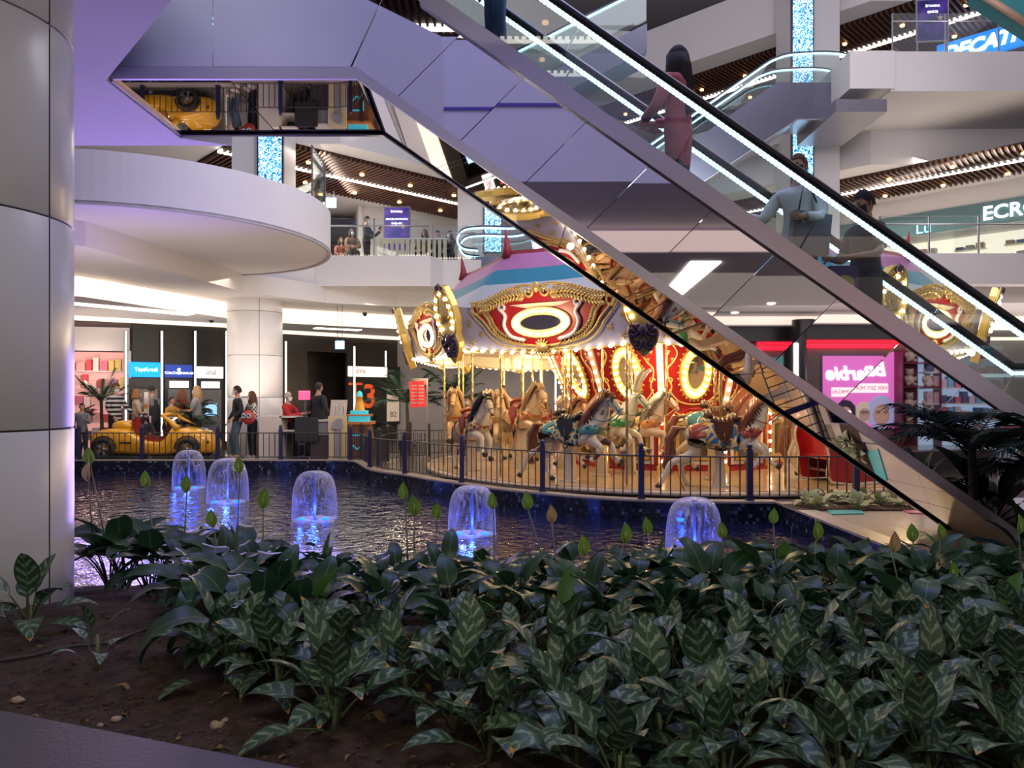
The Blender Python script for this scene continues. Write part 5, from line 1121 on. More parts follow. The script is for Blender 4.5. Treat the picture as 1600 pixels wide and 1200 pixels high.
# ---------------------------------------------------------------- yellow ride-on car
YEL = mat('yellow_paint', (.85, .40, .01), .18, coat=1.0, var=.03); TYRE = mat('tyre', (.015, .015, .015), .6)
c0 = P(242, HZ, 20.1); yc = thing('toy_car', 'yellow open-top children ride car behind the pool fence', 'ride car', (c0.x, 20.3, 0), 0)
st = [(-1.56, .40, .22, .56), (-1.50, .52, .16, .68), (-1.3, .56, .13, .78), (-.95, .57, .13, .82), (-.6, .57, .12, .80), (-.42, .56, .11, .66), (-.1, .55, .11, .50), (.25, .55, .11, .46), (.42, .56, .11, .62), (.55, .57, .12, .84), (.85, .57, .13, .84), (1.15, .56, .13, .78), (1.4, .50, .14, .66), (1.53, .40, .16, .50), (1.58, .28, .2, .40)]
m = MB(); vs = []; n = 20
for x, hw, z0, z1 in st:
    cz, hz = (z0+z1)/2, (z1-z0)/2
    for j in range(n):
        a = 2*PI*j/n; c_, s_ = math.cos(a), math.sin(a); e = .45; vs.append((x, hw*math.copysign(abs(c_)**e, c_), cz+hz*math.copysign(abs(s_)**e, s_)))
m.add(vs, [(i*n+j, i*n+(j+1) % n, (i+1)*n+(j+1) % n, (i+1)*n+j) for i in range(len(st)-1) for j in range(n)]+[tuple(range(n)), tuple((len(st)-1)*n+j for j in range(n))], True); m.build('body', YEL, yc)
for s in (-1, 1):
    m = MB(); m.tube([(.30, s*.42, 1.13), (.5, s*.46, 1.0), (.72, s*.5, .80)], [.05, .06, .09], 8); m.build('windscreen_pillar', YEL, yc)
m = MB(); m.tube([(.30, -.42, 1.13), (.27, 0, 1.16), (.30, .42, 1.13)], .05, 8); m.build('windscreen_frame', YEL, yc)
m = MB(); m.add([(.30, -.4, 1.12), (.30, .4, 1.12), (.86, .48, .82), (.86, -.48, .82)], [(0, 1, 2, 3)]); m.build('windscreen', glass('smoke_glass', (.35, .35, .38), .15), yc)
m = MB(); m.ball((-.80, -.25, .86), .2, 12, (1.5, .8, .75)); m.ball((-.80, .25, .86), .2, 12, (1.5, .8, .75)); m.build('head_fairing', YEL, yc)
m = MB(); m.box((-.42, 0, .78), (.12, .7, .55), Matrix.Rotation(-.25, 3, 'Y')); m.box((-.2, 0, .52), (.5, .8, .1)); m.build('seat', mat('red_seat', (.3, .02, .02), .5), yc)
m = MB(); m.tube([(.18+.02*math.cos(a), .15*math.sin(a), .85+.15*math.cos(a)) for a in [2*PI*i/16 for i in range(16)]], .018, 6, True); m.tube([(.18, 0, .85), (.4, 0, .72)], .02, 6); m.build('steering_wheel', RUBBER, yc)
RIM = mat('silver_rim', (.55, .56, .62), .25, .7)
for wx in (-1.15, 1.0):
    for s in (-1, 1):
        wt = bpy.data.objects.new('wheel', None); C.objects.link(wt); wt.parent = yc; wt.location = (wx, s*.56, .28); m = MB(); y0, y1 = (-.07, .07)
        m.lathe([(.17, y0), (.25, y0), (.275, y0*.5), (.275, y1*.5), (.25, y1), (.17, y1), (.17, y0)], 28); m.xf(Matrix.Rotation(PI/2, 4, 'X')); m.build('tyre', TYRE, wt)
        m = MB(); m.lathe([(.18, -.06), (.195, -.06), (.195, .06), (.18, .06)], 28); m.lathe([(0, .055*-s), (.05, .055*-s), (.05, .03*-s)], 12)
        for k in range(5):
            for d in (-.13, .13): a = 2*PI*k/5+d; m.box((.11*math.cos(a), .11*math.sin(a), .045*-s), (.17, .022, .02), Matrix.Rotation(a+d*.5, 3, 'Z'))
        m.xf(Matrix.Rotation(PI/2, 4, 'X')); m.build('rim', RIM, wt)
        m = MB(); m.lathe([(.30, -.02), (.34, -.02), (.34, .02), (.30, .02)], 24, a0=0, a1=PI); m.xf(Matrix.Rotation(PI/2, 4, 'X')); m.build('wheel_arch', mat('arch_black', (.02, .015, .01), .5), wt)
m = MB(); m.ball((1.46, -.40, .44), .075, 8, (.6, .8, 1)); m.build('headlamp', mat('lamp_dark', (.05, .04, .04), .1), yc)
m = MB(); m.bb((-.75, -.582, .42), (-.45, -.568, .46)); m.build('side_vent', ATMD, yc)
m = MB(); m.bb((-1.3, -.4, .0), (1.2, .4, .12)); m.build('base', DGREY, yc)
# ---------------------------------------------------------------- pay counter, chair and its things
CRM = mat('counter_cream', (.62, .56, .50), .4, var=.03); CRY = mat('counter_yellow', (.68, .56, .36), .4, var=.03); BRD = mat('brown_front', (.06, .045, .045), .4)
pc = thing('counter', 'white and cream pay counter between the couple and the carousel queue', 'counter', (-5.45, 19.95, 0))
def part(nm, a, b, m_, par, rot=None): m = MB(); m.bb(a, b); return m.build(nm, m_, par)
part('end_panel', (-1.06, -.2, 0), (-.55, -.15, 1.12), CRM, pc); part('end_panel', (-.56, -.15, 0), (-.5, .9, 1.12), CRM, pc); part('desk_top', (-1.06, -.15, 1.08), (-.1, .9, 1.12), CRM, pc); part('back_panel', (-1.06, .84, 0), (1.15, .9, 1.12), BRD, pc); part('desk_top', (.3, -.1, .98), (.95, .84, 1.02), CRM, pc); part('shelf', (-.5, -.1, .72), (-.12, .84, .76), CRM, pc); part('drawer_unit', (.3, -.05, .62), (.68, .8, .98), mat('drawer_grey', (.28, .27, .29), .4), pc)
part('end_panel', (.72, -.2, 0), (1.2, -.15, 1.12), CRY, pc); part('front_board', (.25, -.1, 0), (.72, -.06, .6), BRD, pc)
m = MB(); m.prism([(.82, .80), (.86, .98), (.96, 1.06), (1.08, 1.06), (1.10, .84), (1.04, .78)], 'y', -.27, -.21); m.bb((.92, -.25, .08), (1.06, -.205, .8)); m.build('card_reader_stand', mat('reader_grey', (.30, .31, .34), .3), pc)
t = thing('notice_board', 'white leaning board with two white stands on the counter end', 'notice board', (-4.48, 19.80, 1.12), 0); m = MB(); m.prism([(-.22, 0), (.20, 0), (.24, .42), (-.18, .42)], 'y', -.015, .015); m.build('board', CRM, t)
for x in (-.08, .12): m = MB(); m.prism([(x-.07, .02), (x-.03, .02), (x+.01, .26), (x+.03, .26), (x+.06, .02), (x+.08, .02), (x+.05, .30), (x-.02, .30)], 'y', -.04, -.018); m.build('bracket', mat('bracket_white', (.72, .70, .66), .4), t)
t = thing('office_chair', 'black upholstered office chair standing in the counter opening', 'chair', (-5.3, 20.0, 0)); BLK = mat('black_upholstery', (.02, .02, .022), .6)
m = MB(); m.box((0, -.2, .78), (.58, .08, .62)); m.box((0, -.2, 1.05), (.5, .07, .1)); m.build('backrest', BLK, t); m = MB(); m.box((0, .05, .48), (.56, .5, .1)); m.build('seat', BLK, t); m = MB(); m.tube([(0, .05, .1), (0, .05, .45)], .03, 8); m.build('column', DSTEEL, t)
for k in range(5): a = 2*PI*k/5; m = MB(); m.tube([(0, .05, .12), (.26*math.cos(a), .05+.26*math.sin(a), .06)], .02, 6); m.ball((.26*math.cos(a), .05+.26*math.sin(a), .035), .035, 6); m.build('leg', DSTEEL, t)
t = thing('till', 'small black and pink till display on the counter', 'till', (-5.55, 20.6, 1.12)); part('base', (-.1, -.1, 0), (.1, .1, .14), ATMD, t); part('display', (-.16, -.05, .42), (.14, 0, .66), mat('pink_display', (.9, .08, .2), em=1.2), t); part('neck', (-.02, -.02, .14), (.02, .02, .42), DSTEEL, t)
# toy lighthouse ride beside the counter
t = thing('toy_lighthouse', 'orange and turquoise toy lighthouse ride beside the counter', 'kiddie ride', (-4.02, 20.25, 0)); OR_ = mat('ride_orange', (.62, .22, .05), .35); TQ = mat('ride_turquoise', (.05, .5, .62), em=.5); WDB = mat('ride_brown', (.22, .09, .04), .45)
m = MB(); m.prism([(-.3, 0), (.3, 0), (.34, .5), (.26, .9), (-.26, .9), (-.34, .5)], 'y', -.3, .3); m.build('base', WDB, t); part('rim', (-.36, -.34, .9), (.36, .34, .97), OR_, t); part('windows', (-.24, -.26, .97), (.24, .24, 1.12), TQ, t); part('deck', (-.3, -.3, 1.12), (.3, .3, 1.16), OR_, t); part('windows', (-.2, -.2, 1.16), (.2, .2, 1.26), TQ, t)
m = MB(); m.lathe([(.15, 1.26), (.11, 1.45), (.07, 1.6), (.1, 1.61), (.09, 1.63)], 16); m.build('tower', mat('tower_yellow', (.75, .38, .06), .4), t); m = MB(); m.lathe([(.08, 1.63), (.08, 1.7), (.04, 1.76), (0, 1.78)], 14); m.build('lantern', TQ, t)
m = MB(); m.lathe([(.30, 0), (.30, .03), (.28, .03), (.28, 0)], 20, (0, -.0, .45)); m.xf(Matrix.Rotation(0, 4, 'X')); m.tube([(-.16, -.31, .4), (0, -.31, .25), (.16, -.31, .4), (.16, -.31, .62), (-.16, -.31, .62)], .025, 6, True); m.build('shield_trim', TQ, t)
# red notice on a metal frame by the queue
q = P(656, HZ, 17.9); t = thing('notice_stand', 'red notice board on a tall metal frame beside the queue palm', 'notice', (q.x, q.y, 0), .25); REDN = mat('red_notice', (.65, .03, .03), .4, em=0)
for x in (-.17, .17): m = MB(); m.bb((x-.02, -.02, 0), (x+.02, .02, 2.05)); m.build('upright', STEEL, t)
for z in (.55, .8, 1.05, 2.03): m = MB(); m.bb((-.17, -.02, z-.02), (.17, .02, z+.02)); m.build('crossbar', STEEL, t)
m = MB(); m.box((-.06, -.06, 1.68), (.36, .03, .6), Matrix.Rotation(-.08, 3, 'Y')); m.build('red_board', mat('red_board', (.8, .04, .05), em=.35), t)
for i in range(6):
    for s in (0, 1): m = MB(); m.box((-.14+s*.16, -.08, 1.48+.08*i), (.12, .008, .03)); m.build('text_block', CRM, t)
part('header', (-.13, -.05, 1.9), (.14, -.03, 2.02), CRM, t)
# speaker-like ticket post in front of the boy
q = P(229, HZ, 20.9); t = thing('totem', 'slim white information post with an orange band behind the yellow car', 'post', (q.x, q.y, 0)); part('post', (-.05, -.04, 0), (.05, .04, 1.75), CRM, t); part('band', (-.052, -.045, 1.3), (.052, -.04, 1.42), OR_, t); part('notice', (.05, -.05, .85), (.14, -.03, 1.1), WHITE, t)
# ---------------------------------------------------------------- palms
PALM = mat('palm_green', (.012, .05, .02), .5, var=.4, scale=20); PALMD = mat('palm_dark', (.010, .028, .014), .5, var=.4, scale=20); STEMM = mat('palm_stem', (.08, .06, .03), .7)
def palm(loc, label, nfr, L, h, m_=PALM, seed=1, lw=.03, droop=.9, cat='palm', up=.9):
    rr = random.Random(seed); t = thing('potted_palm', label, cat, loc); m = MB(); m.lathe([(.20, 0), (.26, .35), (.27, .38), (.23, .38), (.22, .33), (0, .33)], 18); m.build('pot', DGREY, t)
    m = MB(); m.tube([(0, 0, .3), (.03, 0, h*.5), (0, .02, h)], [.07, .05, .04], 8); m.build('trunk', STEMM, t)
    for k in range(nfr):
        a = 2*PI*k/nfr*2.4+rr.uniform(-.3, .3); e = rr.uniform(.15, up); l = L*rr.uniform(.75, 1.1); d = Vector((math.cos(a), math.sin(a), 0)); z0 = h-.1*rr.random(); pts = []
        for i in range(9):
            s = i/8; pts.append(Vector((0, 0, z0))+d*l*s*math.cos(e*.9)*(1-.12*s*s)+Vector((0, 0, l*(math.sin(e)*s-droop*.42*s*s*s))))
        m = MB(); m.tube(pts, [.012*(1-.8*i/8) for i in range(9)], 4); side = Vector((-d.y, d.x, 0)); nn = 22
        for i in range(3, nn):
            s = i/nn*8; j = min(7, int(s)); c_ = pts[j].lerp(pts[j+1], s-j); tt = (pts[j+1]-pts[j]).normalized(); ll = l*.34*math.sin(PI*(.12+.83*i/nn))
            for sg in (-1, 1):
                dd = (side*sg*.85+tt*.75+Vector((0, 0, -.12+.15*rr.random()))).normalized(); wv = tt*lw*.5
                m.add([c_-wv, c_+wv, c_+dd*ll*.55+wv*.9+Vector((0, 0, -.02)), c_+dd*ll+Vector((0, 0, -.12*ll-.02)), c_+dd*ll*.5-wv*.6], [(0, 1, 2, 3, 4)])
        m.build('frond', m_, t)
    return t
palm((-11.35, 21.2, 0), 'tall fan of dark palm fronds beside the toy shop', 13, 1.05, 1.55, seed=2, droop=.35, up=1.25, lw=.04)
palm((-12.0, 21.0, 0), 'low arching palm at the edge of the toy shop', 11, 1.0, 1.0, seed=3, droop=.5, up=1.1, lw=.04)
palm((-8.75, 21.1, 0), 'bushy palm between the woman in grey and the couple', 14, .75, 1.0, seed=4)
palm((-9.2, 22.2, 0), 'palm behind the woman in grey, under the white bank sign', 12, .8, 1.25, seed=8)
palm((-3.0, 21.9, 0), 'large palm behind the red notice board', 18, 1.5, 1.5, seed=5, droop=.6, up=1.2, lw=.04)
palm((-1.6, 22.8, 0), 'large palm behind the palomino carousel horse', 18, 1.6, 1.6, seed=6, droop=.6, up=1.2, lw=.04)
palm((-4.3, 22.6, 0), 'dark low palm beneath the orange wall emblem', 12, 1.0, .8, seed=7)
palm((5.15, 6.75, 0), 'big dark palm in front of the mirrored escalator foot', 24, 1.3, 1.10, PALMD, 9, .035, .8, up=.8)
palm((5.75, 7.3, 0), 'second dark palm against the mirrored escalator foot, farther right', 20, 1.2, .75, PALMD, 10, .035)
# ---------------------------------------------------------------- people
STRIPE = bpy.data.materials.new('striped_cloth'); STRIPE.use_nodes = True; nt = STRIPE.node_tree; b = nt.nodes['Principled BSDF']; b.inputs['Roughness'].default_value = .9
tc = nd(nt, 'ShaderNodeTexCoord'); wv = nd(nt, 'ShaderNodeTexWave', Scale=2.6); wv.bands_direction = 'Z'; rp = nd(nt, 'ShaderNodeValToRGB'); rp.color_ramp.interpolation = 'CONSTANT'; rp.color_ramp.elements[0].color = (.02, .02, .022, 1); rp.color_ramp.elements[1].position = .52; rp.color_ramp.elements[1].color = (.6, .6, .62, 1)
nt.links.new(tc.outputs['Object'], wv.inputs[0]); nt.links.new(wv.outputs[0], rp.inputs[0]); nt.links.new(rp.outputs[0], b.inputs['Base Color'])
R_, L_ = PI/2, -PI/2
CHK = bpy.data.materials.new('checked_cloth'); CHK.use_nodes = True; nt = CHK.node_tree; b = nt.nodes['Principled BSDF']; tc = nd(nt, 'ShaderNodeTexCoord'); ck = nd(nt, 'ShaderNodeTexChecker', Scale=22.0); ck.inputs[1].default_value = (.02, .02, .02, 1); ck.inputs[2].default_value = (.6, .58, .55, 1); nt.links.new(tc.outputs['Object'], ck.inputs[0]); nt.links.new(ck.outputs[0], b.inputs['Base Color']); b.inputs['Roughness'].default_value = .9
BROWNH = (.10, .045, .02); BLOND = (.38, .24, .12)
def gp(px, D, z=0): p = P(px, HZ, D); return (p.x, p.y, z)
person('person', 'person in black and white striped hooded top and white mask, looking at the car', gp(180, 21.25), R_-.3, 2.0, {'l': ((.24, -.12, 1.14), (.2, -.36, 1.02)), 'r': ((-.25, -.02, 1.14), (-.22, -.2, .92))}, top=STRIPE, bottom=(.03, .03, .04), hair=BROWNH, mask='w', headpitch=.3)
person('person', 'person with fair hair in a cream top at the light blue cash machine', gp(213, 21.5), R_+.6, 1.84, {'r': ((-.26, -.05, 1.12), (-.1, -.26, 1.05))}, top=(.55, .42, .34), bottom=(.05, .05, .04), hair=(.30, .13, .05), hairlen=.05, mask='w')
person('person', 'person with dark hair in black and grey jacket bending over the machine', gp(241, 21.6), L_-.9+PI*.2, 1.92, {'l': ((.28, -.14, 1.12), (.15, -.36, 1.12)), 'r': ((-.26, -.1, 1.12), (-.15, -.34, 1.1))}, top=(.03, .03, .04), bottom=(.03, .03, .05), lean=.12, headpitch=.35, top2=(.22, .21, .2), toprule=lambda c: c.z > 1.28)
person('person', 'child with one yellow sleeve and dark red top reaching forward', gp(268, 21.3), R_-.2, 1.62, {'l': ((.22, -.2, 1.2), (.15, -.44, 1.15))}, top=(.55, .28, .03), bottom=(.2, .02, .02), hair=(.05, .03, .02))
person('person', 'person with brown hair in a rust red top at the navy cash machine', gp(284, 22.2), PI-.3, 1.84, top=(.17, .03, .02), bottom=(.04, .04, .05), hair=(.22, .08, .04), hairlen=.14)
person('person', 'person with long fair hair in a grey t-shirt and white mask, hands together', gp(308, 21.2), L_+.1, 1.92, {'l': ((.23, -.08, 1.12), (.08, -.34, 1.12)), 'r': ((-.23, -.08, 1.12), (-.02, -.34, 1.10))}, top=(.30, .30, .32), bottom=(.12, .12, .14), hair=BLOND, hairlen=.24, mask='w', sleeve=.4)
person('person', 'child in a black mask sitting in the yellow car', (c0.x-.35, 20.3, -.32), R_-.7, 1.5, {'l': ((.2, -.2, 1.12), (.12, -.4, 1.14)), 'r': ((-.2, -.2, 1.12), (-.12, -.4, 1.14))}, top=(.03, .03, .035), bottom=(.03, .03, .04), hair=(.03, .02, .02), hairlen=.1, mask='b', seat=True)
person('person', 'dark-clothed person at the pool fence nearest the big column', gp(128, 19.9), .5, 1.45, {'l': ((.2, -.16, 1.14), (.1, -.34, 1.25))}, top=(.16, .18, .22), bottom=(.03, .03, .03), hair=(.03, .02, .02))
person('person', 'person in black sweater, jeans and white mask standing with arm round companion', gp(371, 20.0), L_+.55, 1.90, {'r': ((-.26, -.02, 1.14), (-.22, -.16, .92)), 'l': ((.30, .04, 1.16), (.26, -.14, 1.0))}, {'l': ((.12, -.08, .50), (.16, -.02, .09)), 'r': ((-.12, -.10, .50), (-.20, -.06, .09))}, top=(.012, .012, .018), bottom=(.07, .11, .15), shoes=(.7, .62, .55), hair=(.02, .015, .015), mask='w', headyaw=-.3)
g1 = person('person', 'person in black and white checked shirt with long brown hair holding a red patterned bag', gp(394, 20.0), L_+.75, 1.76, {'l': ((.24, -.10, 1.10), (.02, -.26, 1.02)), 'r': ((-.24, -.10, 1.10), (-.02, -.28, 1.04))}, top=CHK, bottom=(.015, .015, .018), shoes=(.7, .65, .6), hair=(.10, .035, .02), hairlen=.26, mask='w', headyaw=-.2)
t = thing('bag', 'red bag with two pale blue owl-like eye rings held by the person in checks', 'bag', gp(388, 19.72, .95), -.3); m = MB(); m.ball((0, 0, .14), .2, 12, (1, .4, .95)); m.build('body', mat('red_bag', (.5, .05, .04), .5), t)
for s in (-1, 1): m = MB(); m.tube([(s*.075+.05*math.cos(a), -.09, .18+.05*math.sin(a)) for a in [2*PI*i/12 for i in range(12)]], .018, 5, True); m.build('eye_ring', mat('eye_ring_blue', (.35, .6, .75), .5), t)
m = MB(); m.tube([(-.15, 0, .25), (0, 0, .42), (.15, 0, .25)], .015, 6); m.build('strap', SB, t)
person('person', 'white-haired person in a red jacket seated behind the counter', (-6.0, 20.55, -.08), R_-.25, 1.82, {'l': ((.24, -.2, 1.14), (.15, -.46, 1.2)), 'r': ((-.24, -.2, 1.14), (-.1, -.46, 1.2))}, top=(.42, .015, .025), bottom=(.03, .03, .04), hair=(.45, .40, .36), mask='w', seat=True)
person('person', 'tall person in a black suit with one hand on the counter end', (-5.15, 20.45, 0), PI*.78, 2.0, {'l': ((.28, .06, 1.14), (.34, .0, .95)), 'r': ((-.36, .06, 1.12), (-.58, .08, 1.0))}, top=(.014, .014, .016), bottom=(.012, .012, .014), shoes=(.01, .01, .01), hair=(.02, .015, .012), skin_=SKIND, width=1.1)
# riders and children at the carousel
hp = pol(96, 3.95, 0)+Vector((CX, CY, 0))
person('person', 'rider in black with white shoulders on the honey-coloured horse', (hp.x-.02, hp.y, .27), 0, 1.62, {'l': ((.2, -.16, 1.16), (.1, -.3, 1.2)), 'r': ((-.2, -.16, 1.16), (-.1, -.3, 1.2))}, {'l': ((.30, -.1, .62), (.33, .05, .30)), 'r': ((-.30, -.1, .62), (-.33, .05, .30))}, top=(.02, .02, .025), bottom=(.03, .03, .05), hair=(.08, .04, .025), top2=(.6, .55, .5), toprule=lambda c: c.z > 1.22)
person('person', 'child in a light blue shirt beside the palomino horse', gp(715, 18.6, .12), .5, 1.50, {'r': ((-.2, -.1, 1.3), (-.12, -.2, 1.5))}, top=(.28, .38, .48), bottom=(.03, .03, .05), hair=(.10, .05, .03), mask='w')
person('person', 'child in a dark top and white mask next to the charcoal-maned horse', gp(732, 18.3, .12), -.6, 1.50, {'l': ((.2, -.1, 1.2), (.12, -.24, 1.35))}, top=(.03, .03, .03), bottom=(.03, .03, .04), hair=(.015, .015, .015), mask='w')
person('person', 'person in brown seen behind the cream carousel horse', gp(842, 20.5, .12), .1, 1.62, top=(.16, .07, .04), bottom=(.04, .03, .03), hair=(.1, .05, .03))
# upper gallery
t_, N1, HM1, _, _ = person('person', 'person in black holding up a phone behind the gallery glass', gp(573, 24.5, 5.6), R_-.1, 1.78, {'l': ((.24, -.18, 1.16), (.16, -.40, 1.32)), 'r': ((-.24, -.04, 1.14), (-.24, -.3, .98))}, top=(.015, .015, .018), bottom=(.02, .02, .022), hair=(.02, .015, .01), mask='w')
m = MB(); m.bb((-.04, -.01, -.08), (.04, .01, .08)); o = m.build('phone', ATMD, label='black phone held up by the gallery visitor', category='phone'); pp = gp(573, 24.5, 5.6); o.location = (pp[0]+.46, pp[1]-.13, 5.6+1.40); o.rotation_euler = (0, .5, 0)
for px, D, hc, tc_, lab, hl in ((550, 24.2, (.07, .04, .03), (.2, .13, .1), 'seated person with long brown hair and white mask behind the gallery glass', .15), (533, 25.5, (.05, .03, .02), (.25, .08, .06), 'seated person near the black gallery doorway', .1), (664, 23.6, (.06, .04, .03), (.55, .42, .04), 'seated person in a yellow jacket on the gallery', .05), (684, 23.8, (.02, .02, .02), (.05, .05, .06), 'dark-haired seated person next to the yellow jacket', 0), (703, 23.8, (.12, .05, .03), (.1, .1, .12), 'brown-haired seated person near the curved lit handrails', .1)):
    person('person', lab, gp(px, D, 5.6-.50+(.15 if px < 640 else 0)), .4 if px < 600 else -.6, 1.66, {'l': ((.22, -.2, 1.12), (.1, -.35, 1.1)), 'r': ((-.22, -.2, 1.12), (-.1, -.35, 1.1))}, top=tc_, bottom=(.03, .03, .04), hair=hc, hairlen=hl, mask='w' if px in (550, 703) else None, seat=True)
# escalator riders
person('person', 'rider with very long dark curls in a dusty pink sweatshirt on the escalator', gp(1060, 8.42, 3.40), L_-.6, 2.06, {'l': ((.27, -.10, 1.14), (.10, -.30, 1.10)), 'r': ((-.27, -.10, 1.14), (-.10, -.30, 1.12))}, top=(.50, .11, .12), bottom=(.02, .02, .03), hair=(.022, .012, .014), hairlen=.46, width=1.2, tunic=.55)
person('person', 'rider in a white blouse and black mask with a grey shoulder bag on the escalator', gp(1248, 8.42, 2.22), L_+.75, 2.05, {'r': ((-.30, -.12, 1.16), (-.46, -.22, 1.22)), 'l': ((.25, -.06, 1.12), (.18, -.28, 1.1))}, top=(.68, .68, .70), bottom=(.05, .06, .08), hair=(.12, .05, .03), mask='b', width=1.1)
q = gp(1262, 8.16, 3.12); t = thing('shoulder_bag', 'grey shoulder bag carried by the escalator rider in white', 'bag', q); m = MB(); m.prism([(-.20, .0), (.2, .0), (.24, .42), (-.16, .48)], 'y', -.06, .06); m.build('body', mat('slate_bag', (.09, .11, .16), .6, bump=.2), t); m = MB(); m.tube([(-.1, 0, .46), (-.02, .02, .85), (.16, 0, .42)], .012, 6); m.build('strap', BLK, t)
person('person', 'rider in a dark t-shirt and black mask looking down at the foot of the escalator', gp(1352, 8.3, 1.78), L_+.25, 2.06, {'l': ((.24, -.04, 1.14), (.18, -.30, 1.10)), 'r': ((-.24, -.06, 1.14), (-.12, -.30, 1.14))}, top=(.035, .035, .045), bottom=(.015, .015, .03), hair=(.015, .012, .015), hairlen=0, mask='b', headpitch=.35, sleeve=.4, skin_=SKIND)
q = gp(1316, 8.15, 2.62); t = thing('gift_bag', 'purple shopping bag with a yellow emblem held by the rider in dark t-shirt', 'bag', q); m = MB(); m.prism([(-.14, 0), (.13, 0), (.15, .38), (-.15, .38)], 'y', -.07, .07); m.build('body', mat('purple_bag', (.10, .05, .28), .5), t); m = MB(); m.lathe([(0, 0), (.1, 0), (.1, .01), (0, .01)], 14); m.xf(Matrix.Translation((0, -.07, .18)) @ Matrix.Rotation(PI/2, 4, 'X')); m.build('emblem', mat('emblem_yellow', (.7, .5, .05), .5), t)
person('person', 'rider in dark blue jeans stepping off at the head of the escalator', gp(775, 8.42, 5.22), L_+.4, 2.0, top=(.03, .03, .05), bottom=(.03, .06, .14), hair=(.03, .02, .02))
# ---------------------------------------------------------------- upper galleries: posters, shops, signs
def poster(c, w_, h_, rz, label, cols, lines):
    t = thing('poster_stand', label, 'poster', c, rz); m = MB(); m.bb((-w_/2-.04, 0, -.04), (w_/2+.04, .05, h_+.04)); m.build('frame', STEEL, t)
    for lx in (-w_/2, w_/2): m = MB(); m.bb((lx-.02, 0, -1.1), (lx+.02, .04, -.04)); m.bb((lx-.02, -.2, -1.1), (lx+.02, .2, -1.07)); m.build('leg', STEEL, t)
    mt = bpy.data.materials.new('poster_print'); mt.use_nodes = True; nt = mt.node_tree; b = nt.nodes['Principled BSDF']; tc = nd(nt, 'ShaderNodeTexCoord'); n = nd(nt, 'ShaderNodeTexNoise', Scale=2.5, Detail=3.0); r = nd(nt, 'ShaderNodeValToRGB'); r.color_ramp.elements[0].position = .4; r.color_ramp.elements[0].color = cols[0]+(1,); r.color_ramp.elements[1].position = .65; r.color_ramp.elements[1].color = cols[1]+(1,)
    nt.links.new(tc.outputs['Object'], n.inputs[0]); nt.links.new(n.outputs[0], r.inputs[0]); nt.links.new(r.outputs[0], b.inputs['Base Color']); nt.links.new(r.outputs[0], b.inputs['Emission Color']); b.inputs['Emission Strength'].default_value = .25
    m = MB(); m.bb((-w_/2, -.012, 0), (w_/2, 0, h_)); m.build('print', mt, t)
    for tx, z, sz in lines: text(tx, sz, (0, -.02, z*h_), WTX, t)
    m = MB(); st_ = []
    for i in range(10): a = PI/2+2*PI*i/10; r_ = .12*w_ if i % 2 == 0 else .05*w_; st_.append((w_*.25+r_*math.cos(a), h_*.55+r_*math.sin(a)))
    m.prism(st_, 'y', -.02, -.012); m.build('star', mat('star_gold', (.75, .55, .3), .4), t)
q = P(620, HZ, 26.5); poster((q.x, q.y, 6.7), 0.86, 1.45, .0, 'blue star poster in a silver frame on the gallery wall', ((.02, .02, .2), (.10, .05, .35)), [('İSTANBUL', .9, .09), ('ÇEKİLİŞ KAMPANYASI', .72, .075), ('BAŞLADI', .62, .09)])
q = P(1457, HZ, 23.0); poster((q.x, q.y, 12.3), .86, 1.2, -.1, 'dark blue star poster beside the upper shop sign', ((.01, .01, .12), (.08, .04, .3)), [('İSTANBUL', .85, .09), ('ÇEKİLİŞ', .7, .08)])
# seating bar in front of gallery wall
t = thing('cafe_counter', 'slatted pale cafe counter below the blue poster', 'counter', (-4.1, 23.4, 5.6)); part('top', (-.1, -.3, .75), (2.2, .3, .8), WHITE, t)
for i in range(14): part('slat', (-.05+.16*i, -.28, 0), (.05+.16*i, -.24, .75), CREAMP, t)
# facade of the clothes shop on the slanted wing
fa, fb = Vector((18.1, 24.9, 0)), Vector((9.7, 33.6, 0)); ft_ = (fb-fa).normalized(); fang = math.atan2(-ft_.y, -ft_.x)
def fac(px): k = (px-800)/F; s = (k*fa.y-fa.x)/(ft_.x-k*ft_.y); return fa+ft_*s
c_ = fac(1450)
sf = thing('clothes_shop', 'lit clothes shop front with teal sign band on the right gallery wing', 'shop front', (c_.x, c_.y, 5.6), fang)
part('upper_wall', (-7, 0, 2.75), (7, .2, 3.4), WHITE, sf); part('sign_band', (-7, -.06, 1.95), (7, .2, 2.75), mat('teal_band', (.10, .20, .22), .3), sf); part('back_wall', (-7, 1.6, 0), (7, 1.7, 2), mat('lit_shop_wall', (1, .86, .72), em=1.1), sf); part('shop_ceiling', (-7, .2, 1.95), (7, 1.6, 2.0), WHITE, sf)
for i in range(9): part('mullion', (-6.4+1.6*i, -.03, 0), (-6.34+1.6*i, .05, 1.95), STEEL, sf)
for i in range(8): part('window_pane', (-6.33+1.6*i, .0, .02), (-4.81+1.6*i, .02, 1.94), GLASS2, sf)
rr = random.Random(4)
for i in range(7):
    for z in (.5, .95, 1.4):
        part('shelf', (-5.9+1.6*i, 1.2, z), (-4.9+1.6*i, 1.55, z+.03), CREAMP, sf)
        for k in range(3): part('folded_clothes', (-5.85+1.6*i+.33*k, 1.22, z+.03), (-5.6+1.6*i+.33*k, 1.5, z+.03+rr.uniform(.1, .22)), cloth([(.6, .2, .2), (.5, .45, .4), (.2, .25, .4), (.7, .5, .45)][rr.randrange(4)]), sf)
k = ft_*-1
e0 = sf.matrix_world if 0 else None
Fi = Matrix.Rotation(-fang, 4, 'Z')
def floc(px): v = Fi @ (fac(px)-c_); return v.x
text('ECROU', .66, (floc(1536), -.12, 2.33), WTX, sf, align='LEFT', off=.012)
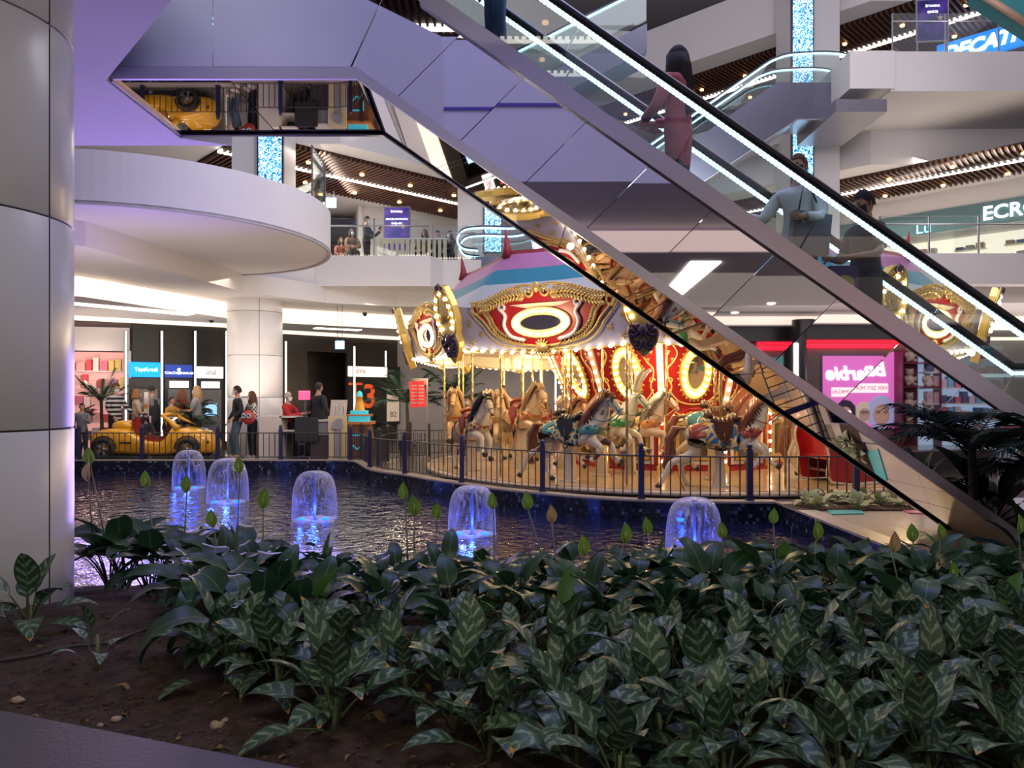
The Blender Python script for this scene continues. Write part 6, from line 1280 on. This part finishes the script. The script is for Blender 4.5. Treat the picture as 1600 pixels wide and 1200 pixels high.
text('Lu', .55, (floc(1432), -.12, 2.15), mat('cyan_letter', (.3, .8, 1), em=2), sf, align='LEFT')
m = MB(); m.bb((-.2, 0, 0), (.2, .1, .1))
s2 = thing('shop_sign', 'bright blue sports shop sign with slanted white capitals on the upper right gallery', 'shop sign', (fac(1560).x-.6, fac(1560).y-.6, 13.55), fang); o_2 = Vector((fac(1560).x-.6, fac(1560).y-.6, 0)); part('panel', ((Fi @ (fac(1476)-o_2)).x, 0, -.42), (3.4, .12, .40), mat('sport_blue', (.0, .22, .85), em=1.1), s2); text('DECATHLON', .64, ((Fi @ (fac(1484)-o_2)).x, -.04, -.02), WTX, s2, align='LEFT', shear=.25, off=.03)
t = thing('banner', 'dark teal sloping awning with brown edge in the top corner above the sports sign', 'awning', (0, 0, 0)); a, b2, c2 = P(1528, -12, 17), P(1625, 50, 17), P(1640, -12, 17); m = MB(); vs = [a, b2, c2]; m.add([v for v in vs]+[v+Vector((0, .5, 0)) for v in vs], [(0, 1, 2), (3, 5, 4), (0, 3, 4, 1), (1, 4, 5, 2), (2, 5, 3, 0)]); m.build('cloth', mat('teal_awning', (.02, .16, .18), .6), t); m = MB(); m.tube([a, b2], .08, 8); m.build('edge_beam', mat('brown_beam', (.28, .18, .12), .5), t)
# ---------------------------------------------------------------- what the escalator mirrors show: the gallery behind the planter
def vx(px, Dv=24.7): return (px-800)/F*Dv
FY = -9.38
t = thing('lit_poster', 'pink lit poster panel with white lettering on the mauve wall behind the planter', 'poster', (vx(1345), FY, 0), PI)
hw = (vx(1397)-vx(1297))/2; part('frame', (-hw-.05, .0, .5), (hw+.05, .03, 3.05), DSTEEL, t); part('print', (-hw, -.02, .55), (hw, .0, 3.0), mat('pink_lit', (.72, .16, .52), em=1.0), t)
text('Barbie', .62, (.1, -.03, 2.42), WTX, t, shear=.2, off=.02); part('text_plate', (-.75, -.03, 1.68), (.75, -.02, 1.98), WHS, t); text('HER ŞEY MÜMKÜN', .17, (0, -.035, 1.83), PKS, t)
for x, s, hcol in ((.62, 1.0, (.03, .02, .04)), (.02, .85, (.65, .55, .4)), (-.52, 1.35, (.42, .45, .7))):
    m = MB(); m.ball((x, -.03, 1.05), .36*s, 12, (1, .06, 1.15)); m.build('hair_print', mat('pr_%d' % int(x*100), hcol, em=.6), t); m = MB(); m.ball((x, -.06, .98), .20*s, 12, (1, .1, 1.3)); m.build('face_print', mat('face_print', (.55, .33, .26), em=.5), t)
    m = MB()
    for e in (-.09, .09): m.tube([(x+e*s+.06*math.cos(a), -.09, 1.06+.04*math.sin(a)) for a in [2*PI*i/8 for i in range(8)]], .014, 4, True)
    m.build('sunglasses_print', WTX if x > .5 else ATMD, t)
NEON = mat('red_neon', (1, .01, .03), em=3)
for x0, x1 in ((vx(1178), vx(1245)), (vx(1268), vx(1425))):
    t = thing('neon_sign', 'pair of red neon bands '+('left of' if x0 < 9 else 'above')+' the pink poster', 'neon sign', ((x0+x1)/2, FY+.05, 3.45), PI)
    for z in (-.20, -.02, .16): part('neon_tube', (-(x1-x0)/2, -.04, z), ((x1-x0)/2, 0, z+.13), NEON, t)
m = MB(); m.lathe([(.34, 0), (.34, 4.1)], 24); o = m.build('pillar', BLACKW, kind='structure'); o.location = (vx(1250, 23.6), 15.4-23.6, 0)
m = MB(); m.bb((vx(1252, 23.2)-.06, 15.4-23.25, 0), (vx(1252, 23.2)+.06, 15.4-23.2, 3.3)); m.build('wall_light', LITW, label='vertical light strip on the black round pillar near the pink poster', category='wall light')
m = MB(); m.bb((-30, FY-.02, 3.5), (26, FY+.35, 4.0)); struct('trim_2', m, BLACKW)
part_ = thing('glass_shop', 'dim shop window with green and yellow display beside the black pillar', 'shop window', (vx(1215), FY, 0), PI); part('display', (-1.0, -.05, 1.2), (1.0, 0, 3.0), mat('green_display', (.12, .35, .3), em=.5), part_); part('display_band', (-.9, -.07, 1.3), (.3, -.05, 2.0), mat('yellow_display', (.5, .5, .15), em=.5), part_)
t = thing('toy_shelf', 'maroon display shelf full of pale teddy bears near the pink poster', 'shelf', (vx(1421), FY+.3, 0), PI); MAR = mat('maroon_shelf', (.22, .02, .05), .4)
part('back', (-.6, .25, 0), (.6, .3, 3.0), MAR, t); part('side', (-.62, -.25, 0), (-.58, .3, 3.0), MAR, t); part('side', (.58, -.25, 0), (.62, .3, 3.0), MAR, t)
for k in range(4): part('shelf_board', (-.6, -.25, .35+.75*k), (.6, .25, .39+.75*k), MAR, t)
def teddy(x, y, z, s, label):
    m = MB(); PL = mat('plush_cream', (.66, .52, .44), .95, bump=.5, scale=60); m.ball((0, 0, .16), .13, 10, (1, .85, 1.1)); m.ball((0, .01, .36), .10, 10); 
    for e in (-1, 1): m.ball((e*.075, 0, .44), .035, 6); m.ball((e*.09, .10, .05), .05, 8, (.8, 1.3, .8)); m.ball((e*.13, .05, .2), .045, 8, (.7, .9, 1.4))
    m.ball((0, .09, .34), .04, 6); t2 = thing('teddy_bear', label, 'teddy bear', (x, y, z), 0, 'teddy bears on the maroon shelf'); m.xf(Matrix.Scale(s, 4)); m.build('plush', PL, t2); m = MB()
    for e in (-1, 1): m.ball((e*.035*s, .10*s, .38*s), .012*s, 5)
    m.ball((0, .13*s, .35*s), .014*s, 5); m.build('face', EYEM, t2)
for k in range(4):
    for j in range(2): teddy(vx(1421)+(-.28 if j else .28), FY+.32, .39+.75*k-(.75 if k else 0)*0, 1.2, 'cream teddy bear on the maroon shelf') if k < 4 and .39+.75*k < 2.9 else None
t = thing('shop_shelving', 'brightly lit toy shop shelving seen reflected beside the teddy shelf', 'shelving', (vx(1500), FY+.2, 0), PI); part('back', (-1.7, .1, 0), (1.5, .18, 3.3), mat('lit_back_blue', (.45, .62, .8), em=.6), t)
for k in range(6):
    part('shelf_board', (-1.7, -.3, .3+.5*k), (1.5, .1, .34+.5*k), WHITE, t)
    for i in range(14): part('goods', (-1.62+.22*i, -.26, .34+.5*k), (-1.44+.22*i, -.06, .34+.5*k+rr.uniform(.2, .4)), cloth([(.7, .6, .6), (.6, .15, .25), (.2, .45, .6), (.7, .5, .6), (.1, .12, .25)][rr.randrange(5)]), t)
point((vx(1500), FY+1.2, 3.0), 40, (.9, .95, 1), .1)
for px, py in ((1200, 468), (1270, 427), (1143, 482)):
    D = (4.3-H)*F/(HZ-py); x = (px-800)/F*D
    m = MB(); m.lathe([(0, 0), (.09, 0), (.11, .01), (.11, .03)], 14); o = m.build('downlight', LITW, label='small round ceiling downlight behind the planter', category='downlight', group='downlights behind the planter'); o.location = (x, 15.4-D, 4.265)
m = MB(); m.prism([(3.55, .2), (4.15, .2), (4.5, -5.2), (4.0, -5.2)], 'z', 4.27, 4.298); m.build('ceiling_light', LITW, label='long lit ceiling panel above the planter, doubled in the escalator mirror', category='ceiling light', group='slot lights')
# paving inlays and plant bed beside the pool
TQF = mat('turquoise_inlay', (.10, .42, .40), .3); PKF = mat('pink_inlay', (.45, .14, .2), .4)
def inlay(pxs, m_, lab): 
    pts = [G(x, y, .02) for x, y in pxs]; m = MB(); m.prism([(p.x, p.y) for p in pts], 'z', .012, .03); m.build('floor_inlay', m_, label=lab, category='floor inlay')
inlay([(1290, 797), (1345, 796), (1350, 803), (1300, 804)], TQF, 'turquoise floor inlay in front of the plant bed'); inlay([(1400, 793), (1455, 795), (1462, 804), (1420, 802)], PKF, 'pink floor inlay beside the escalator'); inlay([(1468, 868), (1560, 872), (1560, 895), (1490, 890)], TQF, 'turquoise floor inlay at the end of the pale deck')

for px, py, D in ((198, 478, 19.5), (570, 489, 24.5), (330, 492, 22.5)):
    q = P(px, py, D); m = MB(); m.lathe([(0, -.07), (.05, -.05), (.07, 0), (.08, .02), (.08, .05)], 14); o = m.build('security_camera', ATMD, label='small black dome camera on the lower ceiling', category='camera', group='dome cameras'); zc = 4.3 if px != 330 else 3.9; o.location = (q.x, q.y, zc-.05)
# ---------------------------------------------------------------- planting: every leaf a part
def leafmesh(name, lp, lb, wmax, e0, bend, shape, m_, twist=0, wav=0, fold=.25, pet=.004):
    m = MB(); m.uv = []; pts = []; s = 0; p = Vector((0, 0, 0)); n1, n2 = 4, 8; N = n1+n2
    tot = lp+lb
    for i in range(N+1):
        ds = (lp/n1 if i <= n1 else lb/n2) if i else 0; s += ds; a = e0-bend*(s/tot)**1.8
        if i: p = p+Vector((math.cos(a), 0, math.sin(a)))*ds
        pts.append((p.copy(), a))
    for i in range(n1+1):       # petiole, three-sided
        q, a = pts[i]; nn = Vector((-math.sin(a), 0, math.cos(a))); r = pet*(1.5-.6*i/n1)
        m.v += [q+nn*r, q+Vector((0, r, 0))-nn*r*.5, q+Vector((0, -r, 0))-nn*r*.5]; m.uv += [(3, 0)]*3
    for i in range(n1):
        for j in range(3): m.f.append((i*3+j, i*3+(j+1) % 3, (i+1)*3+(j+1) % 3, (i+1)*3+j)); m.sm.append(True); m.mi.append(0)
    o = len(m.v)
    for i in range(n2+1):
        q, a = pts[n1+i]; v = i/n2; w = wmax*(math.sin(PI*min(1, v**shape))**.8 if 0 < v < 1 else .0)+.0006; nn = Vector((-math.sin(a), 0, math.cos(a)))
        tw = twist*v; 
        for u in (-1, 0, 1):
            off = Vector((0, math.cos(tw), 0))*w*u+nn*(abs(u)*w*fold+w*u*math.sin(tw)+wav*w*math.sin(v*14+u*2)*abs(u)); m.v.append(q+off); m.uv.append((u, v))
    for i in range(n2):
        for j in range(2): a = o+i*3+j; m.f.append((a, a+1, a+4, a+3)); m.sm.append(True); m.mi.append(0)
    return m.mesh(name, m_)
def leafmat(name, base, alt, pattern=False, transl=.2, rough=.38, tip=None, vein=None):
    m = bpy.data.materials.new(name); m.use_nodes = True; nt = m.node_tree; b = nt.nodes['Principled BSDF']; out = nt.nodes['Material Output']; b.inputs['Roughness'].default_value = rough; b.inputs['Specular IOR Level'].default_value = .35
    oi = nd(nt, 'ShaderNodeObjectInfo'); mx = nd(nt, 'ShaderNodeMixRGB'); mx.inputs[1].default_value = base+(1,); mx.inputs[2].default_value = alt+(1,); nt.links.new(oi.outputs['Random'], mx.inputs[0]); col = mx.outputs[0]
    uv = nd(nt, 'ShaderNodeUVMap'); sp = nd(nt, 'ShaderNodeSeparateXYZ'); nt.links.new(uv.outputs[0], sp.inputs[0]); U, V_ = sp.outputs[0], sp.outputs[1]
    def M(op, a, b_=None, c=None):
        n = nd(nt, 'ShaderNodeMath', operation=op)
        for i, q in enumerate((a, b_, c)):
            if q is None: continue
            if isinstance(q, (int, float)): n.inputs[i].default_value = q
            else: nt.links.new(q, n.inputs[i])
        return n.outputs[0]
    au = M('ABSOLUTE', U)
    if pattern:
        tc = nd(nt, 'ShaderNodeTexCoord'); nz = nd(nt, 'ShaderNodeTexNoise', Scale=55.0, Detail=3.0); nt.links.new(tc.outputs['Object'], nz.inputs[0])
        t = M('ADD', M('MULTIPLY', V_, 4.6), M('ADD', M('MULTIPLY', au, -.95), M('ADD', M('MULTIPLY', nz.outputs[0], .75), M('MULTIPLY', oi.outputs['Random'], 3.0)))); f = M('FRACT', t); pl = M('LESS_THAN', M('ABSOLUTE', M('SUBTRACT', f, .5)), .17)
        ms = M('MULTIPLY', pl, M('MULTIPLY', M('LESS_THAN', au, .82), M('MULTIPLY', M('GREATER_THAN', au, .06), M('GREATER_THAN', V_, .06)))); m2 = nd(nt, 'ShaderNodeMixRGB'); m2.inputs[2].default_value = (vein or (.16, .23, .15))+(1,); nt.links.new(M('MULTIPLY', ms, .85), m2.inputs[0]); nt.links.new(col, m2.inputs[1]); col = m2.outputs[0]
    else:
        tv = M('FRACT', M('ADD', M('MULTIPLY', V_, 9.0), M('MULTIPLY', au, -2.2))); rib = M('MULTIPLY', M('LESS_THAN', tv, .12), .35); m2 = nd(nt, 'ShaderNodeMixRGB'); m2.inputs[2].default_value = tuple(x*1.9 for x in alt)+(1,); nt.links.new(rib, m2.inputs[0]); nt.links.new(col, m2.inputs[1]); col = m2.outputs[0]
    mid = nd(nt, 'ShaderNodeMixRGB'); mid.inputs[2].default_value = (.10, .17, .07, 1); nt.links.new(M('LESS_THAN', au, .05), mid.inputs[0]); nt.links.new(col, mid.inputs[1]); col = mid.outputs[0]
    if tip:
        m3 = nd(nt, 'ShaderNodeMixRGB'); m3.inputs[2].default_value = tip+(1,); nt.links.new(M('MULTIPLY', M('GREATER_THAN', V_, .93), M('GREATER_THAN', oi.outputs['Random'], .72)), m3.inputs[0]); nt.links.new(col, m3.inputs[1]); col = m3.outputs[0]
    m4 = nd(nt, 'ShaderNodeMixRGB'); m4.inputs[2].default_value = (.09, .13, .05, 1); nt.links.new(M('GREATER_THAN', U, 2), m4.inputs[0]); nt.links.new(col, m4.inputs[1]); col = m4.outputs[0]
    nt.links.new(col, b.inputs['Base Color'])
    if transl:
        tl = nd(nt, 'ShaderNodeBsdfTranslucent'); ms = nd(nt, 'ShaderNodeMixShader'); ms.inputs[0].default_value = transl; nt.links.new(col, tl.inputs[0]); nt.links.new(b.outputs[0], ms.inputs[1]); nt.links.new(tl.outputs[0], ms.inputs[2]); nt.links.new(ms.outputs[0], out.inputs[0])
    return m
AGM = leafmat('variegated_leaf', (.032, .075, .038), (.055, .10, .052), True, .12, .42, tip=(.5, .25, .06), vein=(.24, .31, .20))
SPM = leafmat('dark_glossy_leaf', (.014, .045, .020), (.032, .085, .030), False, .25, .34, tip=(.2, .14, .04))
SPBM = leafmat('backlit_green_leaf', (.05, .15, .02), (.09, .22, .03), False, .4, .4)  # backlight on upright leaves put into the colour as brighter green
CRL = leafmat('cream_leaf', (.45, .42, .28), (.22, .28, .12), False, .2, .5)
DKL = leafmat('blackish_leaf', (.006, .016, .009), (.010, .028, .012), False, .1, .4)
BRL = leafmat('dry_leaf', (.22, .10, .03), (.35, .2, .08), False, .2, .7)
rl = random.Random(21)
AG = [leafmesh('leaf', .11, .21, .050, math.radians(e), math.radians(bd), .72, AGM, tw, .03, .22) for e, bd, tw in ((80, 40, .2), (72, 60, -.3), (62, 70, .2), (50, 72, .4), (42, 80, -.3), (30, 70, .2), (66, 95, -.2), (20, 62, .1))]
SPL = [leafmesh('leaf', .24, .28, .060, math.radians(e), math.radians(bd), .62, SPM, tw, .09, .18) for e, bd, tw in ((80, 105, .3), (76, 95, -.3), (70, 115, .2), (64, 130, .4), (56, 125, -.4), (48, 118, .2), (78, 128, -.2), (40, 100, .1), (84, 75, .2))]
SPBL = [leafmesh('leaf', .30, .24, .048, math.radians(e), math.radians(bd), .62, SPBM, .2, .05, .3) for e, bd in ((86, 12), (80, 30), (84, 50))]
SHL = [leafmesh('leaf', .15, .30, .05, math.radians(e), math.radians(bd), .7, DKL, .2, .05) for e, bd in ((80, 50), (65, 80), (45, 80), (30, 60))]
CRM_ = [leafmesh('leaf', .05, .15, .032, math.radians(e), math.radians(bd), .7, CRL, .2, .05) for e, bd in ((75, 60), (50, 70), (30, 50))]
DRY = [leafmesh('leaf', .05, .13, .02, math.radians(60), math.radians(140), .7, BRL, .9, .2, .6)]
def plant(name, label, group, x, y, z, pool, n, size, jit=.25, extra=None, stem=None, cat='plant', zf=None):
    t = thing(name, label, cat, (x, y, z), 0, group); a0 = rl.uniform(0, 6.28)
    for i in range(n):
        f = i/n; me = pool[min(len(pool)-1, int(f*len(pool)))] if zf is None else rl.choice(pool); o = bpy.data.objects.new('leaf', me); C.objects.link(o); o.parent = t
        a = a0+i*2.39996; s = size*rl.uniform(.8, 1.15); o.rotation_euler = (rl.uniform(-jit, jit), rl.uniform(-jit, jit)*.6, a); o.scale = (s, s*rl.uniform(.9, 1.15), s); r = .02+.02*f; zz = (.10*(1-f) if stem else 0); o.location = (r*math.cos(a), r*math.sin(a), zz+rl.uniform(0, .03))
    if stem: m = MB(); m.tube([(0, 0, -.03), (.01, 0, .07), (0, .01, .16)], [.012, .011, .007], 6); m.build('stem', STG, t)
    return t
STG = mat('pale_stem', (.13, .16, .06), .5)
def soilz(x, y): 
    v = Vector((x, y, 0)); f = max(0, min(1, (y-4.6)/1.5)); return .345-.26*f+(.035*noise.noise(v*1.7)+.018*noise.noise(v*7)+.010*noise.noise(v*23))
# variegated plants, front band
def ymin(px):
    for a, b in ((110, 4.6), (190, 4.3), (330, 3.75), (430, 3.35), (520, 2.95), (640, 2.95), (760, 2.75), (900, 2.55)):
        if px < a: return b
    return 2.38
cnt = 0; y = 2.42; row = 0
AGLAB = [('variegated plant with chevron-marked leaves at the bare soil beside the kerb', 'variegated plants at the bare soil'), ('variegated plant with chevron-marked leaves in the middle of the planter front', 'variegated plants, middle front'), ('variegated plant with chevron-marked leaves in the dense corner below the escalator foot', 'variegated plants, dense corner')]
while y < 3.85:
    x = -2.9+(row % 2)*.15
    while x < 4.3:
        xx, yy = x+rl.uniform(-.07, .07), y+rl.uniform(-.06, .06); px = 800+F*xx/yy
        kerb = 2.94+(xx+1.96)*kd.y/kd.x+.14
        if -60 < px < 1830 and yy > max(ymin(px), kerb) and (yy < 3.6 or rl.random() < .6):
            k = 0 if px < 560 else (1 if px < 1080 else 2)
            plant('variegated_plant', AGLAB[k][0], AGLAB[k][1], xx, yy, soilz(xx, yy), AG, rl.randint(11, 14), rl.uniform(.85, 1.12), stem=True); cnt += 1
        x += .30 if y < 3.2 else .33
    y += .27; row += 1
for px, py, s, lab in ((45, 985, 1.15, 'variegated plant standing alone at the foot of the big pale column'), (150, 1055, .7, 'small variegated seedling on the bare soil'), (345, 1040, 1.1, 'variegated plant spreading over the bare soil, second from the big column'), (520, 1150, 1.15, 'variegated plant with yellowing stems nearest the kerb'), (430, 1090, 1.0, 'variegated plant with drooping long leaf over the soil')):
    q = G(px, py, .34); plant('variegated_plant', lab, None, q.x, q.y, soilz(q.x, q.y), AG, 12 if s > .8 else 6, s, stem=True)
print('AG', cnt)
SPLAB = [('dark broad-leaved plant in the clump between the big column and the pool', 'dark-leaved plants near the column'), ('dark broad-leaved plant in the middle of the band along the pool', 'dark-leaved plants, middle'), ('dark broad-leaved plant in the band beside the pale deck', 'dark-leaved plants near the deck')]
SPP = []; y = 3.8; row = 0
while y < 6.15:
    x = -3.4*y/4.6+(row % 2)*.18
    while x < 4.9:
        xx, yy = x+rl.uniform(-.09, .09), y+rl.uniform(-.08, .08); px = 800+F*xx/yy
        ok = px > 105 and px < 1800 and not (px < 330 and yy < 4.9) and math.hypot(xx+3.7, yy-4.98) > 1.4
        if yy > 5.75 and px > 420: ok = ok and rl.random() < .35
        if ok:
            k = 0 if px < 420 else (1 if px < 1080 else 2); big = 1.5 if (px < 270 and yy > 5.2) else 1.12 if px < 420 else (.86 if px < 1100 else .92)
            t = plant('dark_leaved_plant', SPLAB[k][0], SPLAB[k][1], xx, yy, soilz(xx, yy), SPL, rl.randint(13, 16), big*rl.uniform(.86, 1.08), .3, zf=1); SPP.append(t)
            if rl.random() < .22:
                o = link('backlit_leaf', rl.choice(SPBL), t); o.rotation_euler = (rl.uniform(-.2, .2), 0, rl.uniform(0, 6.3)); o.scale = (rl.uniform(.75, 1.0),)*3
        x += .37
    y += .34; row += 1
UPR = [SPL[0], SPL[1], SPL[8], SPL[6], SPL[8], SPL[2]]
for px, D, s in ((196, 6.05, 1.15), (235, 5.75, 1.1), (172, 6.15, 1.2), (262, 6.1, 1.1)):
    xx = (px-800)/F*D; SPP.append(plant('dark_leaved_plant', 'tall dark-leaved plant rising between the big column and the pool', 'tall dark plants beside the column', xx, D, soilz(xx, D), UPR, 13, s*1.2, .12, zf=1))
print('SP', len(SPP))
# flowers: spathe and spadix on a long stalk, each part of the nearest plant
SPA = mat('spathe_green', (.22, .42, .06), .45, var=.2); SPB = mat('spathe_tan', (.55, .36, .2), .6); SDX = mat('spadix', (.45, .45, .2), .6)
def spathe(col):
    m = MB(); vs = []; n = 6
    for i in range(n+1):
        v = i/n; w = .034*math.sin(PI*v**.8)**.8 if 0 < v < 1 else .001
        for u in (-1, -.5, 0, .5, 1): vs.append((w*u, .012*abs(u)**2*-1-.01*math.sin(PI*v), .115*v))
    m.add(vs, [(i*5+j, i*5+j+1, (i+1)*5+j+1, (i+1)*5+j) for i in range(n) for j in range(4)], True); return m.mesh('spathe', col)
SPM1, SPM2 = spathe(SPA), spathe(SPB); mm_ = MB(); mm_.tube([(0, -.014, .015), (0, -.016, .065)], [.007, .005], 6); SDM = mm_.mesh('spadix', SDX)
for px, py, D, c in ((141, 716, 6.0, 0), (138, 742, 5.9, 1), (230, 752, 5.9, 0), (292, 760, 5.8, 0), (375, 728, 5.2, 0), (411, 784, 5.5, 0), (333, 812, 5.0, 0), (633, 770, 5.1, 0), (648, 795, 5.2, 0), (683, 800, 5.4, 0), (771, 784, 5.0, 0), (825, 785, 4.9, 0), (862, 805, 4.9, 1), (913, 856, 4.8, 0), (976, 838, 5.2, 0), (1012, 824, 5.2, 0), (1128, 830, 5.0, 0), (1208, 806, 4.8, 0), (1276, 831, 4.8, 0), (1344, 893, 4.7, 0), (1393, 850, 4.3, 1), (1426, 835, 4.8, 0), (1470, 830, 4.8, 0), (1487, 893, 4.6, 0), (1592, 820, 4.4, 0)):
    top = P(px, py, D); t = min(SPP, key=lambda q: (q.location.x-top.x)**2+(q.location.y-top.y)**2); b0 = t.location; s = rl.uniform(.9, 1.25)*D/5
    fl = bpy.data.objects.new('flower', None); C.objects.link(fl); fl.parent = t; fl.location = top-b0+Vector((0, 0, -.05)); fl.rotation_euler = (0, rl.uniform(-.15, .15), rl.uniform(-.5, .5)); fl.scale = (s, s, s)
    link('spathe', SPM2 if c else SPM1, fl); link('spadix', SDM, fl)
    e = (b0-fl.location-b0)/s if 0 else (-fl.location)/s; m = MB(); m.tube([Vector((0, 0, .01)), Vector((e.x*.3, e.y*.3, e.z*.5)), Vector((e.x, e.y, e.z))], [.004, .005, .006], 5); m.build('stalk', STG, fl)
# dark shrubs by the escalator foot, cream plants in the paving bed
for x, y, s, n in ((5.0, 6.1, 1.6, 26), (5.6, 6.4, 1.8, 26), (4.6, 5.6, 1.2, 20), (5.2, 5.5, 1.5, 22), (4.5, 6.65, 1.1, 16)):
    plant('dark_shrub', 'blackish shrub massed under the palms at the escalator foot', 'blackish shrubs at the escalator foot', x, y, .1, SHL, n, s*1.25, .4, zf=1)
for i, (px, py) in enumerate(((1258, 792), (1280, 797), (1322, 789), (1352, 787), (1376, 793), (1398, 788), (1342, 798), (1296, 790), (1412, 796))):
    q = G(px, py, .0); plant('cream_leaved_plant', 'low cream and green leaved plant in the bed behind the pale deck', 'cream-leaved bed plants', q.x, q.y, .03, CRM_, 12, 1.35, .3, zf=1)
m = MB(); q0 = G(1245, 800, 0); q1 = G(1430, 800, 0); m.prism([(q0.x, q0.y), (q1.x, q1.y), (q1.x+.3, q1.y+.9), (q0.x, q0.y+.55)], 'z', .012, .035); m.build('bed_soil', soil, label='small dark soil bed behind the pale deck', category='soil bed')
# dry leaves, stones, hose, clods on the soil
for i in range(26):
    px, py = rl.uniform(40, 760), rl.uniform(1010, 1190); q = G(px, py, .35)
    if q.y < 2.94+(q.x+1.96)*kd.y/kd.x+.1: continue
    o = link('dry_leaf', DRY[0], label='curled dry brown leaf lying on the soil', category='leaf', group='dry leaves on the soil'); o.location = (q.x, q.y, soilz(q.x, q.y)+.005); o.rotation_euler = (rl.uniform(-.5, .5), rl.uniform(.3, .9), rl.uniform(0, 6)); s = rl.uniform(.35, .8); o.scale = (s, s, s)
STN = mat('pale_stone', (.42, .30, .22), .8, bump=.4, scale=30)
for px, py, r, lab in ((27, 1093, .024, 'pale stone on the soil near the kerb, below the lone plant'), (157, 1128, .012, 'small pale chip of stone on bare soil'), (230, 1155, .015, 'small ochre stone near the kerb'), (182, 1120, .018, 'flat reddish stone on the soil'), (352, 1128, .013, 'tiny pale stone right of the bare patch'), (340, 1134, .026, 'flat brown stone in the bare patch')):
    q = G(px, py, .35); m = MB(); m.ball((0, 0, 0), r, 8, (1.2, .9, .7)); rr = random.Random(px)
    m.v = [v*(1+.25*rr.uniform(-1, 1)) for v in m.v]; o = m.build('stone', STN, label=lab, category='stone'); o.location = (q.x, q.y, soilz(q.x, q.y)+r*.3)
m = MB(); hz_ = [G(px, py, .36) for px, py in ((-40, 1030), (40, 1026), (110, 1018), (170, 1010), (230, 985))]; m.tube(smooth_curve([(p.x, p.y, soilz(p.x, p.y)+.012) for p in hz_], 6), .010, 6); m.build('hose', mat('hose_grey', (.06, .05, .05), .6), label='thin grey watering hose lying across the soil', category='hose')
m = MB()
for i in range(1500):
    px, py = rl.uniform(-20, 900), rl.uniform(960, 1199); q = G(px, py, .35)
    if q.y < 2.94+(q.x+1.96)*kd.y/kd.x+.03: continue
    r = .003+.009*rl.random()**3*1.6; c_ = (q.x, q.y, soilz(q.x, q.y)+r*.2); i0 = len(m.v); m.ball(c_, r, 5, (1, rl.uniform(.6, 1), .7))
m.build('soil_clods', mat('soil_clod', (.085, .045, .030), .95, var=.6, scale=9), kind='stuff', label='loose crumbs of soil', category='soil')
